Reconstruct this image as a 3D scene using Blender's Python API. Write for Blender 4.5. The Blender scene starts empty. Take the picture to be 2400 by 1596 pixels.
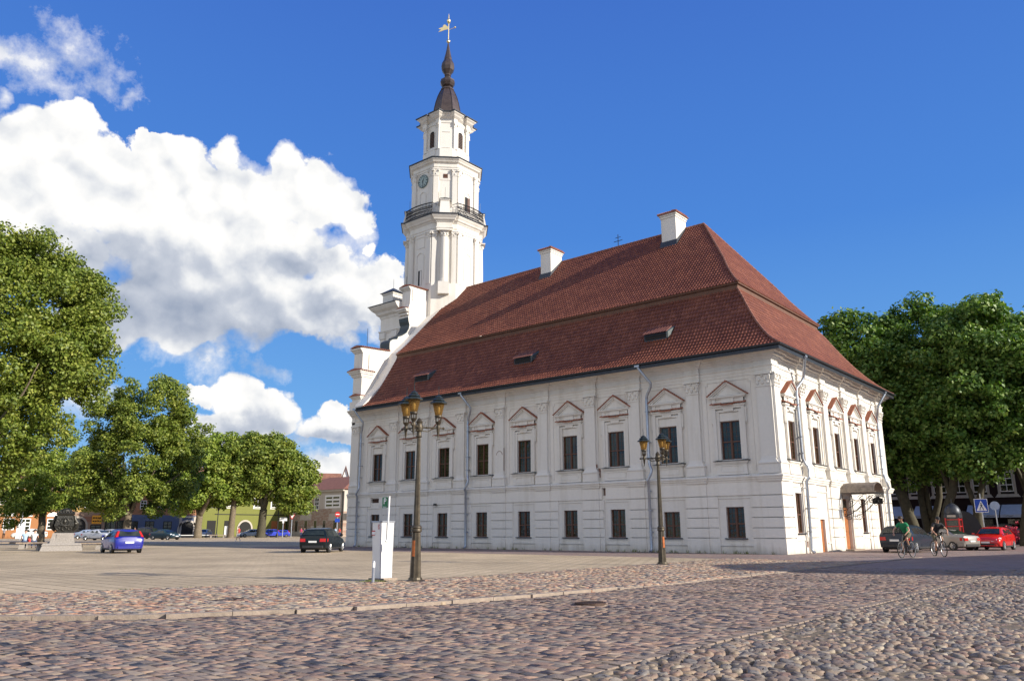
import bpy, bmesh, math, random
import numpy as np
from mathutils import Vector, Matrix
R = math.radians
scene = bpy.context.scene
COL = scene.collection
random.seed(7)

# ------------------------------------------------------------------ camera
CAM = Vector((15.62305, -40.21165, 1.25))
RT = Vector((0.76484674, 0.64420905, -0.00204184)); UP = Vector((0.15379324, -0.1795136, 0.97165967)); FW = Vector((-0.62558541, 0.74348475, 0.23637539))
cd = bpy.data.cameras.new('camera'); cam = bpy.data.objects.new('camera', cd); COL.objects.link(cam)
m = Matrix((RT, UP, -FW)).transposed().to_4x4(); m.translation = CAM; cam.matrix_world = m
cd.sensor_width = 36; cd.lens = 27.335; cd.clip_start = 0.1; cd.clip_end = 6000
scene.camera = cam

def gp(x, y, z=0.0):
    """point of the ground seen at a spot of the survey photograph (2400 wide)"""
    d = RT*((x-1200)/1822.33) + UP*(-(y-798)/1822.33) + FW
    t = (z-CAM.z)/d.z
    return CAM + d*t
def dp(x, y, dist):
    """point at horizontal distance dist along that bearing"""
    d = RT*((x-1200)/1822.33) + UP*(-(y-798)/1822.33) + FW
    return CAM + d*(dist/math.hypot(d.x, d.y))

# ------------------------------------------------------------------ nodes
def newmat(name):
    m = bpy.data.materials.new(name); m.use_nodes = True
    nt = m.node_tree; return m, nt, nt.nodes['Principled BSDF']
def N(nt, t, **k):
    n = nt.nodes.new(t)
    for a, b in k.items():
        if a.startswith('i_'): n.inputs[a[2:].replace('_', ' ')].default_value = b
        else: setattr(n, a, b)
    return n
def L(nt, a, b): nt.links.new(a, b)
def ramp(nt, fac, stops, interp='LINEAR'):
    r = N(nt, 'ShaderNodeValToRGB'); r.color_ramp.interpolation = interp
    e = r.color_ramp.elements
    while len(e) < len(stops): e.new(0.5)
    for i, (p, c) in enumerate(stops):
        e[i].position = p; e[i].color = (c[0], c[1], c[2], 1) if hasattr(c, '__len__') else (c, c, c, 1)
    L(nt, fac, r.inputs[0]); return r
def math_(nt, op, a, b=None, c=None):
    n = N(nt, 'ShaderNodeMath', operation=op)
    for i, v in enumerate((a, b, c)):
        if v is None: continue
        if isinstance(v, (int, float)): n.inputs[i].default_value = v
        else: L(nt, v, n.inputs[i])
    return n.outputs[0]
def mixc(nt, fac, a, b, mode='MIX'):
    n = N(nt, 'ShaderNodeMix', data_type='RGBA', blend_type=mode)
    for i, v in ((0, fac), (6, a), (7, b)):
        if isinstance(v, (int, float)): n.inputs[i].default_value = v
        elif isinstance(v, tuple): n.inputs[i].default_value = (v[0], v[1], v[2], 1)
        else: L(nt, v, n.inputs[i])
    return n.outputs[2]
def noise(nt, scale, detail=4, rough=.55, vec=None, dist=0.0):
    n = N(nt, 'ShaderNodeTexNoise'); n.inputs['Scale'].default_value = scale; n.inputs['Detail'].default_value = detail
    n.inputs['Roughness'].default_value = rough; n.inputs['Distortion'].default_value = dist
    if vec is None: vec = N(nt, 'ShaderNodeTexCoord').outputs['Object']
    L(nt, vec, n.inputs['Vector']); return n.outputs['Fac']
def bump(nt, p, h, strength=.3, dist=.02):
    b = N(nt, 'ShaderNodeBump'); b.inputs['Strength'].default_value = strength; b.inputs['Distance'].default_value = dist
    L(nt, h, b.inputs['Height']); L(nt, b.outputs[0], p.inputs['Normal'])
def simple(name, col, rough=.6, metal=0, var=.15, scale=3.0, spec=.5, bumps=0, coat=0, bscale=30):
    m, nt, p = newmat(name)
    p.inputs['Roughness'].default_value = rough; p.inputs['Metallic'].default_value = metal
    p.inputs['Specular IOR Level'].default_value = spec; p.inputs['Coat Weight'].default_value = coat
    if var:
        n = noise(nt, scale, 5, .6)
        r = ramp(nt, n, [(.25, tuple(c*(1-var) for c in col)), (.75, tuple(min(1, c*(1+var)) for c in col))])
        L(nt, r.outputs[0], p.inputs['Base Color'])
    else: p.inputs['Base Color'].default_value = (*col, 1)
    if bumps: bump(nt, p, noise(nt, bscale, 4, .6), bumps)
    return m

MT = {}
def plaster(name, col, grime=.42):
    m, nt, p = newmat(name)
    tc = N(nt, 'ShaderNodeTexCoord').outputs['Object']
    a = noise(nt, .35, 5, .6, tc); b = noise(nt, 6, 6, .6, tc)
    mp = N(nt, 'ShaderNodeMapping'); mp.inputs['Scale'].default_value = (1.6, 1.6, .12); L(nt, tc, mp.inputs['Vector'])
    c = noise(nt, 1.0, 6, .65, mp.outputs[0])
    ca = ramp(nt, a, [(.3, tuple(x*.93 for x in col)), (.7, col)]).outputs[0]
    ca = mixc(nt, .5, ca, ramp(nt, b, [(.3, tuple(x*.92 for x in col)), (.65, tuple(min(1, x*1.03) for x in col))]).outputs[0])
    st = ramp(nt, c, [(.50, 0), (.76, 1)]).outputs[0]
    ca = mixc(nt, math_(nt, 'MULTIPLY', st, grime), ca, tuple(x*f for x, f in zip(col, (.62, .58, .5))))
    # splash dirt near the ground
    z = N(nt, 'ShaderNodeSeparateXYZ'); L(nt, tc, z.inputs[0])
    zz = math_(nt, 'ADD', z.outputs[2], math_(nt, 'MULTIPLY', math_(nt, 'SUBTRACT', c, .5), -1.2))
    sp = ramp(nt, zz, [(.0, 1), (.45, 0)]).outputs[0]
    ca = mixc(nt, math_(nt, 'MULTIPLY', sp, .55), ca, tuple(x*f for x, f in zip(col, (.5, .46, .4))))
    L(nt, ca, p.inputs['Base Color']); p.inputs['Roughness'].default_value = .85; p.inputs['Specular IOR Level'].default_value = .2
    bump(nt, p, math_(nt, 'ADD', noise(nt, 25, 5, .6, tc), math_(nt, 'MULTIPLY', a, 2)), .25, .015)
    return m
MT['plaster'] = plaster('white_limewash', (.78, .735, .665))
MT['trim'] = plaster('trim_limewash', (.745, .705, .64), .5)
MT['tile_small'] = simple('terracotta', (.32, .12, .07), .75, var=.3, scale=8, bumps=.4)
MT['zinc'] = simple('zinc_sheet', (.42, .45, .50), .38, .75, var=.15, scale=5)
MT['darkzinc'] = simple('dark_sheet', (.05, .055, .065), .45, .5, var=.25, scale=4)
MT['greensheet'] = simple('verdigris_sheet', (.07, .085, .085), .5, .3, var=.3, scale=5)
MT['wood'] = simple('red_brown_frame', (.105, .042, .022), .5, var=.2, scale=10)
MT['door'] = simple('orange_brown_door', (.36, .13, .04), .5, var=.25, scale=6, bumps=.2)
MT['iron'] = simple('wrought_iron', (.025, .025, .027), .45, .6, var=.2)
MT['gold'] = simple('gilt_metal', (.75, .62, .35), .3, .9, var=.1)
MT['spire'] = simple('brown_copper_sheet', (.075, .055, .05), .42, .35, var=.35, scale=2.5, bumps=.15, bscale=6)
MT['dark'] = simple('dark_void', (.012, .011, .01), .8, var=0)
MT['brick'] = None
def brickmat(name, c1, c2, mortar, sc=1, rot=None, w=.25, h=.075):
    m, nt, p = newmat(name)
    tc = N(nt, 'ShaderNodeTexCoord').outputs['Object']
    mp = N(nt, 'ShaderNodeMapping'); mp.inputs['Rotation'].default_value = rot or (R(90), 0, 0); L(nt, tc, mp.inputs['Vector'])
    b = N(nt, 'ShaderNodeTexBrick'); L(nt, mp.outputs[0], b.inputs['Vector'])
    b.inputs['Color1'].default_value = (*c1, 1); b.inputs['Color2'].default_value = (*c2, 1); b.inputs['Mortar'].default_value = (*mortar, 1)
    b.inputs['Scale'].default_value = sc; b.inputs['Brick Width'].default_value = w; b.inputs['Row Height'].default_value = h
    b.inputs['Mortar Size'].default_value = .008
    c = mixc(nt, .35, b.outputs[0], ramp(nt, noise(nt, 4, 5, .7, tc), [(.3, .05), (.7, .5)]).outputs[0], 'OVERLAY')
    L(nt, c, p.inputs['Base Color']); p.inputs['Roughness'].default_value = .9
    bump(nt, p, b.outputs[1], -.4, .01)
    return m
MT['brick'] = brickmat('old_red_brick', (.28, .1, .055), (.18, .07, .045), (.35, .3, .25))

def glassmat(name, tint=(.02, .025, .02), rough=.06):
    m, nt, p = newmat(name)
    n = noise(nt, 1.3, 3, .5); oi = N(nt, 'ShaderNodeObjectInfo'); c_ = ramp(nt, n, [(.35, tuple(t*.5 for t in tint)), (.65, tuple(t*1.6 for t in tint))]).outputs[0]
    L(nt, mixc(nt, 1, c_, ramp(nt, oi.outputs['Random'], [(0, (.5, .5, .5)), (.4, (1, 1.2, .9)), (.8, (1.5, 1.5, 1.0)), (1, (2.4, 2.0, 1.3))]).outputs[0], 'MULTIPLY'), p.inputs['Base Color'])
    p.inputs['Roughness'].default_value = rough; p.inputs['Specular IOR Level'].default_value = .6
    bump(nt, p, noise(nt, 5, 2, .5), .12, .05)
    return m
MT['glass'] = glassmat('window_glass', (.018, .019, .012))
MT['carglass'] = glassmat('car_glass', (.015, .02, .024), .04)

def tilemat():
    m, nt, p = newmat('roof_pantiles')
    uv = N(nt, 'ShaderNodeUVMap').outputs[0]
    s = N(nt, 'ShaderNodeSeparateXYZ'); L(nt, uv, s.inputs[0])
    cx = math_(nt, 'FLOOR', s.outputs[0]); cy = math_(nt, 'FLOOR', s.outputs[1])
    cmb = N(nt, 'ShaderNodeCombineXYZ'); L(nt, cx, cmb.inputs[0]); L(nt, cy, cmb.inputs[1])
    wn = N(nt, 'ShaderNodeTexWhiteNoise', noise_dimensions='2D'); L(nt, cmb.outputs[0], wn.inputs['Vector'])
    tc = N(nt, 'ShaderNodeTexCoord').outputs['Object']
    base = ramp(nt, wn.outputs[0], [(0, (.165, .058, .036)), (.3, (.195, .068, .040)), (.8, (.225, .08, .045)), (1, (.27, .10, .058))]).outputs[0]
    big = ramp(nt, noise(nt, .5, 6, .7, tc), [(.3, (.78, .74, .72)), (.7, (1.08, 1.08, 1.08))]).outputs[0]
    c = mixc(nt, 1, base, big, 'MULTIPLY')
    L(nt, c, p.inputs['Base Color']); p.inputs['Roughness'].default_value = .6; p.inputs['Specular IOR Level'].default_value = .3
    bump(nt, p, noise(nt, 20, 4, .6, tc), .2, .01)
    return m
MT['tiles'] = tilemat()

def paint(name, col, rough=.25, metal=.0):
    m, nt, p = newmat(name)
    p.inputs['Base Color'].default_value = (*col, 1); p.inputs['Roughness'].default_value = rough
    p.inputs['Metallic'].default_value = metal; p.inputs['Coat Weight'].default_value = .6 if max(col) > .2 else .15; p.inputs['Specular IOR Level'].default_value = .5 if max(col) > .2 else .3; p.inputs['Coat Roughness'].default_value = .08
    n = noise(nt, 2.5, 5, .6)
    L(nt, ramp(nt, n, [(.3, rough), (.8, rough+.2)]).outputs[0], p.inputs['Roughness'])
    return m

# ------------------------------------------------------------------ mesh builder
class MB:
    def __init__(s, T=None): s.v = []; s.f = []; s.m = []; s.T = T
    def add(s, vs, fs, m=0):
        b = len(s.v)
        s.v += [tuple(s.T(p)) for p in vs] if s.T else [tuple(p) for p in vs]
        s.f += [tuple(b+i for i in f) for f in fs]; s.m += [m]*len(fs); return s
    def hexa(s, b, t, m=0):
        return s.add(list(b)+list(t), [(0,3,2,1), (4,5,6,7), (0,1,5,4), (1,2,6,5), (2,3,7,6), (3,0,4,7)], m)
    def box(s, a, b, m=0):
        x0, y0, z0 = a; x1, y1, z1 = b
        return s.hexa([(x0,y0,z0),(x1,y0,z0),(x1,y1,z0),(x0,y1,z0)], [(x0,y0,z1),(x1,y0,z1),(x1,y1,z1),(x0,y1,z1)], m)
    def cbox(s, c, d, m=0): return s.box([c[i]-d[i]/2 for i in range(3)], [c[i]+d[i]/2 for i in range(3)], m)
    def taper(s, c, d0, d1, z0, z1, m=0):
        x, y = c; a, b = d0[0]/2, d0[1]/2; e, f = d1[0]/2, d1[1]/2
        return s.hexa([(x-a,y-b,z0),(x+a,y-b,z0),(x+a,y+b,z0),(x-a,y+b,z0)], [(x-e,y-f,z1),(x+e,y-f,z1),(x+e,y+f,z1),(x-e,y+f,z1)], m)
    def prism(s, poly, lo, hi, axis, m=0):
        """extrude 2d polygon; axis = index of the extrusion axis, the polygon fills the other two in order"""
        n = len(poly)
        def pt(a, b, h):
            q = [a, b]; q.insert(axis, h); return tuple(q)
        vs = [pt(a, b, lo) for a, b in poly]+[pt(a, b, hi) for a, b in poly]
        return s.add(vs, [tuple(range(n))[::-1], tuple(range(n, 2*n))]+[(i, (i+1) % n, n+(i+1) % n, n+i) for i in range(n)], m)
    def lathe(s, prof, c=(0,0,0), n=20, rot=0, m=0, cap=True, axis=2, arc=None):
        vs = []; k = len(prof)
        for r, z in prof:
            for i in range(n):
                a = rot+2*math.pi*i/n; q = [r*math.cos(a), r*math.sin(a)]; q.insert(axis, z)
                vs.append((q[0]+c[0], q[1]+c[1], q[2]+c[2]))
        fs = [(j*n+i, j*n+(i+1) % n, (j+1)*n+(i+1) % n, (j+1)*n+i) for j in range(k-1) for i in range(n)]
        if cap: fs += [tuple(range(n))[::-1], tuple(range((k-1)*n, k*n))]
        return s.add(vs, fs, m)
    def tube(s, pts, r, n=8, m=0, closed=False):
        pts = [Vector(p) for p in pts]; K = len(pts)
        if isinstance(r, (int, float)): r = [r]*K
        vs = []; ref = None
        for i, p in enumerate(pts):
            if closed: t = pts[(i+1) % K]-pts[i-1]
            else: t = (pts[min(i+1, K-1)]-pts[max(i-1, 0)])
            t.normalize()
            if ref is None: ref = t.orthogonal().normalized()
            u = (ref - t*ref.dot(t))
            u = u.normalized() if u.length > 1e-5 else t.orthogonal().normalized()
            ref = u; w = t.cross(u)
            for j in range(n):
                a = 2*math.pi*j/n; vs.append(tuple(p+(u*math.cos(a)+w*math.sin(a))*r[i]))
        fs = [(i*n+j, i*n+(j+1) % n, ((i+1) % K)*n+(j+1) % n, ((i+1) % K)*n+j) for i in range(K if closed else K-1) for j in range(n)]
        if not closed: fs += [tuple(range(n))[::-1], tuple(range((K-1)*n, K*n))]
        return s.add(vs, fs, m)
    def ball(s, c, r, m=0, n=10, k=6):
        r3 = r if hasattr(r, '__len__') else (r, r, r)
        prof = [(math.sin(math.pi*(j+.0001)/k), -math.cos(math.pi*j/k)) for j in range(k+1)]
        vs = []
        for a, z in prof:
            for i in range(n):
                t = 2*math.pi*i/n; vs.append((c[0]+a*math.cos(t)*r3[0], c[1]+a*math.sin(t)*r3[1], c[2]+z*r3[2]))
        return s.add(vs, [(j*n+i, j*n+(i+1) % n, (j+1)*n+(i+1) % n, (j+1)*n+i) for j in range(k) for i in range(n)], m)
    def sweep(s, path, prof, z0=0, m=0, closed=False):
        """path: plan polyline (outside on its right hand side), prof: closed polygon of (out, z)"""
        n = len(path); out = []
        for i in range(n):
            p = Vector(path[i])
            e = []
            if closed or i > 0: e.append((p-Vector(path[i-1])).normalized())
            if closed or i < n-1: e.append((Vector(path[(i+1) % n])-p).normalized())
            ns = [Vector((d.y, -d.x)) for d in e]
            if len(ns) == 1: o = ns[0]
            else: o = (ns[0]+ns[1])/(1+max(-.6, ns[0].dot(ns[1])))
            out.append((p, o))
        k = len(prof); vs = [(p.x+o.x*a, p.y+o.y*a, z0+z) for p, o in out for a, z in prof]
        fs = [(i*k+j, i*k+(j+1) % k, ((i+1) % n)*k+(j+1) % k, ((i+1) % n)*k+j) for i in range(n if closed else n-1) for j in range(k)]
        if not closed: fs += [tuple(range(k))[::-1], tuple(range((n-1)*k, n*k))]
        return s.add(vs, fs, m)
    def wall(s, u0, u1, z0, z1, o, holes, depth, m=0, mr=None):
        """facade-frame wall (u, z, o) with rectangular openings and their reveals"""
        us = sorted({u0, u1, *[h[0] for h in holes], *[h[1] for h in holes]}); zs = sorted({z0, z1, *[h[2] for h in holes], *[h[3] for h in holes]})
        for a, b in zip(us, us[1:]):
            for c, d in zip(zs, zs[1:]):
                mu, mz = (a+b)/2, (c+d)/2
                if any(h[0] < mu < h[1] and h[2] < mz < h[3] for h in holes): continue
                s.add([(a, c, o), (b, c, o), (b, d, o), (a, d, o)], [(0, 1, 2, 3)], m)
        for h in holes:
            a, b, c, d = h[:4]; q = o-depth
            s.add([(a,c,o),(b,c,o),(b,d,o),(a,d,o),(a,c,q),(b,c,q),(b,d,q),(a,d,q)], [(0,4,5,1), (1,5,6,2), (2,6,7,3), (3,7,4,0)], m if mr is None else mr)
    def build(s, name, mats, parent=None, smooth=False, fix=True, loc=None):
        me = bpy.data.meshes.new(name); me.from_pydata(s.v, [], s.f)
        if not isinstance(mats, (list, tuple)): mats = [mats]
        for q in mats: me.materials.append(MT[q] if isinstance(q, str) else q)
        if len(mats) > 1: me.polygons.foreach_set('material_index', s.m)
        if fix:
            bm = bmesh.new(); bm.from_mesh(me); bmesh.ops.recalc_face_normals(bm, faces=bm.faces); bm.to_mesh(me); bm.free()
        if smooth:
            me.polygons.foreach_set('use_smooth', [True]*len(me.polygons))
            if smooth != 'all':
                try: me.set_sharp_from_angle(angle=R(40))
                except Exception: pass
        me.update()
        o = bpy.data.objects.new(name, me); COL.objects.link(o)
        if loc is not None: o.location = loc
        if parent is not None: o.parent = parent
        return o
def tag(o, label=None, cat=None, group=None, kind=None):
    for k, v in (('label', label), ('category', cat), ('group', group), ('kind', kind)):
        if v: o[k] = v
    return o
def thing(name, label, cat, loc=(0, 0, 0), rz=0, group=None):
    o = bpy.data.objects.new(name, None); COL.objects.link(o); o.empty_display_size = .3
    o.location = loc; o.rotation_euler = (0, 0, rz); return tag(o, label, cat, group)
def copy_tree(o, parent=None):
    kids = list(o.children); c = o.copy(); COL.objects.link(c); c.parent = parent
    for k in kids: copy_tree(k, c)
    return c

# ------------------------------------------------------------------ light
SUN_EL = 23.5
sd = Vector((-math.cos(R(15.5)), -math.sin(R(15.5)), 0))   # where shadows fall
sdir = Vector((sd.x*math.cos(R(SUN_EL)), sd.y*math.cos(R(SUN_EL)), -math.sin(R(SUN_EL))))
sl = bpy.data.lights.new('sun', 'SUN'); sl.energy = 5.0; sl.angle = R(.53); sl.color = (1, .93, .82)
so = bpy.data.objects.new('sun', sl); COL.objects.link(so)
so.rotation_euler = sdir.to_track_quat('-Z', 'Y').to_euler(); so.location = (30, 0, 60)

w = bpy.data.worlds.new('World'); scene.world = w; w.use_nodes = True
nt = w.node_tree; nt.nodes.clear()
outw = N(nt, 'ShaderNodeOutputWorld'); bg = N(nt, 'ShaderNodeBackground'); L(nt, bg.outputs[0], outw.inputs[0])
sky = N(nt, 'ShaderNodeTexSky', sky_type='NISHITA'); sky.sun_disc = False
sky.sun_elevation = R(SUN_EL); sky.sun_rotation = math.atan2(-sdir.x, -sdir.y); sky.air_density = 1.0; sky.dust_density = .3; sky.ozone_density = 2.0
sky.altitude = 50
tcw = N(nt, 'ShaderNodeTexCoord').outputs['Generated']
nrm = N(nt, 'ShaderNodeVectorMath', operation='NORMALIZE'); L(nt, tcw, nrm.inputs[0])
BLOBS = {
'MAIN': [(-72, 17.5, 4.0, 3.0), (-74.2, 22.4, 4.6, 4.1), (-72.6, 24.9, 3.1, 2.0), (-68.1, 21.8, 6.0, 3.7), (-69.1, 23.5, 2.7, 1.7), (-65.6, 24.2, 3.7, 2.3), (-66.8, 25.4, 1.2, 1.0), (-64.5, 25.4, 1.4, 1.2), (-62.1, 25.4, 1.5, 1.5), (-60.5, 22.9, 5.3, 2.8), (-62.2, 19.4, 11.4, 4.9), (-56.1, 23.5, 3.9, 3.1), (-57.4, 25.4, 1.7, 1.6), (-55.3, 25.2, 2.1, 1.9), (-53.4, 23.5, 2.3, 2.1), (-52.2, 23.8, 1.4, 1.1), (-51.9, 21.7, 1.4, 1.3), (-63.8, 14.8, 8.3, 3.9), (-56.4, 15.3, 7.3, 2.8), (-52.8, 16.8, 3.4, 3.0), (-50.3, 16.5, 2.5, 2.9), (-53.6, 19.0, 2.0, 1.3), (-68.8, 13.2, 3.7, 2.2), (-74.2, 18.3, 3.4, 3.7), (-49.2, 18.3, 1.2, 1.1), (-50.7, 19.6, 0.7, 0.5),
 (-58.6, 8.3, 3.0, 2.2), (-60.6, 6.9, 2.4, 1.6), (-57.0, 7.6, 1.6, 1.7), (-53.3, 6.9, 2.8, 1.5), (-59.5, 5.0, 2.6, 1.2), (-53.5, 3.2, 1.6, 1.0), (-53.2, 8.1, 1.1, 0.8), (-53.4, 4.0, 1.4, 0.9), (-61.3, 9.2, 1.2, 0.8),
  (-100, 17, 16, 7), (-145, 30, 42, 22), (150, 32, 50, 24), (75, 24, 26, 14)],  # unseen clouds outside the view, added to whiten skylight on the facade
'THIN': [(-76.5, 28.9, 3.4, 1.6), (-73.2, 30.0, 2.4, 1.6), (-70.6, 28.7, 2.9, 1.7), (-73.6, 27.6, 3.2, 1.5), (-68.0, 28.0, 1.2, 0.9), (-58.1, 11.4, 2.6, 1.4), (-61.7, 10.7, 3.4, 1.4), (-69.3, 8.4, 2.6, 1.4), (-64.3, 11.6, 6.0, 1.8), (-54, 4.2, 3, 1.2), (-57, 6, 4, 1.3), (-50, 18.5, 2, .9)],
'DARK': [(-67.3, 16.7, 5.1, 1.8), (-63.8, 14.4, 7.8, 2.5), (-58.0, 13.2, 7.2, 1.7), (-68.8, 13.6, 2.9, 2.6), (-56.6, 18.5, 2.9, 1.1), (-70.6, 16.8, 2.7, 1.3), (-53.8, 15.0, 3.1, 1.1), (-54.0, 6.1, 2.4, 0.7), (-58.8, 7.1, 2.4, 0.9), (-95, 14, 12, 3), (-120, 21, 14, 3)]}
def field(nt, az, el, blobs, k=.25):
    acc = None
    for (a, e, ra, re) in blobs:
        dx = math_(nt, 'MULTIPLY', math_(nt, 'SUBTRACT', az, a), 1/ra); dy = math_(nt, 'MULTIPLY', math_(nt, 'SUBTRACT', el, e), 1/re)
        d = math_(nt, 'SQRT', math_(nt, 'MULTIPLY_ADD', dx, dx, math_(nt, 'MULTIPLY', dy, dy)))
        v = math_(nt, 'SUBTRACT', 1.0, d)
        acc = v if acc is None else math_(nt, 'SMOOTH_MAX', acc, v, k)
    return acc
s3 = N(nt, 'ShaderNodeSeparateXYZ'); L(nt, nrm.outputs[0], s3.inputs[0])
az = math_(nt, 'MULTIPLY', math_(nt, 'ARCTAN2', s3.outputs[0], s3.outputs[1]), 180/math.pi)
el = math_(nt, 'MULTIPLY', math_(nt, 'ARCSINE', s3.outputs[2]), 180/math.pi)
def cnoise(sc, det, ro, off=(0, 0, 0), dist=0):
    mp = N(nt, 'ShaderNodeMapping'); mp.inputs['Location'].default_value = off; L(nt, nrm.outputs[0], mp.inputs['Vector'])
    return noise(nt, sc, det, ro, mp.outputs[0], dist)
def vor(sc, off=(0, 0, 0)):
    mp = N(nt, 'ShaderNodeMapping'); mp.inputs['Location'].default_value = off; L(nt, nrm.outputs[0], mp.inputs['Vector'])
    wv = N(nt, 'ShaderNodeVectorMath', operation='ADD'); L(nt, mp.outputs[0], wv.inputs[0])
    nn = N(nt, 'ShaderNodeTexNoise'); nn.inputs['Scale'].default_value = 26; nn.inputs['Detail'].default_value = 3; L(nt, mp.outputs[0], nn.inputs['Vector'])
    sc2 = N(nt, 'ShaderNodeVectorMath', operation='SCALE'); sc2.inputs['Scale'].default_value = .03; L(nt, nn.outputs['Color'], sc2.inputs[0]); L(nt, sc2.outputs[0], wv.inputs[1])
    v = N(nt, 'ShaderNodeTexVoronoi', feature='F1'); v.inputs['Scale'].default_value = sc; v.inputs['Detail'].default_value = 1.0
    L(nt, wv.outputs[0], v.inputs['Vector']); return math_(nt, 'SUBTRACT', .5, v.outputs['Distance'])
nb = math_(nt, 'SUBTRACT', cnoise(10, 10, .60), .5)
bl = vor(20)
edge = math_(nt, 'ADD', math_(nt, 'MULTIPLY', nb, 1.0), math_(nt, 'MULTIPLY_ADD', bl, .55, .12))
wn1 = N(nt, 'ShaderNodeTexNoise'); wn1.inputs['Scale'].default_value = 9; wn1.inputs['Detail'].default_value = 7; wn1.inputs['Roughness'].default_value = .62; L(nt, nrm.outputs[0], wn1.inputs['Vector'])
wsp = N(nt, 'ShaderNodeSeparateColor'); L(nt, wn1.outputs['Color'], wsp.inputs[0])
azw = math_(nt, 'MULTIPLY_ADD', math_(nt, 'SUBTRACT', wsp.outputs[0], .5), 6.5, az); elw = math_(nt, 'MULTIPLY_ADD', math_(nt, 'SUBTRACT', wsp.outputs[1], .5), 5.0, el)
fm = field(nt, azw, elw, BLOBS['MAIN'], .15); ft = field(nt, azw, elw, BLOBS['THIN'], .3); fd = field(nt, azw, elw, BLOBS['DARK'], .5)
fm = math_(nt, 'ADD', fm, math_(nt, 'MULTIPLY', math_(nt, 'MAXIMUM', math_(nt, 'SUBTRACT', fm, .3), 0), 2.0))
dm = math_(nt, 'ADD', fm, edge)
soft = ramp(nt, cnoise(5, 2, .5, (7, 2, 5)), [(.40, .09), (.62, .38)]).outputs[0]
mask = math_(nt, 'SMOOTH_MIN', math_(nt, 'DIVIDE', math_(nt, 'MAXIMUM', math_(nt, 'SUBTRACT', dm, .03), 0), soft), 1.0, .12)
mask = math_(nt, 'MINIMUM', math_(nt, 'MAXIMUM', mask, 0), 1)
dt = math_(nt, 'ADD', ft, math_(nt, 'MULTIPLY', math_(nt, 'SUBTRACT', cnoise(19, 9, .66, (3, 1, 2)), .55), 3.6))
mt = ramp(nt, dt, [(.0, 0), (.7, .5), (1, .85)]).outputs[0]
cov = math_(nt, 'MAXIMUM', mask, mt)
# relief: the same billows sampled a little towards the sun
SO = (-.008, -.006, -.016)
nb2 = math_(nt, 'SUBTRACT', cnoise(10, 9, .60, SO), .5)
rel = math_(nt, 'SUBTRACT', math_(nt, 'ADD', math_(nt, 'MULTIPLY', nb, 1.3), math_(nt, 'MULTIPLY', bl, .75)), math_(nt, 'ADD', math_(nt, 'MULTIPLY', nb2, 1.3), math_(nt, 'MULTIPLY', vor(20, SO), .75)))
remap = math_(nt, 'MULTIPLY_ADD', math_(nt, 'ADD', math_(nt, 'MULTIPLY', math_(nt, 'SUBTRACT', cnoise(7, 5, .5), .5), .9), fd), .50, .50)
sh = math_(nt, 'MULTIPLY', ramp(nt, remap, [(.12, 0), (.5, .40), (.95, 1)]).outputs[0], .72)
sh = math_(nt, 'SUBTRACT', math_(nt, 'ADD', sh, .05), math_(nt, 'MULTIPLY', rel, .62))
sh = math_(nt, 'MINIMUM', math_(nt, 'MAXIMUM', sh, 0), 1)
ccol = ramp(nt, sh, [(0, (1.0, .985, .96)), (.18, (.85, .86, .87)), (.45, (.56, .60, .68)), (1, (.28, .34, .46))]).outputs[0]
ccs = N(nt, 'ShaderNodeVectorMath', operation='SCALE'); ccs.inputs['Scale'].default_value = 7.9; L(nt, ccol, ccs.inputs[0])
eln = math_(nt, 'MULTIPLY', el, 1/60.0)
grad = ramp(nt, eln, [(0, (2.3, 4.1, 6.3)), (.125, (1.05, 3.0, 6.2)), (.35, (.50, 1.85, 5.5)), (.62, (.38, 1.28, 4.7)), (1, (.33, 1.05, 4.0))]).outputs[0]
skc = mixc(nt, .9, sky.outputs[0], grad)
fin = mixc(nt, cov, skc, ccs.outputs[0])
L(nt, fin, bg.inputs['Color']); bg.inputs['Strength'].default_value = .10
w.cycles.sampling_method = 'MANUAL'; w.cycles.sample_map_resolution = 512
scene.view_settings.view_transform = 'Standard'; scene.view_settings.look = 'None'; scene.view_settings.exposure = 0.42; scene.view_settings.gamma = 1
scene.render.engine = 'CYCLES'
scene.cycles.max_bounces = 6; scene.cycles.diffuse_bounces = 3; scene.cycles.glossy_bounces = 3; scene.cycles.transmission_bounces = 4; scene.cycles.transparent_max_bounces = 8
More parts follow.
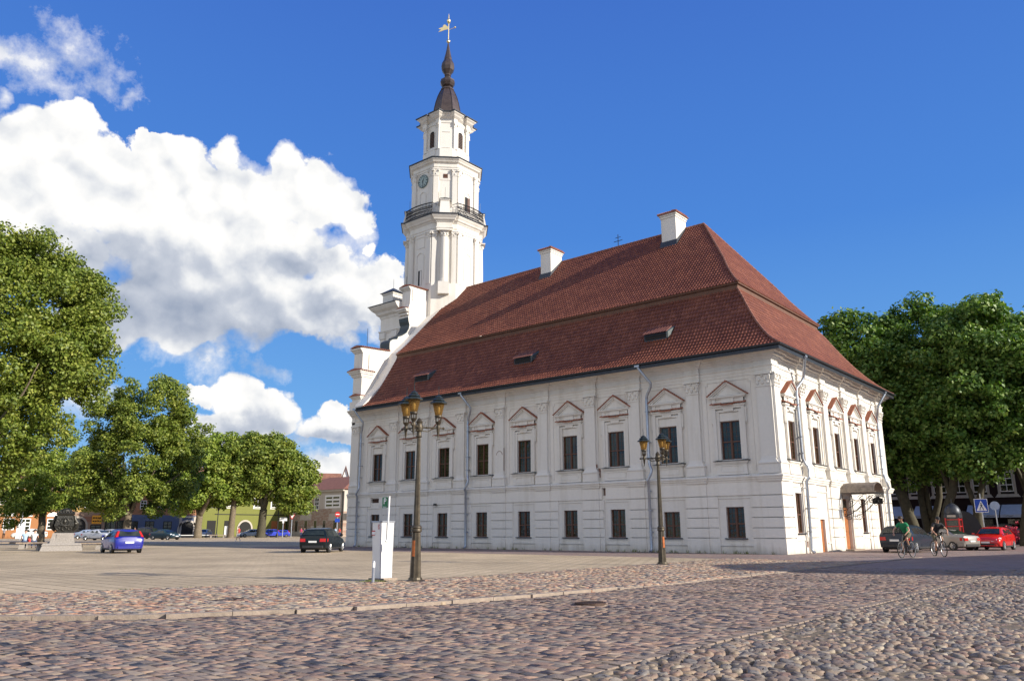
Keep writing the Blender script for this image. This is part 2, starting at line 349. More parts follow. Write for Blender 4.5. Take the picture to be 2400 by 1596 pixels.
# ------------------------------------------------------------------ ground
def pavemat(name, cols, w, h, mortar, rough=.8, bumpd=.02, off=.5, var=.25, scl=1.0, dirt=(.30, .25, .17)):
    m, nt, p = newmat(name)
    tc = N(nt, 'ShaderNodeTexCoord').outputs['Object']
    b = N(nt, 'ShaderNodeTexBrick'); b.offset = off; L(nt, tc, b.inputs['Vector'])
    b.inputs['Color1'].default_value = (0, 0, 0, 1); b.inputs['Color2'].default_value = (1, 1, 1, 1); b.inputs['Mortar'].default_value = (.5, .5, .5, 1)
    b.inputs['Scale'].default_value = 1; b.inputs['Brick Width'].default_value = w; b.inputs['Row Height'].default_value = h; b.inputs['Mortar Size'].default_value = h*.06; b.inputs['Mortar Smooth'].default_value = .5
    c = ramp(nt, b.outputs[0], [(i/(len(cols)-1), q) for i, q in enumerate(cols)]).outputs[0]
    c = mixc(nt, 1, c, ramp(nt, noise(nt, .25, 6, .6, tc), [(.3, 1-var), (.7, 1+var*.4)]).outputs[0], 'MULTIPLY')
    c = mixc(nt, 1, c, ramp(nt, noise(nt, 9*scl, 6, .7, tc), [(.25, .72), (.75, 1.12)]).outputs[0], 'MULTIPLY')
    c = mixc(nt, ramp(nt, noise(nt, .8, 5, .6, tc), [(.5, 0), (.75, .5)]).outputs[0], c, dirt)
    c = mixc(nt, b.outputs[1], c, mortar)
    L(nt, c, p.inputs['Base Color']); p.inputs['Roughness'].default_value = rough; p.inputs['Specular IOR Level'].default_value = .25
    hh = math_(nt, 'ADD', math_(nt, 'MULTIPLY', b.outputs[1], -1.0), math_(nt, 'MULTIPLY', noise(nt, 14*scl, 5, .6, tc), .6))
    bump(nt, p, hh, .6, bumpd)
    return m
SETTC = [(.16, .115, .105), (.30, .19, .165), (.20, .19, .195), (.38, .24, .20), (.24, .20, .19), (.33, .215, .19)]
MT['plaza'] = pavemat('beige_slabs', [(.56, .44, .285), (.63, .495, .325), (.59, .465, .305), (.52, .405, .265)], .5, .5, (.20, .155, .10), bumpd=.02, var=.34, dirt=(.43, .35, .235))
MT['settfar'] = pavemat('setts_far', SETTC, .22, .13, (.36, .29, .22))
MT['bed'] = simple('sand_joint', (.36, .29, .205), .95, var=.35, scale=6, bumps=.5)
MT['cobbed'] = simple('earth_joint', (.15, .115, .075), .95, var=.4, scale=8, bumps=.5)
MT['earth'] = pavemat('ground_far', [(.34, .29, .23), (.38, .33, .26)], .6, .4, (.25, .2, .16))
def stonemat(name, cols, rough=.7):
    m, nt, p = newmat(name)
    at = N(nt, 'ShaderNodeAttribute'); at.attribute_name = 'tone'
    tc = N(nt, 'ShaderNodeTexCoord').outputs['Object']
    n = len(cols); st = []
    for i, q in enumerate(cols): st.append((i/n, q))
    c = ramp(nt, at.outputs['Fac'], st, 'CONSTANT').outputs[0]
    c = mixc(nt, 1, c, ramp(nt, noise(nt, 22, 6, .7, tc), [(.25, .7), (.75, 1.2)]).outputs[0], 'MULTIPLY')
    c = mixc(nt, 1, c, ramp(nt, noise(nt, .5, 5, .6, tc), [(.3, .82), (.7, 1.12)]).outputs[0], 'MULTIPLY')
    c = mixc(nt, ramp(nt, noise(nt, 1.6, 6, .65, tc), [(.52, 0), (.72, .55)]).outputs[0], c, (.36, .27, .175))
    L(nt, c, p.inputs['Base Color']); p.inputs['Roughness'].default_value = rough; p.inputs['Specular IOR Level'].default_value = .3
    bump(nt, p, noise(nt, 40, 5, .65, tc), .5, .008)
    return m
MT['road_sett'] = stonemat('road_setts', [(0.252, 0.176, 0.136), (0.303, 0.204, 0.154), (0.246, 0.199, 0.163), (0.282, 0.190, 0.145), (0.220, 0.180, 0.150), (0.272, 0.209, 0.163), (0.318, 0.209, 0.159), (0.210, 0.166, 0.140), (0.293, 0.223, 0.173), (0.338, 0.233, 0.173), (0.257, 0.176, 0.136), (0.241, 0.195, 0.163)])
MT['walk_sett'] = stonemat('walk_setts', [(0.416, 0.260, 0.185), (0.343, 0.295, 0.238), (0.499, 0.320, 0.211), (0.364, 0.250, 0.185), (0.468, 0.360, 0.242), (0.322, 0.265, 0.216), (0.447, 0.250, 0.163), (0.520, 0.400, 0.264), (0.385, 0.310, 0.238)])
MT['cobble'] = stonemat('river_cobbles', [(.30, .225, .16), (.24, .18, .14), (.20, .17, .145), (.34, .265, .185), (.27, .175, .13), (.22, .195, .17), (.32, .235, .17), (.17, .135, .11), (.37, .31, .235), (.28, .20, .145)], .6)
MT['kerbst'] = simple('granite_kerb', (.31, .245, .19), .75, var=.25, scale=9, bumps=.5)

def sheet(name, poly, z, mat, kind='structure'):
    mb = MB(); mb.add([(x, y, z) for x, y in poly], [tuple(range(len(poly)))])
    o = mb.build(name, mat, fix=False)
    if o.data.polygons[0].normal.z < 0: o.data.flip_normals()
    return tag(o, kind=kind)
def inpoly(px, py, poly):
    ins = np.zeros(px.shape, bool); n = len(poly)
    for i in range(n):
        x1, y1 = poly[i]; x2, y2 = poly[(i+1) % n]
        c = ((y1 > py) != (y2 > py)) & (px < (x2-x1)*(py-y1)/((y2-y1) if y2 != y1 else 1e-9)+x1)
        ins ^= c
    return ins
def visible(x, y, margin=60):
    dx = x-CAM.x; dy = y-CAM.y; dz = -CAM.z
    a = dx*RT.x+dy*RT.y+dz*RT.z; b = dx*UP.x+dy*UP.y+dz*UP.z; c = dx*FW.x+dy*FW.y+dz*FW.z
    px = 1200+1822*a/np.maximum(c, .1); py = 798-1822*b/np.maximum(c, .1)
    return (c > .5) & (px > -450) & (px < 2400+650) & (py < 1596+300)
def blocks(name, poly, mat, w, h, gap, z, seed, hgt=.035, curve=None, near=None):
    """courses of dressed stones, every stone its own closed lump"""
    rg = np.random.default_rng(seed)
    xs = [p[0] for p in poly]; ys = [p[1] for p in poly]; cx = []; cy = []; ww = []; hh = []
    y = min(ys); 
    while y < max(ys):
        hr = h*rg.uniform(.85, 1.15); x = min(xs)-rg.uniform(0, w)
        while x < max(xs):
            wr = w*rg.uniform(.68, 1.3); cx.append(x+wr/2); cy.append(y+hr/2); ww.append(wr); hh.append(hr); x += wr
        y += hr
    cx, cy, ww, hh = map(np.array, (cx, cy, ww, hh))
    if curve is not None: cy = cy+curve(cx)
    k = inpoly(cx, cy, poly) & visible(cx, cy)
    cx, cy, ww, hh = cx[k], cy[k], ww[k], hh[k]; n = len(cx)
    rg = np.random.default_rng(seed+1)
    sx = np.array([-1, 1, 1, -1]); sy = np.array([-1, -1, 1, 1])
    V = np.zeros((n, 12, 3))
    und = .012*np.sin(cx*1.3+.7*np.sin(cy*.9))+.010*np.sin(cy*1.9+cx*.6)
    for lv, (ins, zz) in enumerate(((0.0, -.03), (.02, hgt*.80), (.12, hgt))):
        for j in range(4):
            g = gap/2
            jx = rg.normal(0, .004, n); jy = rg.normal(0, .004, n)
            V[:, lv*4+j, 0] = cx+sx[j]*(ww/2-g-ins*h*.35)+jx
            V[:, lv*4+j, 1] = cy+sy[j]*(hh/2-g-ins*h*.35)+jy
            V[:, lv*4+j, 2] = z+zz+(rg.normal(0, .003, n) if lv else 0)
    tilt = rg.normal(0, .014, (n, 2)); lift = rg.normal(0, .0025, n)+und*.35
    dz = (V[:, :, 0]-cx[:, None])*tilt[:, :1]+(V[:, :, 1]-cy[:, None])*tilt[:, 1:]+lift[:, None]
    V[:, 4:, 2] += dz[:, 4:]
    F = []
    for a in (0, 4): F += [(a, a+1, a+5, a+4), (a+1, a+2, a+6, a+5), (a+2, a+3, a+7, a+6), (a+3, a, a+4, a+7)]
    F.append((8, 9, 10, 11)); F = np.array(F)
    return mkmesh(name, V, F, mat, rg.uniform(0, 1, n))
def mkmesh(name, V, F, mat, tone=None, smooth=False):
    n, k, _ = V.shape; nf = len(F)
    me = bpy.data.meshes.new(name)
    me.vertices.add(n*k); me.vertices.foreach_set('co', V.reshape(-1).astype(np.float32))
    idx = (F[None, :, :]+(np.arange(n)*k)[:, None, None]).reshape(-1)
    q = F.shape[1]
    me.loops.add(len(idx)); me.loops.foreach_set('vertex_index', idx.astype(np.int32))
    me.polygons.add(n*nf); me.polygons.foreach_set('loop_start', np.arange(0, n*nf*q, q, dtype=np.int32))
    me.update(calc_edges=True)
    if tone is not None:
        at = me.attributes.new('tone', 'FLOAT', 'POINT'); at.data.foreach_set('value', np.repeat(tone, k).astype(np.float32))
    if smooth: me.polygons.foreach_set('use_smooth', np.ones(n*nf, bool))
    me.materials.append(MT[mat] if isinstance(mat, str) else mat)
    o = bpy.data.objects.new(name, me); COL.objects.link(o); return o

sheet('ground', [(-1500, -600), (1200, -600), (1200, 2200), (-1500, 2200)], -.03, 'earth')
KERB = [(6.3, 24), (6.25, 4), (6.2, -18.4), (6.15, -20.8), (6.12, -23.4), (6.05, -25.7), (5.95, -27.8), (5.72, -29.3), (5.4, -31.0), (4.95, -32.4), (4.35, -33.6), (3.5, -34.7), (2.3, -35.9), (0.6, -37.1), (-4, -39.6)]
PLZ = [(.2, -7.4), (.55, -13.3), (.72, -17), (.72, -20.5), (.72, -24.3), (.45, -27.1), (-.36, -28.9), (-1.5, -30.9), (-1.9, -32.2), (-2.2, -33.4), (-2.7, -34.5), (-4, -36.5)]
plaza = sheet('plaza', [(.2, -7.4), (-39, -8.2), (-39.5, 3), (-42, 60), (-230, 160), (-330, -60), (-60, -60), (-6, -39)]+PLZ[::-1][:-1], .004, 'plaza')
tag(plaza)
sheet('facade_paving', [(.2, -7.4), (-39, -8.2), (-39.5, 3), (-42, 60), (-20, 60), (6.2, 60), (6.25, -18.4), (.72, -18.4)], -.004, 'settfar')
sheet('street', [(6.2, 60), (6.2, -14), (40, -14), (60, 60)], .0, 'settfar')
CB = [(11.55, -34.6), (11.6, -33.3), (11.56, -31.5), (11.5, -28), (11.4, -24), (11.35, -16), (11.35, -12)]
walkpoly = PLZ+[(-8, -42), (-4, -39.6)]+KERB[::-1][1:-2]+[(6.25, -8.), (2.5, -7.6)]
roadpoly = [(x+.09, y-.05) for x, y in KERB[::-1][:-2]]+[(6.35, -12), (11.2, -12)]+[(x-.22, y) for x, y in CB[::-1]]+[(11.3, -41), (-8, -42), (-4, -39.8)]
sheet('road_bed', [(-9, -43), (15, -43), (11.45, -34.6), (11.4, -28), (11.2, -12), (11.2, -6), (6.2, -6), (6.1, -27.8), (4.3, -33.6), (.6, -37.2), (-8, -40)], -.009, 'bed')
sheet('walk_bed', [(x, y) for x, y in walkpoly], .023, 'bed')
tag(blocks('road_paving', roadpoly, 'road_sett', .185, .12, .006, -.012, 11, hgt=.016), kind='structure')
tag(blocks('walk_paving', walkpoly, 'walk_sett', .17, .11, .008, .018, 21, hgt=.020), kind='structure')
sheet('cobble_bed', [(11.45, -44), (40, -44), (40, -13.98), (11.3, -13.98)], .013, 'cobbed')
# edging course along the cobbles
mb = MB(); rr = random.Random(4)
for i in range(110):
    y0 = -35+i*.22
    for q in range(1):
        xx = 11.36+(.02 if y0 > -30 else -.0)-(.05 if y0 > -24 else 0); zt = .03+rr.uniform(-.006, .006)
        mb.taper((xx, y0+.1), (.17, .205), (.13, .18), -.03, zt)
tag(mb.build('edging_course', simple('worn_edging', (.25, .19, .145), .8, var=.35, scale=9, bumps=.5)), kind='structure')
def cobbles():
    rg = np.random.default_rng(5)
    pts = []
    s = .112
    xs = np.arange(11.5, 21, s); ys = np.arange(-43, -8, s)
    X, Y = np.meshgrid(xs, ys); X = X+(np.arange(len(ys)) % 2)[:, None]*s/2
    X = (X+rg.normal(0, .028, X.shape)).ravel(); Y = (Y+rg.normal(0, .028, Y.shape)).ravel()
    k = visible(X, Y, 30) & (X > 11.5); X, Y = X[k], Y[k]; n = len(X)
    nr = 7; prof = [(1.0, -.3), (.97, .45), (.80, .88), (.42, 1.0)]
    rx = rg.uniform(.055, .09, n); ry = rx*rg.uniform(.6, .98, n); a = rg.normal(.7, .7, n); hz = rg.uniform(.022, .036, n)
    V = np.zeros((n, len(prof)*nr, 3))
    wob = 1+rg.normal(0, .13, (n, nr))
    for j, (r, z) in enumerate(prof):
        for i in range(nr):
            t = 2*np.pi*i/nr
            u = rx*r*np.cos(t)*wob[:, i]; v = ry*r*np.sin(t)*wob[:, i]
            V[:, j*nr+i, 0] = X+u*np.cos(a)-v*np.sin(a); V[:, j*nr+i, 1] = Y+u*np.sin(a)+v*np.cos(a); V[:, j*nr+i, 2] = hz*z+.004
    tl = rg.normal(0, .16, (n, 2)); V[:, nr:, 2] += ((V[:, nr:, 0]-X[:, None])*tl[:, :1]+(V[:, nr:, 1]-Y[:, None])*tl[:, 1:])
    V[:, :, 2] += (.02*np.sin(X*1.7)*np.sin(Y*1.3))[:, None]
    F = np.array([(j*nr+i, j*nr+(i+1) % nr, (j+1)*nr+(i+1) % nr, (j+1)*nr+i) for j in range(3) for i in range(nr)]+[(3*nr, 3*nr+1, 3*nr+2, 3*nr+3), (3*nr, 3*nr+3, 3*nr+4, 3*nr+5), (3*nr, 3*nr+5, 3*nr+6, 3*nr+6)][:2]+[(3*nr, 3*nr+5, 3*nr+6, 3*nr)][:0])
    o = mkmesh('cobblestones', V, F, 'cobble', rg.uniform(0, 1, n), smooth=True)
    o.data.polygons.foreach_set('use_smooth', np.zeros(len(o.data.polygons), bool)) if False else None
    return tag(o, 'rounded river cobbles set in earth at the right edge of the street', 'cobbles', kind='stuff')
cobbles()
# kerb stones
def along(path, step):
    out = []; carry = 0
    for (a, b) in zip(path, path[1:]):
        a = Vector(a); b = Vector(b); l = (b-a).length; t = carry
        while t < l: out.append((a+(b-a)*(t/l), (b-a).normalized())); t += step
        carry = t-l
    return out
mb = MB(); rr = random.Random(3)
pts = along(KERB[1:], .92)
for p, d in pts:
    if p.y > 0: continue
    low = p.y > -24.6
    nrm_ = Vector((d.y, -d.x)); l = .455; zt = (.062 if not low else .03)+rr.uniform(-.006, .006)
    wd = .075 if not low else .13
    q = [p-d*0+nrm_*-wd+d*.01, p+d*(2*l)+nrm_*-wd-d*.004, p+d*(2*l)+nrm_*wd-d*.004, p+nrm_*wd+d*.01]
    if d.y > -.99: q = [p-nrm_*wd, p+d*(2*l)-nrm_*wd, p+d*2*l+nrm_*wd, p+nrm_*wd]
    mb.hexa([(v.x, v.y, -.05) for v in q], [(v.x, v.y, zt) for v in q])
tag(mb.build('kerb', 'kerbst'), kind='structure')
# joint tufts and weeds along plaza edge and the facade foot
MT['grass'] = simple('dry_grass', (.17, .19, .05), .8, var=.5, scale=5)
def tufts(name, pts, label, hmin, hmax, seed, nb=14, mat='grass', spread=.07):
    rg = np.random.default_rng(seed); P = np.array(pts); n = len(P)*nb
    base = np.repeat(P, nb, 0)+rg.normal(0, spread, (n, 2)); a = rg.uniform(0, 6.28, n); h = rg.uniform(hmin, hmax, n); le = rg.uniform(.2, .9, n)*h
    V = np.zeros((n, 4, 3)); w_ = .008+.03*h
    dx, dy = np.cos(a), np.sin(a)
    for j, (u, t) in enumerate(((-1, 0), (1, 0), (.3, 1), (-.3, 1))):
        V[:, j, 0] = base[:, 0]-dy*w_*u+dx*le*t; V[:, j, 1] = base[:, 1]+dx*w_*u+dy*le*t; V[:, j, 2] = h*t+.0
    o = mkmesh(name, V, np.array([(0, 1, 2, 3)]), mat)
    return tag(o, label, 'grass', kind='stuff')
rg = np.random.default_rng(9)
ep = [(p.x+rg.normal(0, .08), p.y+rg.normal(0, .08)) for p, d in along(PLZ[3:9], .09) if rg.random() < .55]
ep += [(.1+rg.normal(0, .22), -26.95+rg.normal(0, .08)) for _ in range(60)]+[(1.3+rg.normal(0, .25), -26.9+rg.normal(0, .12)) for _ in range(30)]
tufts('grass_tufts', ep, 'dry grass growing in joints between beige slabs and setts', .01, .05, 1)
fw_ = [(x, -.06-rg.random()*.08) for x in np.concatenate([rg.uniform(-12, -.3, 34), rg.uniform(-34, -12, 30)])]
tufts('wall_weeds', fw_, 'small green weeds along the foot of the white facade', .04, .20, 2, nb=9, spread=.05)
# manhole covers
def manhole(x, y, r, label):
    mb = MB(); mb.lathe([(r, -.02), (r, .026), (r*.93, .03), (r*.9, .022), (.001, .024)], (x, y, .012), 28)
    for i in range(-3, 4): mb.box((x-.6*r, y+i*r*.2-.012, .034), (x+.6*r, y+i*r*.2+.012, .04))
    tag(mb.build('manhole_cover', simple('rusty_iron', (.09, .055, .04), .7, .4, var=.3, scale=12)), label, 'manhole cover')
manhole(2.1, -32.2, .33, 'round rusty manhole cover in the pink sett pavement')
manhole(7.6, -28.6, .27, 'dark iron manhole cover sunk in the street setts')
# ------------------------------------------------------------------ town hall
TH = thing('town_hall', 'long white baroque town hall with red pantile roof and tall clock tower', 'building')
FR = lambda p: (p[0], -p[2], p[1])          # facade frame (u, z, out) -> world, south facade
SR = lambda p: (p[2], p[0], p[1])           # east facade
XL, W = -35.6, 20.2
LO, UPW = -.12, -.20
FWIN = [-32.17, -28.44, -24.84, -21.05, -17.3, -13.54, -10.08, -6.52, -2.7]
FPIL = [-34.85, -30.3, -26.85, -23.1, -19.4, -15.65, -11.9, -8.7, -4.8, -.6]
SWIN = [2.45, 6.2, 9.95, 13.7, 17.35]
SPIL = [.5, 4.25, 8.0, 11.75, 15.5, 19.5]
GROOVES = [.8, 1.33, 1.86, 2.37, 3.0]
def fholes(low_idx, centers, zl, hwl): return [(c-hwl, c+hwl, zl[0], zl[1]) for c in centers]
def fb(mb, a, b, c, d, e, f, m=0): return mb.box((a, c, e), (b, d, f), m)
# walls
lowF = [(c-.51, c+.51, .8, 2.42) for c in FWIN]; lowF[7] = (-7.0, -6.0, .8, 2.22); upF = [(c-.58, c+.58, 4.95, 7.05) for c in FWIN]
lowS = [(2.0, 2.9, 1.05, 3.15), (5.55, 6.3, -.02, 1.8), (9.5, 11.0, -.02, 3.06), (13.25, 14.15, 1.05, 3.15), (16.95, 17.85, 1.05, 3.15), (3.15, 3.4, .3, .62)]
upS = [(c-.5, c+.5, 4.95, 7.05) for c in SWIN]
niche = [(-32.7, -31.75, 3.3, 3.62), (-11.62, -11.4, 4.45, 4.68)]
lowF2 = lowF+[(-11.05, -10.87, 1.5, 1.92), (-32.7, -31.75, 3.3, 3.62), (-11.12, -10.9, 3.25, 3.7)]
mb = MB(FR); mb.wall(XL, -.12, 0, 3.95, LO, lowF2, .36); mb.wall(XL, -.2, 3.95, 9.6, UPW, upF, .34); mb.wall(XL, -.2, 9.6, 10.8, UPW, [], .3)
mb.T = SR; mb.wall(.12, W, 0, 3.95, LO, lowS, .42); mb.wall(.2, W-.1, 3.95, 9.6, UPW, upS, .42); mb.wall(.2, W-.1, 9.6, 10.8, UPW, [], .3)
mb.T = None
# back and west walls, dark inner lining so openings never see through
mb.box((XL+.02, W-.3, 0), (-.6, W-.02, 10.8)); mb.box((XL+.01, .15, 0), (XL+.4, W-.35, 10.8))
wall = mb.build('wall', 'plaster', TH)
ln = MB(); ln.box((XL+.5, .72, .02), (-.75, W-.5, 10.5)); ln.build('interior', 'dark', TH)
# rusticated courses, pilaster strips, plinth
def lower(T, u0, u1, wins, pils, surr, hw=.88, skip=()):
    mb = MB(T)
    out = []
    zs = [(.0, .775, .0)]+[(a+.025, b-.025, .0) for a, b in zip(GROOVES, GROOVES[1:])]+[(3.025, 3.72, 0)]
    cuts = [(p-.55, p+.55) for p in pils]
    for za, zb, _ in zs:
        for a, b in cuts: fb(mb, max(a, u0), min(b, u1), za, zb, LO-.02, .0)
        edges = [u0]+[e for c in cuts for e in c]+[u1]
        gaps = list(zip(edges[0::2], edges[1::2]))
        for a, b in gaps:
            a = max(a, u0); b = min(b, u1)
            if b-a < .05: continue
            seg = [(a, b)]
            for (s0, s1, q0, q1) in surr:
                if q1 > za+.02 and q0 < zb-.02:
                    seg = [t for (p, q) in seg for t in ((p, min(q, s0)), (max(p, s1), q)) if t[1]-t[0] > .03]
            for p, q in seg: fb(mb, p+.001, q-.001, za, zb, LO-.02, -.045)
    return mb
surrF = [(h[0]-.42, h[1]+.42, .45, 2.86) for h in lowF]+[(-11.07, -10.85, 1.48, 1.94), (-32.72, -31.73, 3.28, 3.64), (-11.14, -10.88, 3.23, 3.72)]
surrS = [(h[0]-.35, h[1]+.35, .7, 3.5) for i, h in enumerate(lowS[:5]) if i in (0, 3, 4)]+[(5.2, 6.95, -.1, 3.4), (9.3, 11.2, -.1, 3.4), (3.1, 3.45, .25, .67)]
lower(FR, XL+.02, -.004, FWIN, [p for p in FPIL], surrF).build('rusticated_course', 'plaster', TH)
lower(SR, .004, W, SWIN, SPIL, surrS).build('rusticated_course', 'plaster', TH)
# sweep path with ressauts over the pilasters: plan polyline, right hand side outside
def path_for(base, jut, hw):
    P = [(XL+.0, -base)]
    for p in FPIL[1:-1]: P += [(p-hw, -base), (p-hw, -base-jut), (p+hw, -base-jut), (p+hw, -base)]
    P += [(FPIL[-1]-hw, -base), (FPIL[-1]-hw, -base-jut), (base+jut, -base-jut), (base+jut, SPIL[0]+hw), (base, SPIL[0]+hw)]
    for p in SPIL[1:-1]: P += [(base, p-hw), (base+jut, p-hw), (base+jut, p+hw), (base, p+hw)]
    P += [(base, SPIL[-1]-hw), (base+jut, SPIL[-1]-hw), (base+jut, W+jut), (-3, W+jut)]
    return P
mb = MB()
mb.sweep(path_for(LO+.05, .1, .57), [(-.15, 3.70), (.03, 3.70), (.05, 3.76), (.05, 3.80), (.09, 3.84), (.10, 3.92), (.14, 3.95), (.14, 4.02), (.0, 4.10), (-.3, 4.12)])
mb.build('string_course', 'trim', TH)
mb = MB()
hw = .44
mb.sweep(path_for(UPW, .12, hw), [(-.1, 9.47), (.03, 9.47), (.03, 9.62), (.05, 9.64), (.05, 9.80), (.10, 9.84), (.10, 9.90), (.02, 9.92), (.02, 10.16), (.07, 10.18), (.09, 10.24), (.16, 10.29), (.18, 10.34), (.31, 10.38), (.34, 10.48), (.46, 10.52), (.52, 10.60), (.60, 10.68), (.62, 10.74), (-.1, 10.78)])
mb.build('cornice', 'trim', TH)
# pilasters
MTB = ['trim']
def pilaster(T, c, parent, hw=.38, corner=0):
    mb = MB(T); a, b = UPW-.01, UPW+.18
    mb.hexa([(c-.56, 4.11, a), (c+.56, 4.11, a), (c+.56, 4.11, b+.10), (c-.56, 4.11, b+.10)], [(c-.54, 4.62, a), (c+.54, 4.62, a), (c+.54, 4.62, b+.08), (c-.54, 4.62, b+.08)])
    fb(mb, c-.57, c+.57, 4.62, 4.68, a, b+.12)
    zz = [(4.68, .52, .10), (4.76, .47, .06), (4.86, .41, .03), (5.0, hw, .0)]
    for (z0, w0, d0), (z1, w1, d1) in zip(zz, zz[1:]):
        mb.hexa([(c-w0, z0, a), (c+w0, z0, a), (c+w0, z0, b+d0), (c-w0, z0, b+d0)], [(c-w1, z1, a), (c+w1, z1, a), (c+w1, z1, b+d1), (c-w1, z1, b+d1)])
    fb(mb, c-hw, c+hw, 5.0, 8.72, a, b)
    fb(mb, c-hw-.12, c-hw-.001, 4.9, 9.47, a, UPW+.05); fb(mb, c+hw+.001, c+hw+.12, 4.9, 9.47, a, UPW+.05)
    fb(mb, c-hw-.03, c+hw+.03, 8.72, 8.79, a, b+.04)
    # capital: bell, two rows of leaves, corner scrolls, abacus
    mb.hexa([(c-hw+.01, 8.79, a), (c+hw-.01, 8.79, a), (c+hw-.01, 8.79, b), (c-hw+.01, 8.79, b)], [(c-hw-.08, 9.34, a), (c+hw+.08, 9.34, a), (c+hw+.08, 9.34, b+.06), (c-hw-.08, 9.34, b+.06)])
    for i, u in enumerate((-.28, 0, .28)):
        mb.ball((c+u, 8.93, b+.02), (.09, .12, .07), n=6, k=4)
    for u in (-.17, .17): mb.ball((c+u, 9.10, b+.05), (.07, .10, .07), n=6, k=4)
    for u in (-.36, .36): mb.tube([(c+u, 9.02, b+.02), (c+u*1.12, 9.16, b+.07), (c+u*1.22, 9.26, b+.1)], [.03, .045, .03], 6); mb.ball((c+u*1.12, 9.27, b+.08), .075, n=8, k=5)
    mb.ball((c, 9.28, b+.08), .07, n=8, k=5)
    fb(mb, c-hw-.14, c+hw+.14, 9.36, 9.465, a, b+.13)
    return mb.build('pilaster', 'trim', parent)
for p in FPIL: pilaster(FR, p, TH)
for p in SPIL: pilaster(SR, p, TH)
# upper window: aedicule surround, joinery, glass
def tiles_strip(mb, a, b, z, o0, o1, m=1, n=None, th=.055):
    n = n or max(2, int((b-a)/.17)); w_ = (b-a)/n
    for i in range(n):
        u = a+i*w_; j = (i % 2)*.008
        mb.hexa([(u+.006, z-.02, o1+j), (u+w_-.006, z-.02, o1+j), (u+w_-.006, z+.06, o0), (u+.006, z+.06, o0)], [(u+.02, z+th-.02, o1+j-.01), (u+w_-.02, z+th-.02, o1+j-.01), (u+w_-.02, z+th+.07, o0), (u+.02, z+th+.07, o0)], m)
def surround(T, c, parent, hw=.52):
    mb = MB(T); o = UPW
    # sill, apron with sunk panel
    mb.hexa([(c-1.03, 4.86, o-.3), (c+1.03, 4.86, o-.3), (c+1.03, 4.86, o+.26), (c-1.03, 4.86, o+.26)], [(c-1.03, 4.93, o-.3), (c+1.03, 4.93, o-.3), (c+1.03, 4.885, o+.26), (c-1.03, 4.885, o+.26)], 2)
    fb(mb, c-.95, c+.95, 4.76, 4.858, o-.01, o+.19); fb(mb, c-.9, c+.9, 4.70, 4.759, o-.01, o+.14)
    mb.hexa([(c-.9, 4.13, o-.01), (c+.9, 4.13, o-.01), (c+.9, 4.13, o+.15), (c-.9, 4.13, o+.15)], [(c-.84, 4.699, o-.01), (c+.84, 4.699, o-.01), (c+.84, 4.699, o+.1), (c-.84, 4.699, o+.1)])
    for s_ in (-1, 1): fb(mb, c+s_*.64-.03, c+s_*.64+.03, 4.3, 4.6, o+.1, o+.14)
    fb(mb, c-.67, c+.67, 4.6, 4.635, o+.09, o+.14); fb(mb, c-.67, c+.67, 4.27, 4.3, o+.11, o+.16)
    # architrave: outer and inner band, ears
    for s_ in (-1, 1):
        fb(mb, *sorted((c+s_*hw, c+s_*(hw+.17))), 4.93, 7.55, o-.01, o+.08)
        fb(mb, *sorted((c+s_*(hw+.171), c+s_*(hw+.36))), 4.93, 7.74, o-.01, o+.14)
        fb(mb, *sorted((c+s_*(hw+.361), c+s_*(hw+.45))), 6.95, 7.74, o-.01, o+.11)
        mb.ball((c+s_*(hw+.41), 6.9, o+.08), .05, n=6, k=4)
    fb(mb, c-hw, c+hw, 7.07, 7.50, o-.01, o-.0+.03)       # blind panel over the opening
    fb(mb, c-hw-.17, c+hw+.17, 7.551, 7.66, o-.01, o+.09); fb(mb, c-hw-.36, c+hw+.36, 7.741, 7.86, o-.01, o+.15)
    fb(mb, c-.3, c+.3, 7.58, 7.74, o-.01, o+.135)
    fb(mb, c-.99, c+.99, 7.861, 7.95, o-.01, o+.2)
    tiles_strip(mb, c-1.04, c-.33, 8.0, o+.0, o+.27); tiles_strip(mb, c+.33, c+1.04, 8.0, o+.0, o+.27); tiles_strip(mb, c-.36, c+.36, 7.93, o, o+.32)
    # frieze
    fb(mb, c-.92, c+.92, 8.06, 8.30, o-.01, o+.10); fb(mb, c-.36, c+.36, 8.06, 8.301, o+.02, o+.15)
    for s_ in (-1, 1): fb(mb, *sorted((c+s_*.92, c+s_*.72)), 8.06, 8.302, o+.02, o+.14)
    fb(mb, c-1.0, c+1.0, 8.30, 8.36, o-.01, o+.18); fb(mb, c-1.08, c+1.08, 8.361, 8.43, o-.01, o+.24)
    # pediment
    mb.prism([(c-.98, 8.431), (c+.98, 8.431), (c, 9.12)], o-.01, o+.10, 2)
    for s_ in (-1, 1):
        a = Vector((c+s_*1.1, 8.42)); b = Vector((c, 9.17)); d = (b-a).normalized(); n_ = Vector((-d.y, d.x))*s_*-1
        if n_.y < 0: n_ = -n_
        for k0, k1, oo in ((-.10, -.02, .17), (-.02, .05, .24)):
            q = [a+n_*k0, b+Vector((0, k0*1.25)), b+Vector((0, k1*1.25)), a+n_*k1]
            mb.prism([(v.x, v.y) for v in q], o-.01, o+oo, 2)
        q2 = [a*1, b*1]
        L_ = (b-a).length; nt_ = 9
        for i in range(nt_):
            p0 = a+d*(L_*i/nt_-.03); p1 = a+d*(L_*(i+1)/nt_)
            mb.prism([tuple(p0+n_*.052), tuple(p1+n_*.052), tuple(p1+n_*.085), tuple(p0+n_*.12)], o-.01, o+.30, 2, 1)
        # small inner triangle moulding
        a3 = Vector((c+s_*.62, 8.52)); b3 = Vector((c, 8.96))
        mb.prism([tuple(a3), tuple(b3), (0+c, 9.01), (c+s_*.70, 8.52)], o+.1, o+.13, 2)
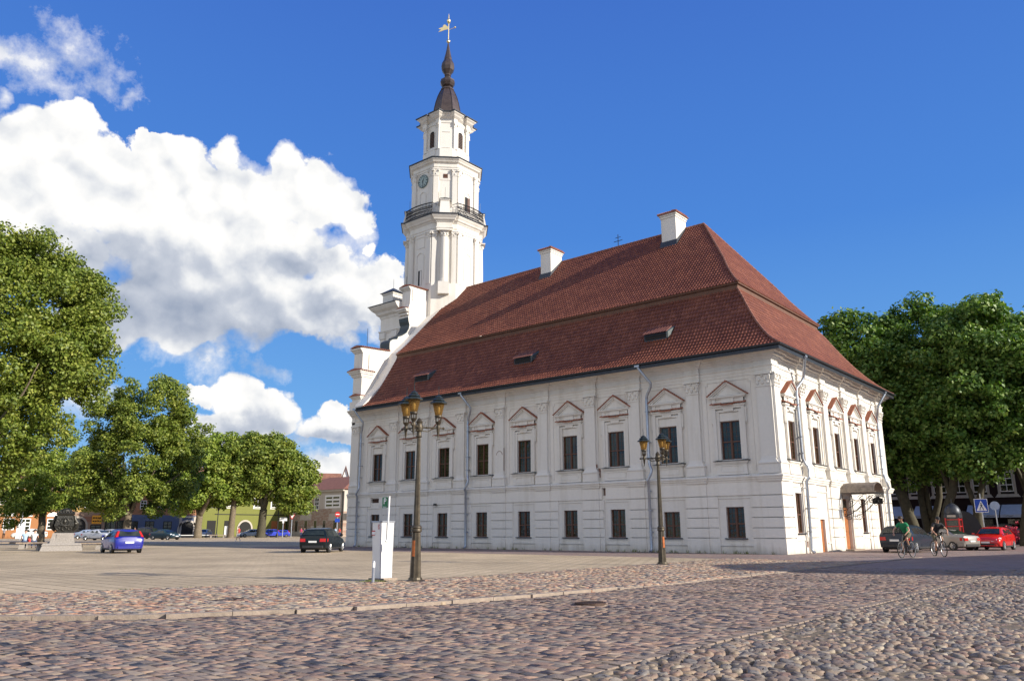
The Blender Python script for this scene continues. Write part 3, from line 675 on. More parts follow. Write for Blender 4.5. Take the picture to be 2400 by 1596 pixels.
    fb(mb, c-.7, c+.7, 8.47, 8.52, o+.09, o+.131)
    mb.prism([(c-.1, 9.19), (c+.1, 9.19), (c, 9.31)], o-.01, o+.31, 2, 1)
    return mb.build('window_surround', ['trim', 'tile_small', 'darkzinc'], parent)
def window(T, a, b, z0, z1, o, parent, grid=(3, 4), name='window', split=.46):
    mb = MB(T); f = .055
    fb(mb, a, a+f, z0, z1, o, o+.09); fb(mb, b-f, b, z0, z1, o, o+.09); fb(mb, a+f, b-f, z0, z0+f, o, o+.09); fb(mb, a+f, b-f, z1-f, z1, o, o+.09)
    mid = (a+b)/2; zt = z0+(z1-z0)*split
    fb(mb, mid-.04, mid+.04, z0+f, z1-f, o+.005, o+.105); fb(mb, a+f, mid-.045, zt-.035, zt+.035, o+.005, o+.095); fb(mb, mid+.045, b-f, zt-.035, zt+.035, o+.005, o+.095)
    for (u0, u1) in ((a+f, mid-.045), (mid+.045, b-f)):
        for (v0, v1, nr) in ((z0+f, zt-.035, grid[1]), (zt+.035, z1-f, grid[1])):
            fb(mb, u0, u0+.03, v0, v1, o+.01, o+.07); fb(mb, u1-.03, u1, v0, v1, o+.01, o+.07)
            for k in range(1, 2): fb(mb, (u0+u1)/2-.008, (u0+u1)/2+.008, v0, v1, o+.012, o+.05)
            for k in range(1, nr): zz = v0+(v1-v0)*k/nr; fb(mb, u0+.03, u1-.03, zz-.006, zz+.006, o+.014, o+.045)
    w_ = mb.build(name, 'wood', parent)
    g = MB(T); g.box((a+.02, z0+.02, o+.02), (b-.02, z1-.02, o+.035)); g.build('pane', 'glass', w_)
    return w_
for c in FWIN: surround(FR, c, TH, .58); window(FR, c-.58, c+.58, 4.95, 7.05, UPW-.17, TH)
for c in SWIN: surround(SR, c, TH, .5); window(SR, c-.5, c+.5, 4.95, 7.05, UPW-.14, TH)
def lowsur(T, h, parent, zb=.45, zt=2.86, ex=.40):
    mb = MB(T); a, b, z0, z1 = h[:4]; o = LO; q = .03
    fb(mb, a-ex, a, zb, zt, o-.01, o+q); fb(mb, b, b+ex, zb, zt, o-.01, o+q); fb(mb, a, b, z1, zt, o-.01, o+q); fb(mb, a, b, zb, z0, o-.01, o+q)
    fb(mb, a-.12, b+.12, z0-.06, z0-.005, o-.3, o+.14, 1)
    m_ = (a+b)/2; e = o+q+.035
    for s_ in (-1, 1):
        fb(mb, *sorted((m_+s_*(m_-a+ex), m_+s_*(m_-a+ex+.05))), zb, zt, o-.01, e)
        fb(mb, *sorted((m_+s_*.35, m_+s_*(m_-a+ex+.05))), zb-.05, zb-.001, o-.01, e)
        fb(mb, *sorted((m_+s_*(m_-a+ex+.05), m_+s_*(m_-a+ex+.11))), z1-.42, z1-.25, o-.01, e)
    fb(mb, m_-.351, m_+.351, zb-.051, zb+.08, o-.01, e-.004); fb(mb, a-ex-.05, b+ex+.05, zt+.001, zt+.05, o-.01, e)
    return mb.build('window_surround', ['trim', 'darkzinc'], parent)
for h in lowF: lowsur(FR, h, TH); window(FR, h[0], h[1], h[2], h[3], LO-.19, TH, (3, 3))
for i in (0, 3, 4): h = lowS[i]; lowsur(SR, h, TH, .72, 3.45, .33); window(SR, h[0], h[1], h[2], h[3], LO-.17, TH, (3, 4))
# framed wall panels between the pilasters
for T, wins, hwp in ((FR, FWIN, 1.36), (SR, SWIN, 1.36)):
    mb = MB(T)
    for c in wins:
        a, b, o = c-hwp+.02, c+hwp-.02, UPW
        fb(mb, a+.12, b-.12, 9.27, 9.31, o-.01, o+.035)
        for s_ in (-1, 1):
            u = c+s_*(hwp-.02)
            fb(mb, *sorted((u, u-s_*.035)), 4.3, 9.13, o-.01, o+.035)
            fb(mb, *sorted((u-s_*.12, u-s_*.15)), 9.13, 9.27, o-.01, o+.034); fb(mb, *sorted((u, u-s_*.15)), 9.10, 9.13, o-.01, o+.036)
    mb.build('wall_panel', 'trim', TH)
# brick niche, vents, small openings
mb = MB(FR); o = UPW+.14
fb(mb, -19.76, -18.99, 5.12, 5.55, o-.02, o+.012); fb(mb, -19.76, -19.52, 5.55, 6.2, o-.02, o+.012); fb(mb, -19.24, -18.99, 5.55, 6.2, o-.02, o+.012); fb(mb, -19.76, -18.99, 6.2, 6.66, o-.02, o+.012)
mb.add([(-19.52, 5.55, o+.004), (-19.24, 5.55, o+.004), (-19.24, 6.2, o+.004), (-19.52, 6.2, o+.004)], [(0, 1, 2, 3)], 1)
mb.lathe([(.15, o+.016), (.001, o+.017)], (-19.38, 6.2, 0), 14, m=1, axis=2)
arc = [(-19.38+.26*math.cos(R(t)), 6.2+.26*math.sin(R(t)), o+.016) for t in range(0, 181, 20)]
mb.tube(arc, .035, 6)
mb.build('exposed_brick_niche', ['brick', 'dark'], TH)
mb = MB(FR); fb(mb, -32.7, -31.75, 3.3, 3.62, LO-.3, LO-.12)
for i in range(7): fb(mb, -32.66+i*.14, -32.6+i*.14, 3.31, 3.61, LO-.119, LO-.09, 1)
fb(mb, -11.05, -10.87, 1.5, 1.92, LO-.34, LO-.25, 1); fb(mb, -11.12, -10.9, 3.25, 3.7, LO-.34, LO-.15)
mb.build('vent', ['brick', 'dark'], TH)
mb = MB(FR); fb(mb, -25.55, -25.35, 2.95, 3.1, .0, .13); mb.build('junction_box', 'darkzinc', TH)
mb = MB(FR); fb(mb, -11.78, -11.45, 4.95, 5.15, UPW+.1, UPW+.152); fb(mb, -11.42, -11.3, 4.35, 4.9, UPW-.0, UPW+.05); mb.build('exposed_brick_patch', 'brick', TH)
mb = MB(FR); fb(mb, -28.95, -28.5, .05, .3, -.13, .04); mb.build('air_vent', 'plaster', TH)
# side facade: doors, panel, plaque, canopy
mb = MB(SR); o = LO-.24
fb(mb, 9.5, 11.0, -.0, 3.06, o-.03, o+.06)
for u in (9.58, 10.29): 
    for z0, z1 in ((.2, .95), (1.1, 2.2)): fb(mb, u, u+.62, z0, z1, o+.06, o+.085)
fb(mb, 10.22, 10.27, .05, 2.4, o+.06, o+.10); fb(mb, 9.5, 11, 2.38, 2.46, o+.06, o+.11); 
for k in range(4): fb(mb, 9.6+k*.35, 9.87+k*.35, 2.52, 2.98, o+.06, o+.075, 1)
d = mb.build('door', ['door', 'glass'], TH)
h_ = MB(SR); h_.tube([(10.34, 1.15, o+.1), (10.34, 1.15, o+.16), (10.2, 1.15, o+.16)], .018, 6); h_.build('handle', 'gold', d)
mb = MB(SR); o = LO-.13; fb(mb, 5.55, 6.3, 0, 1.8, o-.05, o)
for z0 in (.15, .95): fb(mb, 5.63, 6.22, z0, z0+.65, o, o+.02)
mb.build('door', 'door', TH)
mb = MB(SR); o = LO
for a, b, c, d_ in ((5.2, 5.25, 1.85, 3.3), (6.9, 6.95, .5, 3.3), (5.2, 6.95, 3.3, 3.35), (6.5, 6.95, .45, .5)): fb(mb, a, b, c, d_, o-.01, o+.05)
mb.build('door_surround', 'trim', TH); mb = MB(SR)
fb(mb, 9.3, 9.45, 0, 3.3, o-.01, o+.1); fb(mb, 11.05, 11.2, 0, 3.3, o-.01, o+.1); fb(mb, 9.3, 11.2, 3.3, 3.42, o-.01, o+.12)
mb.build('door_surround', 'trim', TH)
mb = MB(SR); fb(mb, 8.55, 8.95, 1.9, 2.4, .0, .03); mb.build('plaque', simple('slate_plaque', (.2, .21, .24), .3, var=.1), TH)
mb = MB(SR); fb(mb, 3.15, 3.4, .3, .62, LO-.3, LO-.1); mb.build('hatch', 'door', TH)
mb = MB(SR); fb(mb, 9.25, 11.3, .0, .09, LO, .45); mb.build('doorstep', 'kerbst', TH)
def canopy():
    y0, y1, zb = 9.3, 11.2, 3.42; n = 12; mb = MB(); mid = (y0+y1)/2; hw_ = (y1-y0)/2
    arcs = [(mid-hw_*math.cos(math.pi*i/n), zb+.58*math.sin(math.pi*i/n)**.85) for i in range(n+1)]
    vs = [(x, y, z+dz) for x in (-.05, 1.9) for dz in (0, -.035) for y, z in arcs]
    k = n+1; fs = []
    for i in range(n): fs += [(i, i+1, 2*k+i+1, 2*k+i), (k+i, 3*k+i, 3*k+i+1, k+i+1)]
    for i in range(n): fs += [(i, k+i, k+i+1, i+1), (2*k+i, 2*k+i+1, 3*k+i+1, 3*k+i)]
    fs += [(0, 2*k, 3*k, k), (n, k+n, 3*k+n, 2*k+n)]
    mb.add(vs, fs)
    for x in (.3, .85, 1.4, 1.85): mb.tube([(x, y, z+.005) for y, z in arcs], .02, 5)
    mb.box((-.05, y0-.06, zb-.05), (1.96, y0+.02, zb+.02)); mb.box((-.05, y1-.02, zb-.05), (1.96, y1+.06, zb+.02))
    c = mb.build('canopy', simple('weathered_canopy', (.24, .20, .165), .5, .5, var=.4, scale=5, bumps=.3, bscale=5), TH)
    for y in (y0, y1):
        b = MB(); s_ = -1
        b.tube([(.0, y, 3.36), (1.9, y, 3.36)], .02, 6)
        b.tube([(.02, y, 2.0), (.02, y, 3.3)], .02, 6)
        pts = [(.05+1.55*t, y, 2.0+1.2*t**1.6) for t in [i/10 for i in range(11)]]; b.tube(pts, .02, 6)
        def scroll(cx, cz, r, a0, turns, sgn=1):
            P = []; m_ = 26
            for i in range(m_+1):
                q = i/m_; a = a0+sgn*q*turns*6.283; rr_ = r*(1-.85*q); P.append((cx+rr_*math.cos(a), y, cz+rr_*math.sin(a)))
            b.tube(P, .017, 5)
        scroll(1.75, 3.0, .26, -1.6, 1.6, -1); scroll(.32, 2.0, .24, 2.4, 1.7, 1); scroll(.55, 2.85, .2, 0, 1.5, 1); scroll(1.1, 3.05, .18, 3, 1.4, -1); scroll(1.4, 2.75, .12, 2, 1.3, 1)
        b.tube([(.1, y, 2.35), (.6, y, 2.6), (1.3, y, 3.3)], .016, 5); b.tube([(.3, y, 2.24), (.8, y, 2.3), (1.2, y, 2.7)], .014, 5)
        b.build('bracket', 'iron', c)
    b = MB()
    for i in range(14):
        y = y0+.1+i*.13; b.tube([(1.9, y, 3.36), (1.93, y+.05, 3.24), (1.9, y, 3.14), (1.87, y-.05, 3.24), (1.9, y, 3.36)], .012, 5)
    b.tube([(1.9, y0, 3.37), (1.9, y1, 3.37)], .02, 6); b.tube([(1.9, y0, 3.13), (1.9, y1, 3.13)], .014, 6)
    b.build('fretwork', 'iron', c)
    b = MB(); b.box((1.15, 11.34, 2.75), (1.75, 11.39, 3.02)); b.prism([(1.1, 3.02), (1.8, 3.02), (1.45, 3.2)], 11.34, 11.39, 1); b.build('house_crest', 'iron', c)
canopy()

# ---- roof -------------------------------------------------------
E0 = .72
LOWP = [(0, 10.80), (.35, 11.03), (.8, 11.40), (1.3, 11.93), (1.8, 12.55), (2.3, 13.28), (2.75, 14.02), (3.2, 14.80), (3.62, 15.42)]
UPP = [(3.42, 15.72), (3.9, 16.10), (4.5, 16.65), (5.3, 17.45), (6.3, 18.46), (11.0, 23.2)]
SIDEP = [(3.42, 15.72), (3.8, 16.12), (4.25, 16.68), (4.85, 17.45), (5.5, 18.46), (8.95, 23.2)]
def resample(P, step):
    P = [Vector((a, b)) for a, b in P]; Ls = [0]
    for a, b in zip(P, P[1:]): Ls.append(Ls[-1]+(b-a).length)
    n = max(2, round(Ls[-1]/step)); out = []
    for i in range(n+1):
        t = Ls[-1]*i/n; j = max(k for k in range(len(Ls)-1) if Ls[k] <= t+1e-9); f = (t-Ls[j])/(Ls[j+1]-Ls[j]); out.append(P[j].lerp(P[j+1], f))
    return out
def tiled(name, prof, u_lo, u_hi, place, step_u=.21, step_v=.33):
    """real pantile relief: waves across, stepped courses up the slope. u_lo/u_hi(d): slope limits; place(u, d, z)->world"""
    rows = resample(prof, step_v); nv = len(rows)-1; V = []; F = []; UV = []
    U0 = min(u_lo(r.x) for r in rows); U1 = max(u_hi(r.x) for r in rows); nt_ = int((U1-U0)/step_u)+1; sub = 5
    ph = [0, .3, .55, .75, .92]; hh = [0.0, .042, .05, .02, -.012]
    for r in range(nv):
        a, b = rows[r], rows[r+1]; t = (b-a).normalized(); nx, nz = -t.y, t.x
        lo, hi = (u_lo(a.x), u_hi(a.x)), (u_lo(b.x), u_hi(b.x))
        base = len(V); cols = nt_*sub+1
        for q, (p, lift, lim) in enumerate(((a, .045, lo), (b, .008, hi))):
            for i in range(cols):
                k, s_ = divmod(i, sub); u = U0+(k+ph[s_])*step_u; h = hh[s_]+lift
                uu = min(max(u, lim[0]), lim[1]); V.append(place(uu, p.x+nx*h, p.y+nz*h)); 
        for i in range(cols): # front lip of the course
            k, s_ = divmod(i, sub); u = U0+(k+ph[s_])*step_u; uu = min(max(u, lo[0]), lo[1]); h = hh[s_]-.01
            V.append(place(uu, a.x+nx*h, a.y+nz*h))
        for i in range(cols-1):
            k, s_ = divmod(i, sub); u = U0+(k+ph[s_])*step_u; u2 = u+.25*step_u
            if u2 < min(lo[0], hi[0]) or u > max(lo[1], hi[1]): continue
            F.append((base+i, base+i+1, base+cols+i+1, base+cols+i)); UV += [(k+.5, r+.5)]*4
            F.append((base+2*cols+i, base+2*cols+i+1, base+i+1, base+i)); UV += [(k+.5, r+.5)]*4
    me = bpy.data.meshes.new(name); me.from_pydata(V, [], F)
    uv = me.uv_layers.new(name='UVMap'); uv.data.foreach_set('uv', np.array(UV, np.float32).ravel())
    me.polygons.foreach_set('use_smooth', [True]*len(F)); me.materials.append(MT['tiles']); me.set_sharp_from_angle(angle=R(50))
    o = bpy.data.objects.new(name, me); COL.objects.link(o); o.parent = TH; return o
XR0 = -33.35; Y1 = W+.72
def itp(P, d):
    for (a, b), (c, e) in zip(P, P[1:]):
        if d <= c: return b+(e-b)*(d-a)/(c-a)
    return P[-1][1]
UPS = [(a, c) for (a, _), (c, _) in zip(UPP, SIDEP)]      # front inset -> side inset at the same height
def f2s(d): return d if d <= 3.62 and d < 3.42 else itp(UPS, max(d, 3.42))
FARK = 1.27
def s2n(P_side, P_front, d): return itp([(a, c) for (a, _), (c, _) in zip(P_side, P_front)], d)
tiled('roof', LOWP, lambda d: XR0, lambda d: E0-d, lambda u, d, z: (u, -E0+d, z))
tiled('roof', UPP, lambda d: XR0, lambda d: E0-itp(UPS, max(3.42, d)), lambda u, d, z: (u, -E0+d, z))
tiled('roof', LOWP, lambda d: -E0+d, lambda d: Y1-d*FARK, lambda u, d, z: (E0-d, u, z))
FN = [(a, c) for (a, _), (c, _) in zip(SIDEP, UPP)]
ymid = -E0+11.0
def farlim(d):
    n_ = itp(FN, max(3.42, d)); t = (n_-3.42)/(11.0-3.42); return (Y1-3.42*FARK)*(1-t)+ymid*t
tiled('roof', SIDEP, lambda d: -E0+itp(FN, max(3.42, d)), farlim, lambda u, d, z: (E0-d, u, z))
# back slope, break boards, flashings
mb = MB()
bk = [(Y1, 10.8), (Y1-1.8*FARK, 12.55), (Y1-3.62*FARK, 15.42), (Y1-3.42*FARK, 15.72), (farlim(5.0), 17.6), (ymid, 23.2)]
hx = [E0, E0-1.8, E0-3.62, E0-3.42, E0-4.95, E0-8.95]
for i in range(5): mb.add([(XR0, bk[i][0], bk[i][1]), (hx[i], bk[i][0], bk[i][1]), (hx[i+1], bk[i+1][0], bk[i+1][1]), (XR0, bk[i+1][0], bk[i+1][1])], [(0, 1, 2, 3)])
mb.build('rear_slope', simple('tile_plain', (.26, .075, .042), .6, var=.3, scale=6), TH, fix=False)
mb = MB()
bd = 3.50
mb.sweep([(XR0, -E0+bd), (E0-bd, -E0+bd), (E0-bd, Y1-bd*FARK), (XR0, Y1-bd*FARK)], [(-.45, 15.2), (-.02, 15.30), (-.02, 15.62), (.09, 15.64), (.10, 15.715), (-.45, 15.75)])
mb.build('break_board', simple('brown_board', (.13, .06, .035), .7, var=.25), TH)
mb = MB()
def hipline(P, n0, w_=.085):
    pts = [Vector(p) for p in P]; out = []
    tot = sum((b-a).length for a, b in zip(pts, pts[1:])); step = .34; n = int(tot/step); 
    def at(t):
        for a, b in zip(pts, pts[1:]):
            l = (b-a).length
            if t <= l: return a+(b-a)*(t/l)
            t -= l
        return pts[-1]
    for i in range(n):
        a = at(i*tot/n-.0); b = at((i+1.12)*tot/n); mb.tube([a, b], [w_, w_*.78], 7)
hipline([(E0-d, -E0+d, z+.05) for d, z in LOWP], 0)
hipline([(E0-s, -E0+d, z+.05) for (d, z), (s, _) in zip(UPP, SIDEP)], 0)
hipline([(E0-d, Y1-d*FARK, z+.05) for d, z in LOWP], 0)
hipline([(E0-s, farlim(s), z+.05) for (d, z), (s, _) in zip(UPP, SIDEP)], 0)
hipline([(E0-8.95, ymid, 23.25), (XR0, ymid, 23.25)], 0, .10)
mb.build('ridge_tiles', simple('mortared_ridge_tile', (.24, .10, .065), .8, var=.45, scale=6), TH)
mb = MB()   # gutter and shade-painted fascia, dark along the south, along the east too
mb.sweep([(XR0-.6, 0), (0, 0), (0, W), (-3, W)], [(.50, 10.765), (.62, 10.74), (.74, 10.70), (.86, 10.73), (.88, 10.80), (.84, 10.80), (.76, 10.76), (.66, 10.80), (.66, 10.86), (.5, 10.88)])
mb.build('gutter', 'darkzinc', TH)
mb = MB(); mb.sweep([(XR0-.6, 0), (0, 0), (0, W), (-3, W)], [(.56, 10.60), (.70, 10.50), (.72, 10.50), (.73, 10.69), (.60, 10.739), (.56, 10.739)]); mb.build('eaves_shade_board', 'darkzinc', TH)  # dark board, its colour and depth standing in for shadow under the gutter
mb = MB()
def pipe(T, pts, rr_=.085): mb = MB(T); mb.tube(pts, rr_, 10); mb.lathe([(.09, 10.6), (.16, 10.72), (.16, 10.78), (.1, 10.79)], (0, 0, 0), 10) if False else None; return mb
def downpipe(T, c, side=-1):
    mb = MB(T); s_ = side; o0 = .72; ow = UPW+.26
    P = [(c, 10.72, o0), (c+.03, 10.55, o0), (c+s_*-.0+.62*-s_, 9.62, .34), (c+.55*-s_, 9.4, .28), (c+.15*-s_, 8.95, ow), (c+.12*-s_, 8.7, ow), (c+.12*-s_, 5.05, ow), (c+.2*-s_, 4.85, ow+.05), (c+.36*-s_, 4.6, ow+.17), (c+.34*-s_, 4.4, ow+.22), (c+.15*-s_, 4.0, ow+.27), (c+.1*-s_, 3.8, .18), (c+.1*-s_, .25, .14), (c+.1*-s_, .12, .17), (c+.1*-s_, .03, .3)]
    mb.tube(P, [.10]+[.082]*(len(P)-1), 10)
    fb(mb, c-.16, c+.16, 10.62, 10.78, o0-.12, o0+.12)
    for z in (8.0, 6.2, 5.3): fb(mb, c+.12*-s_-.1, c+.12*-s_+.1, z, z+.05, ow-.2, ow+.09)
    for z in (3.4, 2.3, 1.1): fb(mb, c+.1*-s_-.1, c+.1*-s_+.1, z, z+.05, 0, .23)
    mb.build('downpipe', 'zinc', TH, smooth=True)
for c in (-34.2, -22.4, -7.85): downpipe(FR, c)
for c, sd_ in ((3.0, -1), (18.6, 1)): downpipe(SR, c, sd_)
# lucarnes
MT['ventile'] = simple('dark_tile', (.17, .06, .038), .6, var=.3, scale=8)
def lucarne(x0, wd=1.6):
    mb = MB(); y0, z0 = 1.0, 12.52
    mb.hexa([(x0, y0, z0), (x0+wd, y0, z0), (x0+wd, y0+1.1, z0+1.0), (x0, y0+1.1, z0+1.0)], [(x0, y0-.02, z0+.42), (x0+wd, y0-.02, z0+.42), (x0+wd, y0+1.0, z0+1.15), (x0, y0+1.0, z0+1.15)], 1)
    mb.box((x0+.08, y0-.04, z0+.1), (x0+wd-.08, y0-.01, z0+.34), 2)
    d = mb.build('roof_vent', ['darkzinc', 'darkzinc', 'dark'], TH)
    t = MB(); n = 9
    for i in range(n):
        u = x0-.08+i*(wd+.16)/n; w_ = (wd+.16)/n
        t.hexa([(u, y0-.2, z0+.42), (u+w_-.02, y0-.2, z0+.42), (u+w_-.02, y0+1.05, z0+1.17), (u, y0+1.05, z0+1.17)], [(u+.03, y0-.2, z0+.46), (u+w_-.05, y0-.2, z0+.46), (u+w_-.05, y0+1.05, z0+1.25), (u+.03, y0+1.05, z0+1.25)])
    t.build('vent_tiles', 'ventile', d)
    t = MB(); t.hexa([(x0+wd, y0-.15, z0+.05), (x0+wd+.1, y0-.1, z0+.05), (x0+wd+.35, y0+1.0, z0+1.02), (x0+wd, y0+1.0, z0+1.02)], [(x0+wd, y0-.15, z0+.46), (x0+wd+.1, y0-.1, z0+.42), (x0+wd+.35, y0+1.1, z0+1.16), (x0+wd, y0+1.1, z0+1.16)]); t.build('flashing', 'greensheet', d)
for x0 in (-29.1, -18.85, -8.3): lucarne(x0)
# chimneys
def chimney(x0, x1, y0, y1, zb, zt):
    mb = MB(); mb.box((x0, y0, zb), (x1, y1, zt-.45)); mb.box((x0-.05, y0-.05, zt-.45), (x1+.05, y1+.05, zt-.28)); mb.box((x0-.11, y0-.11, zt-.28), (x1+.11, y1+.11, zt-.15))
    c = mb.build('chimney', 'plaster', TH); cx, cy = (x0+x1)/2, (y0+y1)/2
    t = MB(); t.taper((cx, cy), (x1-x0+.42, y1-y0+.42), (x1-x0+.36, y1-y0+.36), zt-.149, zt-.08); t.taper((cx, cy), (x1-x0+.36, y1-y0+.36), (.2, .3), zt-.079, zt+.32)
    for i in range(int((x1-x0+.4)/.17)): t.tube([(x0-.18+i*.17, y0-.2, zt-.07), (cx+(x0-.18+i*.17-cx)*.25, cy-.1, zt+.3)], .05, 5)
    for i in range(int((y1-y0+.4)/.17)): t.tube([(x1+.2, y0-.18+i*.17, zt-.07), (cx+.08, cy+(y0-.18+i*.17-cy)*.3, zt+.3)], .05, 5)
    t.build('chimney_cap', 'tile_small', c)
    f = MB(); f.hexa([(x0-.1, y0-.25, zb+.25), (x1+.1, y0-.25, zb+.25), (x1+.1, y1, zb+1.8), (x0-.1, y1, zb+1.8)], [(x0-.07, y0-.06, zb+.75), (x1+.07, y0-.06, zb+.75), (x1+.07, y1, zb+2.2), (x0-.07, y1, zb+2.2)]); f.build('flashing', 'darkzinc', c)
chimney(-10.95, -9.75, 8.75, 10.35, 21.2, 24.25); chimney(-22.4, -21.35, 8.75, 10.3, 21.2, 24.2)
mb = MB(); mb.tube([(-15.7, ymid, 23.2), (-15.7, ymid, 24.3)], .03, 6); mb.tube([(-16.1, ymid, 23.75), (-15.3, ymid, 23.75)], .025, 6); mb.tube([(-15.95, ymid, 24.05), (-15.45, ymid, 24.05)], .02, 6); mb.build('ridge_cross', 'iron', TH)

# ---- stepped west gable -------------------------------------------
GX0, GX1 = -35.5, -34.4
half = [(.0, 10.5), (.0, 11.9), (.02, 16.05), (2.92, 16.2), (2.86, 16.9), (2.95, 17.1), (3.25, 17.28), (3.72, 17.4), (3.8, 17.62), (4.25, 17.8), (4.75, 18.15), (5.02, 18.6), (5.08, 18.95), (4.95, 19.3), (4.9, 19.6), (4.98, 19.9), (4.9, 20.5), (5.05, 20.9), (5.15, 22.62)]
poly = half+[(2*ymid-y, z) for y, z in half[::-1]]
mb = MB(); mb.prism(poly, GX0, GX1, 0)
# raking parapet between gable and the tiles
rk = [(-.6, 10.55), (-.6, 11.0), (1.1, 12.75), (2.55, 14.95), (3.0, 15.95), (4.6, 17.5), (ymid, 23.42), (ymid, 22.0), (3, 14.5), (1.0, 11.5)]
mb.prism(rk, GX1+.001, XR0+.02, 0)
# pier mouldings on the gable's end
mb.box((GX0-.12, -.16, 10.55), (GX1+.12, .6, 11.5))
g = mb.build('gable', 'plaster', TH)
mb = MB()
for z0, d in ((13.55, .1), (13.66, .16), (13.8, .28), (13.95, .38)): mb.box((GX0-d, -d, z0), (GX1+d*.6, 1.05+d*.5, z0+.14 if z0 < 13.9 else 14.06))
mb.build('gable_cornice', 'trim', g); mb = MB()
for z0, d in ((11.75, .06), (11.86, .14)): mb.box((GX0-d, -d-.05, z0), (GX1+d*.8, .55+d, z0+.105))
mb.build('gable_cornice', 'trim', g); mb = MB()
for z0, d in ((15.6, .07), (15.72, .16), (15.84, .26)): mb.box((GX0-d, -d, z0), (GX1+.02, .5, z0+.118))
m2_ = MB(); m2_.box((GX1, .64, 14.3), (GX1+.09, .74, 15.5)); m2_.build('gable_moulding', 'trim', g)
mb.build('gable_cornice', 'trim', g); mb = MB()
for z0, d in ((22.2, .07), (22.32, .16), (22.44, .26)): mb.box((GX0-d, 5.15-d, z0), (GX1+.02, 5.6, z0+.118))
mb.build('gable_cornice', 'trim', g); mb = MB()
for z0, d in ((19.9, .1), (20.2, .2), (20.35, .3)): mb.box((GX0-d, 4.9-d, z0), (GX1-.05, 5.3, z0+.14))
mb.build('gable_cornice', 'trim', g)
mb = MB(); mb.box((GX1, 5.28, 21.3), (GX1+.08, 5.36, 22.4)); mb.build('gable_moulding', 'trim', g)
mb = MB()
def capt(x0, x1, y0, y1, z0, z1, n=None, along='x'):
    n = max(2, int((y1-y0)/.19)) if along == 'x' else max(2, int((x1-x0)/.19))
    for i in range(n):
        if along == 'x':
            u = y0+(y1-y0)*i/n; w_ = (y1-y0)/n; za = z0+(z1-z0)*i/n; xm = (x0+x1)/2
            mb.hexa([(x0, u, za-.03), (x1, u, za-.03), (x1, u+w_-.02, za-.03), (x0, u+w_-.02, za-.03)], [(xm-.25, u+.02, za+.14), (xm+.25, u+.02, za+.14), (xm+.25, u+w_-.04, za+.14), (xm-.25, u+w_-.04, za+.14)])
            mb.tube([(xm, u+w_*.4, za+.15), (x1+.03, u+w_*.4, za-.0)], .045, 5); mb.tube([(xm, u+w_*.4, za+.15), (x0-.03, u+w_*.4, za-.0)], .045, 5)
capt(GX0-.25, GX1+.15, -.28, 2.95, 16.06, 16.22); 
for q in ((GX0-.25, GX1+.15, 4.9, 9.6, 22.64, 22.7), (GX0-.25, GX1+.15, 10.9, 15.4, 22.68, 22.64), (GX0-.4, GX1+.3, -.42, 1.25, 14.08, 14.08), (GX0-.2, GX1+.15, -.24, .72, 11.97, 11.97), (GX0-.32, GX1-.03, 4.62, 5.0, 20.52, 20.5)):
    mb.build('gable_tiles', 'tile_small', g); mb = MB(); capt(*q)
mb.build('gable_tiles', 'tile_small', g)
mb = MB()   # sheet covers on the scrolls
hv = [(2.87, 16.3), (2.86, 16.9), (2.95, 17.1), (3.25, 17.28), (3.72, 17.4), (3.8, 17.62), (4.25, 17.8), (4.75, 18.15), (5.02, 18.6), (5.08, 18.95), (4.95, 19.3), (4.9, 19.6)]
for (a, b), (c, d) in zip(hv, hv[1:]):
    mb.hexa([(GX0-.08, a, b), (GX1+.03, a, b), (GX1+.03, c, d), (GX0-.08, c, d)], [(GX0-.08, a-.05, b+.03), (GX1+.03, a-.05, b+.03), (GX1+.03, c-.05, d+.03), (GX0-.08, c-.05, d+.03)])
mb.build('scroll_cover', 'greensheet', g)
for (x, y, z, h) in ((GX0+.5, .9, 16.2, 1.7), (GX0+.3, 5.3, 22.7, 1.0)):
    r_ = MB(); r_.tube([(x, y, z), (x, y, z+h)], .018, 5); r_.build('lightning_rod', 'iron', g)

# ---- west risalit (base of the tower, behind the gable) ------------
mb = MB(); rx0, rx1, ry0, ry1 = -38.4, -35.52, 5.15, 2*ymid-5.15
mb.box((rx0, ry0, 0), (rx1, ry1, 20.6))
for z0, d in ((18.75, .08), (18.87, .14)): mb.box((rx0-d, ry0-d, z0), (rx1, ry1+d, z0+.11))
for x in (rx0+.1, -36.7): mb.box((x, ry0-.1, 12), (x+.6, ry0, 18.7)); mb.box((x-.08, ry0-.18, 18.2), (x+.68, ry0-.001, 18.74))
rs = mb.build('west_risalit', 'plaster', TH)
mb = MB(); P = [(rx1, ry0), (rx0, ry0), (rx0, ry1), (rx1, ry1)][::-1]
mb.sweep([(rx1, ry1), (rx0, ry1), (rx0, ry0), (rx1, ry0)], [(-.2, 20.1), (.05, 20.15), (.1, 20.35), (.3, 20.5), (.38, 20.7), (.62, 20.9), (.8, 21.15), (.82, 21.25), (-.2, 21.4)])
mb.build('cornice', 'trim', rs)
mb = MB(); mb.sweep([(rx1, ry1), (rx0, ry1), (rx0, ry0), (rx1, ry0)], [(-.2, 21.41), (.9, 21.26), (.9, 21.31), (-.2, 21.46)]); mb.build('cornice_sheet', 'darkzinc', rs)
mb = MB(); mb.box((-38.3, 5.2, 21.3), (-36.9, 6.5, 22.45)); mb.box((-38.38, 5.12, 22.45), (-36.82, 6.58, 22.6)); pn = mb.build('pinnacle', 'plaster', rs)
mb = MB(); mb.taper((-37.6, 5.85), (1.85, 1.75), (.1, .1), 22.61, 23.2); mb.tube([(-37.6, 5.85, 23.1), (-37.6, 5.85, 24.1)], .015, 5); mb.build('pinnacle_cap', 'darkzinc', pn)
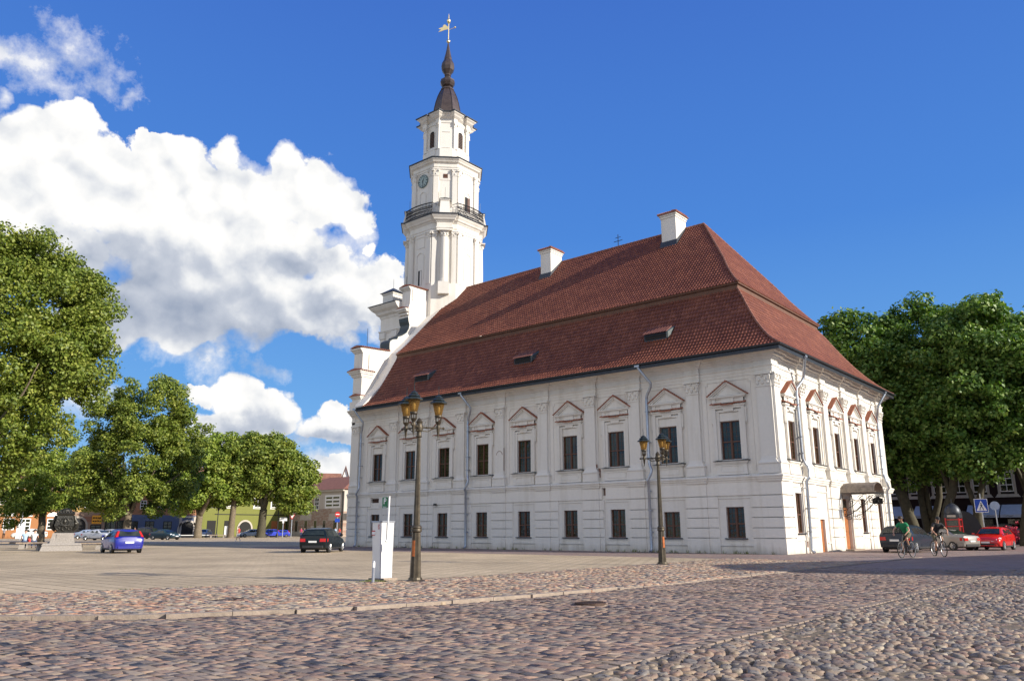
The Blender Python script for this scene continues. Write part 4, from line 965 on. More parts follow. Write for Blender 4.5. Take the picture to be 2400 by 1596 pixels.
# ---- clock tower ---------------------------------------------------
CX, CY = -35.6, 10.42
def octo(a, ch): return [(CX-a+ch, CY-a), (CX+a-ch, CY-a), (CX+a, CY-a+ch), (CX+a, CY+a-ch), (CX+a-ch, CY+a), (CX-a+ch, CY+a), (CX-a, CY+a-ch), (CX-a, CY-a+ch)]
def ressaut(a, ch, jut, inset, chj=0, chi=.3):
    """octagon path with projecting blocks at both ends of the wide faces and optionally on the chamfers"""
    P = octo(a, ch); out = []
    for i in range(8):
        p = Vector(P[i]); q = Vector(P[(i+1) % 8]); d = (q-p).normalized(); n_ = Vector((d.y, -d.x)); l = (q-p).length
        if i % 2 == 1 and chj: out += [p+d*(l*chi), p+d*(l*chi)+n_*chj, q-d*(l*chi)+n_*chj, q-d*(l*chi)]
        elif i % 2 == 0 and jut:
            out += [p+n_*jut+d*.0, p+d*inset+n_*jut, p+d*inset, q-d*inset, q-d*inset+n_*jut, q+n_*jut]
        else: out += [p, q]
    res = [out[0]]
    for v in out[1:]:
        if (v-res[-1]).length > 1e-4: res.append(v)
    return [(v.x, v.y) for v in res]
TW = MB(); 
A1, C1 = 3.12, 1.62; A2, C2 = 2.98, 1.56; A3, C3 = 1.94, .84
def oprism(mb, a, ch, z0, z1, m=0): mb.prism(octo(a, ch), z0, z1, 2, m)
oprism(TW, A1+.12, C1, 18, 22.4); oprism(TW, A1+.12, C1, 22.4, 23.3)
oprism(TW, A1, C1, 23.3, 28.5); oprism(TW, A2, C2, 29.8, 35.0); oprism(TW, A2+.15, C2, 29.9, 30.9)
oprism(TW, A3, C3, 36.3, 40.6); oprism(TW, A3+.13, C3+.05, 36.3, 37.5)
oprism(TW, A2-.2, C2, 35.7, 36.0)
tower = TW.build('tower', 'plaster', TH)
mb = MB()
mb.sweep(ressaut(A1, C1, 0, .5, .34, .2), [(-.3, 28.42), (.05, 28.42), (.05, 28.62), (.1, 28.66), (.1, 28.76), (.03, 28.8), (.03, 29.2), (.1, 29.26), (.16, 29.36), (.28, 29.44), (.34, 29.58), (.42, 29.68), (.50, 29.80), (.52, 29.88), (-.3, 29.95)], closed=True); mb.build('cornice', 'trim', tower); mb = MB()
mb.sweep(octo(A2, C2), [(-.3, 34.83), (.06, 34.83), (.06, 35.0), (.12, 35.04), (.05, 35.08), (.05, 35.42), (.14, 35.48), (.24, 35.54), (.3, 35.66), (.40, 35.76), (.42, 35.86), (-.3, 36.1)], closed=True); mb.build('cornice', 'trim', tower); mb = MB()
mb.sweep(ressaut(A3, C3, .22, .44), [(-.3, 40.3), (.05, 40.3), (.05, 40.5), (.02, 40.55), (.02, 40.72), (.12, 40.8), (.24, 40.9), (.34, 41.04), (.46, 41.14), (.5, 41.24), (-.3, 41.4)], closed=True)
mb.build('cornice', 'trim', tower)
mb = MB()
mb.sweep(ressaut(A1, C1, 0, .5, .34, .2), [(-.3, 29.96), (.60, 29.885), (.61, 29.97), (-.3, 30.02)], closed=True); mb.build('cornice_sheet', 'darkzinc', tower); mb = MB()
mb.sweep(octo(A2, C2), [(-.3, 36.12), (.50, 35.865), (.51, 35.95), (-.3, 36.22)], closed=True); mb.build('cornice_sheet', 'darkzinc', tower); mb = MB()
mb.sweep(ressaut(A3, C3, .22, .44), [(-.3, 41.41), (.58, 41.245), (.59, 41.33), (-.3, 41.52)], closed=True)
mb.build('cornice_sheet', 'darkzinc', tower)
# face frames on the tower: (u along the face, z, out)
def face(k, a):
    th = k*math.pi/2                     # 0: south face, 1: east, 2: north, 3: west
    ux, uy = math.cos(th), math.sin(th); nx, ny = math.sin(th), -math.cos(th)
    return lambda p: (CX+ux*p[0]+nx*(a+p[2]), CY+uy*p[0]+ny*(a+p[2]), p[1])
def cham(k, a, ch):
    th = k*math.pi/2+math.pi/4; ux, uy = math.cos(th), math.sin(th); nx, ny = math.sin(th), -math.cos(th); d = a*math.sqrt(2)-ch/math.sqrt(2)
    return lambda p: (CX+ux*p[0]+nx*(d+p[2]), CY+uy*p[0]+ny*(d+p[2]), p[1])
def tpil(mb, u, hw, z0, z1, zc, o=.1):
    o = o*1.6
    fb(mb, u-hw, u+hw, z0, zc, -.02, o); fb(mb, u-hw-.03, u+hw+.03, zc, zc+.05, -.02, o+.03)
    mb.hexa([(u-hw, zc+.05, -.02), (u+hw, zc+.05, -.02), (u+hw, zc+.05, o), (u-hw, zc+.05, o)], [(u-hw-.06, z1-.09, -.02), (u+hw+.06, z1-.09, -.02), (u+hw+.06, z1-.09, o+.06), (u-hw-.06, z1-.09, o+.06)])
    fb(mb, u-hw-.09, u+hw+.09, z1-.09, z1-.002, -.02, o+.1)
    for s_ in (-1, 1): mb.ball((u+s_*hw, z1-.22, o+.06), .11, n=7, k=4)
    mb.ball((u, zc+.2, o+.02), (.08, .1, .06), n=6, k=4)
def archband(mb, u, z, r, w_, o0, o1, z0=None, m=0):
    pts = [(u+math.cos(R(t))*(r), z+math.sin(R(t))*r) for t in range(0, 181, 15)]; po = [(u+math.cos(R(t))*(r+w_), z+math.sin(R(t))*(r+w_)) for t in range(0, 181, 15)]
    for (a, b), (c, d) in zip(zip(pts, po), zip(pts[1:], po[1:])): mb.prism([a, b, d, c], o0, o1, 2, m)
    if z0 is not None:
        for s_ in (-1, 1): fb(mb, *sorted((u+s_*r, u+s_*(r+w_))), z0, z, o0, o1, m)
def archfill(mb, u, z0, z, r, o0, o1, m=0): mb.prism([(u-r, z0), (u+r, z0)]+[(u+math.cos(R(t))*r, z+math.sin(R(t))*r) for t in range(0, 181, 15)], o0, o1, 2, m)
for k in range(4):
    mb = MB(face(k, A1)); f1 = A1-C1
    for s_ in (-1, 1): tpil(mb, s_*(f1-.34), .3, 23.3, 28.42, 27.85)
    archband(mb, 0, 26.15, .42, .09, -.01, .05, 23.9); fb(mb, -.55, -.5, 27.1, 28.1, -.01, .04); fb(mb, .5, .55, 27.1, 28.1, -.01, .04); fb(mb, -.55, .55, 28.1, 28.15, -.01, .04); fb(mb, -.55, .55, 27.05, 27.1, -.01, .04)
    mb.T = cham(k, A1, C1)
    for s_ in (-1, 1): tpil(mb, s_*.92, .22, 23.3, 28.42, 27.85, .08)
    mb.build('tower_pilasters', 'trim', tower); mb = MB(cham(k, A1, C1))
    mb.hexa([(-.5, 22.2, -.1), (.5, 22.2, -.1), (.5, 22.2, .64), (-.5, 22.2, .64)], [(-.5, 23.35, -.1), (.5, 23.35, -.1), (.5, 23.35, .64), (-.5, 23.35, .64)])
    # engaged column
    n = 14; prof = [(.47, 23.35), (.47, 23.45), (.4, 23.5), (.43, 23.58), (.36, 23.66), (.36, 25.5), (.31, 27.8), (.36, 27.84), (.31, 27.9), (.33, 28.1), (.46, 28.3)]
    vs = [(r*math.cos(2*math.pi*i/n), z, .17+r*math.sin(2*math.pi*i/n)) for r, z in prof for i in range(n)]
    mb.add(vs, [(j*n+i, j*n+(i+1) % n, (j+1)*n+(i+1) % n, (j+1)*n+i) for j in range(len(prof)-1) for i in range(n)])
    for t in range(0, 360, 45): mb.ball((.34*math.cos(R(t)), 28.05, .17+.34*math.sin(R(t))), (.09, .12, .09), n=6, k=4)
    fb(mb, -.52, .52, 28.32, 28.419, -.1, .72)
    mb.build('corner_column', 'trim', tower); mb = MB(face(k, A2))
    # second storey
    mb.T = face(k, A2); f2 = A2-C2
    for s_ in (-1, 1): tpil(mb, s_*(f2-.28), .26, 30.9, 34.83, 34.1)
    archband(mb, 0, 33.95, .95 if k != 0 else .98, .07, -.01, .05); archband(mb, 0, 32.45, .36, .08, -.01, .06, 30.95)
    mb.T = cham(k, A2, C2)
    for s_ in (-1, 1): tpil(mb, s_*.9, .24, 30.9, 34.83, 34.1, .09)
    fb(mb, -.52, .52, 33.7, 34.6, -.01, .03); mb.build('tower_pilasters', 'trim', tower); mb = MB(cham(k, A2, C2)); mb.hexa([(-.5, 29.96, -.1), (.5, 29.96, -.1), (.5, 29.96, 1.0), (-.5, 29.96, 1.0)], [(-.42, 31.35, -.1), (.42, 31.35, -.1), (.42, 31.35, .72), (-.42, 31.35, .72)]); fb(mb, -.5, .5, 31.35, 31.48, -.1, .8); mb.build('corner_pedestal', 'trim', tower); mb = MB()
    # belfry
    mb.T = face(k, A3); f3 = A3-C3
    for s_ in (-1, 1): tpil(mb, s_*(f3-.24), .2, 37.5, 40.3, 39.75, .12)
    archband(mb, 0, 39.35, .32, .07, -.01, .05, 37.95); fb(mb, -.75, .75, 37.5, 37.62, -.01, .22); fb(mb, -.6, .6, 36.9, 37.5, -.01, .2)
    mb.T = cham(k, A3, C3); fb(mb, -.38, .38, 39.3, 39.36, -.01, .04); fb(mb, -.38, .38, 37.6, 37.66, -.01, .06)
    mb.build('belfry_pilasters', 'trim', tower); mb = MB()
    mb.T = cham(k, A2, C2); fb(mb, -.3, .3, 36.0, 36.32, -.45, -.05)
    mb.build('corner_block', 'trim', tower)
    mb = MB(face(k, A3)); archfill(mb, 0, 37.95, 39.35, .31, -.01, .02)
    for i in range(9): fb(mb, -.29, .29, 38.0+i*.17, 38.05+i*.17, .02, .05, 1)
    mb.build('belfry_louvre', ['dark', 'wood'], tower)
    mb = MB(cham(k, A2, C2)); fb(mb, -.22, .22, 33.92, 34.34, .03, .05); fb(mb, -.22, .22, 34.12, 34.15, .05, .06, 1); mb.build('tower_window', ['wood', 'dark'], tower)
    mb = MB(cham(k, A2, C2)); mb.hexa([(-.55, 31.481, -.1), (.55, 31.481, -.1), (.55, 31.481, .86), (-.55, 31.481, .86)], [(-.05, 31.78, .3), (.05, 31.78, .3), (.05, 31.78, .4), (-.05, 31.78, .4)]); mb.tube([(0, 31.7, .35), (0, 32.8, .35)], .015, 5); mb.build('pedestal_cap', 'greensheet', tower)
mb = MB(face(0, A1)); fb(mb, -.24, .24, 23.4, 24.85, -.01, .02); mb.build('tower_door', 'dark', tower)
mb = MB(face(0, A1)); fb(mb, .02, .24, 23.4, 24.8, .02, .05); mb.build('tower_door', 'trim', tower)
mb = MB(face(1, A2)); fb(mb, -.34, .0, 30.95, 32.4, .0, .06); fb(mb, .06, .34, 30.95, 32.4, -.01, .03, 1); mb.build('balcony_door', ['dark', 'wood'], tower)
# balconies: bowed wrought-iron railings on all four faces
for k in range(4):
    mb = MB(face(k, A1)); n = 22; hwb = A1-C1+.32
    def pt(u, z, b=0): return (u, z, .30+.28*(1-(u/hwb)**2)+b)
    us = [-hwb+2*hwb*i/n for i in range(n+1)]
    for z, r_ in ((31.15, .05), (30.85, .03), (30.1, .04)): mb.tube([pt(u, z) for u in us], r_, 6)
    for i, u in enumerate(us):
        mb.tube([pt(u, 30.02), pt(u, 30.3, .1), pt(u, 30.6, .02), pt(u, 31.1)], .023, 5)
        if i < n:
            um = u+hwb/n
            for z0, s_ in ((30.3, 1), (30.62, -1)):
                P = [(um+.075*(1-.6*j/10)*math.cos(j*.9*s_), z0+.075+.1*(1-.6*j/10)*math.sin(j*.9*s_), pt(um, 0)[2]+.04) for j in range(11)]
                mb.tube(P, .018, 4)
    for u in (-hwb, hwb): mb.tube([(u, 31.1, .30), (u*1.02, 31.1, -.25)], .03, 5)
    mb.build('balcony_railing', 'iron', tower)
# clock
mb = MB(face(0, A2)); zc = 33.95
def disc(mb, r, o0, o1, m=0, n=36): mb.prism([(r*math.cos(2*math.pi*i/n), zc+r*math.sin(2*math.pi*i/n)) for i in range(n)], o0, o1, 2, m)
disc(mb, .66, -.01, .10); ck = mb.build('clock', simple('pale_green_dial', (.30, .38, .36), .5, var=.2, scale=8), tower)
mb = MB(face(0, A2))
for h in range(12):
    a = math.pi/2-h*math.pi/6; d = Vector((math.cos(a), math.sin(a))); n_ = Vector((-d.y, d.x)); w_ = .05 if h % 3 else .075
    q = [d*.40+n_*w_*.6, d*.40-n_*w_*.6, d*.64-n_*w_, d*.64+n_*w_]
    mb.prism([(v.x, zc+v.y) for v in q], .10, .108, 2)
P = [(.65*math.cos(2*math.pi*i/36), zc+.65*math.sin(2*math.pi*i/36), .1) for i in range(36)]; mb.tube(P, .022, 5, closed=True)
mb.build('numerals', simple('dark_numerals', (.03, .06, .07), .5, var=0), ck)
for nm, ang, l, w_ in (('hour_hand', 62, .34, .05), ('minute_hand', -88, .55, .035)):
    mb = MB(face(0, A2)); a = R(ang); d = Vector((math.cos(a), math.sin(a))); n_ = Vector((-d.y, d.x))
    q = [d*-.12+n_*w_, d*-.12-n_*w_, d*l-n_*w_*.3, d*l+n_*w_*.3]; mb.prism([(v.x, zc+v.y) for v in q], .115+(.01 if nm[0] == 'm' else 0), .123+(.01 if nm[0] == 'm' else 0), 2); mb.build(nm, 'iron', ck)
# spire
mb = MB(); rot = R(22.5)
mb.lathe([(2.55, 41.26), (1.85, 41.7), (1.50, 42.0), (1.46, 42.15), (1.38, 42.8), (1.24, 43.5), (1.04, 44.2), (.80, 44.8), (.66, 45.06), (.72, 45.12), (.70, 45.24), (.36, 45.42), (.42, 45.52), (.60, 45.62), (.74, 45.86), (.80, 46.0), (.72, 46.18), (.74, 46.28), (.40, 46.42), (.32, 46.52), (.34, 46.62), (.28, 46.72), (.36, 46.84), (.32, 46.98), (.42, 47.12), (.62, 47.42), (.72, 47.78), (.66, 48.15), (.50, 48.5), (.40, 48.72), (.42, 48.8), (.30, 49.3), (.17, 50.0), (.06, 50.7)], (CX, CY, 0), 8, rot)
for i in range(8):   # standing seams on the ribs
    a = rot+2*math.pi*i/8; c_, s_ = math.cos(a), math.sin(a)
    mb.tube([(CX+c_*r, CY+s_*r, z) for r, z in ((1.52, 42.0), (1.40, 42.8), (1.26, 43.5), (1.06, 44.2), (.82, 44.8), (.68, 45.06))], .03, 5)
mb.build('spire', 'spire', tower)
mb = MB()
mb.ball((CX, CY, 50.9), .2, n=12, k=8); mb.tube([(CX, CY, 50.6), (CX, CY, 54.0)], [.06, .045], 8)
mb.lathe([(.06, 53.0), (.2, 53.2), (.2, 53.4), (.08, 53.6), (.02, 54.2)], (CX, CY, 0), 10)
dx, dy = -.765, -.644
def wv(t, z): return (CX+t*-dx*-1*1.0, CY+t*-dy*-1*1.0, z)
V_ = lambda t, z: (CX+.765*t*.62, CY+.644*t*.62, 52.4+(z-52.4)*.7)
mb.tube([V_(0, 52.2), V_(1.05, 52.62)], .03, 6); mb.ball(V_(1.08, 52.64), .11, n=8, k=5)
def flag(poly):
    vs = []
    for s_ in (-.02, .02):
        for t, z in poly: x, y, zz = V_(t, z); vs.append((x-.644*s_, y+.765*s_, zz))
    n = len(poly); mb.add(vs, [tuple(range(n)), tuple(range(n, 2*n))[::-1]]+[(i, (i+1) % n, n+(i+1) % n, n+i) for i in range(n)])
flag([(-.05, 52.75), (-.35, 52.9), (-.5, 53.05), (-.75, 53.15), (-.95, 52.95), (-1.0, 52.7), (-1.7, 52.45), (-1.55, 52.35), (-1.25, 52.3), (-1.75, 51.85), (-1.2, 52.0), (-.7, 52.2), (-.05, 52.35)])
mb.build('weathervane', 'gold', tower)
# ------------------------------------------------------------------ trees
def leafmat(name, c0, c1, c2):
    m = bpy.data.materials.new(name); m.use_nodes = True; nt = m.node_tree; nt.nodes.clear()
    o = N(nt, 'ShaderNodeOutputMaterial'); g = N(nt, 'ShaderNodeNewGeometry')
    col = ramp(nt, g.outputs['Random Per Island'], [(0, c0), (.5, c1), (1, c2)]).outputs[0]
    tc = N(nt, 'ShaderNodeTexCoord').outputs['Object']
    col = mixc(nt, 1, col, ramp(nt, noise(nt, .5, 3, .5, tc), [(.3, (.78, .88, .8)), (.7, (1.12, 1.08, .95))]).outputs[0], 'MULTIPLY')
    p = N(nt, 'ShaderNodeBsdfPrincipled'); L(nt, col, p.inputs['Base Color']); p.inputs['Roughness'].default_value = .5; p.inputs['Specular IOR Level'].default_value = .35
    t = N(nt, 'ShaderNodeBsdfTranslucent'); L(nt, mixc(nt, 1, col, (1.1, 1.25, .5), 'MULTIPLY'), t.inputs['Color'])
    mx = N(nt, 'ShaderNodeMixShader'); mx.inputs[0].default_value = .24; L(nt, p.outputs[0], mx.inputs[1]); L(nt, t.outputs[0], mx.inputs[2]); L(nt, mx.outputs[0], o.inputs[0])
    return m
MT['leafA'] = leafmat('linden_leaf', (.085, .125, .018), (.185, .235, .036), (.33, .35, .075))
MT['leafB'] = leafmat('linden_leaf_light', (.11, .165, .024), (.22, .29, .042), (.37, .41, .085))
MT['leafC'] = leafmat('maple_leaf', (.05, .115, .020), (.125, .22, .035), (.25, .33, .08))
MT['bark'] = simple('bark', (.17, .135, .09), .9, var=.4, scale=5, bumps=.8, bscale=9)
MT['barkd'] = simple('bark_dark', (.075, .065, .04), .9, var=.4, scale=5, bumps=.8, bscale=9)
def crown(name, ells, nclump, nleaf, ls, cr, mat, parent, seed, ctr, upb=.35, spread=1.0, sag=0):
    rg = np.random.default_rng(seed); E = np.array(ells, float)
    wts = (E[:, 3]*E[:, 4]+E[:, 3]*E[:, 5]); wts /= wts.sum()
    k = rg.choice(len(E), nclump, p=wts); d = rg.normal(0, 1, (nclump, 3)); d /= np.linalg.norm(d, axis=1)[:, None]
    rad = 1-.42*rg.random(nclump)**1.7
    C = E[k, :3]+d*E[k, 3:]*rad[:, None]
    C += rg.normal(0, .38, C.shape)
    # drop clumps that lie deep inside another ellipsoid
    deep = np.zeros(nclump, bool)
    for e in E: deep |= (((C-e[:3])/(e[3:]*.62))**2).sum(1) < 1
    C = C[~deep | (rg.random(nclump) < .25)]; d = d[~deep | False][:0] if False else None
    n = len(C); R_ = cr*(.5+rg.random(n)**1.3*1.0)
    wt = R_**2; ci = rg.choice(n, nleaf, p=wt/wt.sum()); ci.sort(); m_ = len(ci)
    u = rg.normal(0, 1, (m_, 3)); u /= np.linalg.norm(u, axis=1)[:, None]; u[:, 2] = u[:, 2]*.72+.10
    r = R_[ci]*(.45+.62*rg.random(m_)**.6)
    P = C[ci]+u*r[:, None]
    # stray tips
    st = rg.random(m_) < .07; P[st] += u[st]*(R_[ci][st]*.5*rg.random(st.sum()))[:, None]
    nn = u*.75+rg.normal(0, .55, (m_, 3)); nn[:, 2] += upb; nn /= np.linalg.norm(nn, axis=1)[:, None]
    a = np.cross(nn, rg.normal(0, 1, (m_, 3))); a /= np.linalg.norm(a, axis=1)[:, None]; b = np.cross(nn, a)
    s = ls*rg.uniform(.65, 1.3, m_)[:, None]
    V = np.stack([P-a*s*.55, P+b*s*.42-a*s*.06, P+a*s*.6-nn*s*.12, P-b*s*.42-a*s*.06], 1)
    V -= np.array(ctr)[None, None, :]*0
    o = mkmesh(name, V, np.array([(0, 1, 2, 3)]), mat); o.parent = parent; return o
def limbs(pts_list, parent, mat='bark', name='trunk'):
    mb = MB()
    for pts, r in pts_list:
        P = [Vector(p) for p in pts]; Q = []; rr = []
        for i in range(len(P)-1):
            for j in range(4): t = j/4; Q.append(P[i].lerp(P[i+1], t)+Vector((random.uniform(-.03, .03), random.uniform(-.03, .03), 0))); rr.append(r[i]*(1-t)+r[i+1]*t)
        Q.append(P[-1]); rr.append(r[-1]); mb.tube(Q, rr, 9)
    return mb.build(name, mat, parent, smooth='all')
def tree(label, pos, ells, nclump, nleaf, ls, cr, mat, seed, trunk, bark='bark', group=None, name='linden_tree', upb=.35, sc=1.0):
    random.seed(seed); t = thing(name, label, 'tree', (pos.x, pos.y, 0), 0, group); t.scale = (sc*OFFAX(pos),)*3
    limbs(trunk, t, bark); crown('crown', ells, nclump, nleaf, ls, cr, mat, t, seed, (0, 0, 0), upb); return t
def OFFAX(pos):
    d = Vector((pos.x-CAM.x, pos.y-CAM.y)).normalized(); f = Vector((FW.x, FW.y)).normalized(); return d.dot(f)
def basis(px):
    """unit vectors across and along the bearing of a photo column, so crowns can be described as seen"""
    p = dp(px, 1243, 10)-CAM; f = Vector((p.x, p.y)).normalized(); return Vector((f.y, -f.x)), f
def rel(px, L_):
    r, f = basis(px); return [(r.x*a+f.x*b, r.y*a+f.y*b, c, rx, ry, rz) for a, b, c, rx, ry, rz in L_]
def fork(h0, h1, lean, r0, n, seed, spread=2.5, top=4.0, base=1.35):
    rr = random.Random(seed); tr = [([(0, 0, -.2), (0, 0, .5), (lean*.4, 0, h0*.6), (lean, 0, h0)], [r0*base, r0*1.05, r0*.9, r0*.85])]
    for i in range(n):
        a = i*6.283/n+rr.uniform(-.4, .4); s_ = spread*rr.uniform(.6, 1.2); h = h1*rr.uniform(.8, 1.1)
        tr.append(([(lean, 0, h0-.3), (lean+s_*.3*math.cos(a), s_*.3*math.sin(a), h0+(h-h0)*.35), (lean+s_*math.cos(a), s_*math.sin(a), h)], [r0*.6, r0*.42, r0*.12]))
        b = a+rr.uniform(.4, .9); tr.append(([(lean+s_*.3*math.cos(a), s_*.3*math.sin(a), h0+(h-h0)*.35), (lean+s_*1.3*math.cos(b), s_*1.3*math.sin(b), h0+(h-h0)*.75), (lean+s_*1.7*math.cos(b), s_*1.7*math.sin(b), h*.98)], [r0*.3, r0*.18, r0*.06]))
    return tr
# west side of the square
p = dp(-88, 1243, 62)
tree('tallest linden, its crown filling the left edge of the photo', p, rel(-88, [(-1, 0, 15.5, 6.6, 7.5, 6.5), (1.2, 0, 20.2, 4.6, 5, 4.8), (4.2, -1, 19.2, 3.2, 4.5, 3.6), (4.8, -1, 15.2, 4.0, 4.4, 3.0), (1.0, 0, 9.6, 4.6, 5, 3.6), (2.8, 0, 24.0, 2.2, 2.4, 2.3), (5.8, 0, 21.8, 1.8, 2, 2.0), (-3, 0, 22, 4, 4, 4)]), 860, 175000, .225, 1.0, 'leafA', 31, fork(4.2, 14, 0, .45, 5, 1, 3.5))
p = gp(93, 1272)
tree('linden with a bare sunlit trunk beside the bronze monument', p, rel(93, [(.6, 0, 7.6, 4.6, 4.5, 3.6), (2.4, -.5, 9.6, 3.0, 3, 2.9), (-2.6, 0, 7.0, 3.8, 3.6, 3.6), (-4.2, 0, 4.4, 2.6, 3, 2.3), (4.2, 0, 7.2, 2.4, 2.4, 2.2)]), 330, 52000, .225, .85, 'leafB', 32, [([(0, 0, -.2), (0, 0, .4), (-.05, 0, 2.0), (-.25, 0, 3.3), (.05, 0, 4.2)], [.62, .47, .42, .40, .40]), ([(-.2, 0, 3.3), (-1.2, .3, 4.8), (-2.6, .3, 6.6)], [.28, .2, .08]), ([(.05, 0, 4.1), (.5, .2, 5.6), (1.5, .4, 8)], [.33, .24, .08]), ([(0, 0, 4), (-.2, -.8, 5.8), (0, -1.5, 8)], [.25, .18, .06])])
p = dp(297, 1243, 80)
tree('broad dome-shaped linden rising behind the blue hatchback', p, rel(297, [(.8, 0, 10.0, 5.6, 6, 5.2), (1.2, 0, 16.2, 4.3, 4.5, 4.2), (-1.9, 0, 14.0, 3.0, 3.5, 4.4), (-3.6, 0, 8.2, 2.6, 3.2, 3.0), (4.6, 0, 8.6, 3.4, 3.6, 3.8), (5.4, 0, 13.0, 2.8, 3, 3.2), (.2, 0, 5.2, 5.0, 4.5, 2.2)]), 480, 90000, .245, 1.0, 'leafA', 33, fork(3.4, 11, 0, .5, 5, 2, 3), group='lindens on the far side of the square', sc=.842)
p = dp(464, 1243, 150)
tree('linden with a forked trunk between the blue and green houses', p, rel(464, [(0, 0, 12.4, 6.0, 6, 5.4), (-3.0, 0, 9.2, 5.0, 5, 3.8), (2.2, 0, 16.0, 3.6, 4, 3.6), (4.8, 0, 10.5, 3.8, 4, 4.4), (-5.2, 0, 13.0, 3.2, 3.4, 3.6), (1.2, 0, 8.2, 4.4, 4, 2.6)]), 340, 44000, .44, 1.3, 'leafB', 34, [([(0, 0, -.2), (0, 0, 2.0), (.1, 0, 4.2)], [.85, .62, .6]), ([(.1, 0, 4.0), (-1.6, 0, 6.8), (-2.4, 0, 9.5)], [.5, .36, .15]), ([(.1, 0, 4.0), (2.6, 0, 6.6), (4.0, 0, 9.6)], [.5, .34, .15]), ([(1.3, 0, 5.3), (1.6, 0, 7.6), (1.0, 0, 10)], [.26, .2, .1])], group='lindens on the far side of the square')
p = dp(541, 1243, 150)
tree('linden with a straight reddish trunk before the green house', p, rel(541, [(-.5, 0, 13.4, 4.6, 5, 4.4), (2.4, 0, 12.8, 5.0, 5, 5.8), (-1.6, 0, 9.5, 4.2, 4, 3.2), (3.6, 0, 15.6, 3.2, 3.4, 3.2)]), 270, 38000, .44, 1.3, 'leafA', 35, fork(6.0, 13, .35, .62, 4, 3, 2.6, base=1.25), group='lindens on the far side of the square')
p = dp(612, 1243, 150)
tree('rightmost far linden, round crown sloping down to the brick house', p, rel(612, [(0, 0, 13.6, 5.6, 5.5, 5.2), (4.4, 0, 9.8, 4.6, 4.5, 4.4), (-2.6, 0, 10.8, 4.2, 4, 4.2), (1.4, 0, 16.4, 3.6, 4, 2.9), (6.2, 0, 12.4, 2.6, 2.8, 2.6), (5.2, 0, 7.3, 3.2, 3.4, 2.0)]), 340, 46000, .44, 1.3, 'leafA', 36, fork(5.2, 12, .3, .8, 4, 4, 3, base=1.2), bark='barkd', group='lindens on the far side of the square')
# behind the town hall, to the east
MSC = 1.2
p = dp(2128, 1243, 72)
tree('dark maple with a thick slanting trunk beside the hall corner', p, rel(2128, [(-1.2, 0, 12.2, 4.4, 5, 4.3), (-4.2, 1, 13.2, 3.2, 4, 3.6), (.8, 0, 8.2, 3.6, 4, 3.4), (-6.6, 2, 15.4, 1.3, 1.6, 1.6), (-3.2, 0, 17.0, 1.1, 1.3, 1.3), (-1.0, 0, 5.9, 2.2, 2.4, 1.3), (-2.2, 0, 15.6, 2.6, 3, 2.0)]), 380, 46000, .25, .85, 'leafC', 41, [([(.65, 0, -.2), (.5, 0, .8), (.1, 0, 2.6), (-.5, 0, 5.5), (-.7, 0, 8)], [.55, .42, .40, .38, .3]), ([(-.4, 0, 4.8), (-1.8, .3, 8), (-3, .5, 11)], [.28, .2, .1]), ([(-.6, 0, 7), (.5, 0, 10), (1, 0, 13)], [.25, .18, .08])], 'barkd', 'maples behind the town hall', name='maple_tree', sc=MSC)
MSC = 1.185
p = dp(2181, 1243, 73.5)
tree('tallest maple of the clump behind the town hall, several mossy stems', p, rel(2181, [(.6, 0, 12.5, 4.2, 5, 4.6), (1.0, 0, 16.2, 2.9, 3.4, 2.6), (-1.5, 0, 9.0, 3.4, 4, 3.6), (3.0, -.5, 9.8, 3.0, 3.4, 3.4), (.6, 0, 18.0, .9, 1.1, 1.2), (2.0, 0, 17.0, .8, 1, 1.1), (.4, -1, 6.4, 1.8, 2, 1.2)]), 370, 48000, .25, .85, 'leafC', 42, [([(-.2, 0, -.2), (-.2, 0, 1.4), (-.35, 0, 3.4), (-.3, 0, 7)], [.42, .30, .27, .24]), ([(.2, 0, -.2), (.25, 0, 1.6), (.9, 0, 3.6), (1.3, 0, 7.5)], [.38, .27, .24, .16]), ([(.2, 0, 2.0), (.0, 0, 4.6), (.2, 0, 8)], [.2, .16, .1])], 'barkd', 'maples behind the town hall', name='maple_tree', sc=MSC)
MSC = 1.207
p = dp(2214, 1243, 70)
tree('maple leaning to the right above the red kiosk', p, rel(2214, [(1.8, 0, 11.6, 3.8, 4.5, 4.0), (3.6, 0, 14.4, 2.8, 3.4, 2.6), (2.6, 0, 7.8, 3.6, 4, 2.8), (5.0, 0, 10.0, 2.6, 3, 3), (4.6, 0, 16.6, 1.0, 1.2, 1.2), (2.0, -1, 6.2, 1.7, 2, 1.0)]), 320, 42000, .25, .85, 'leafC', 43, [([(0, 0, -.2), (.05, 0, 1.0), (.25, 0, 2.4), (.9, 0, 4.0), (1.5, 0, 6.8)], [.45, .34, .31, .30, .24]), ([(.7, 0, 3.6), (.2, .3, 5.8), (.4, .4, 9)], [.2, .16, .08]), ([(1.4, 0, 6.2), (2.6, 0, 9), (3, 0, 12)], [.2, .15, .06])], 'barkd', 'maples behind the town hall', name='maple_tree', sc=MSC)
MSC = 1.228
p = dp(2298, 1243, 70)
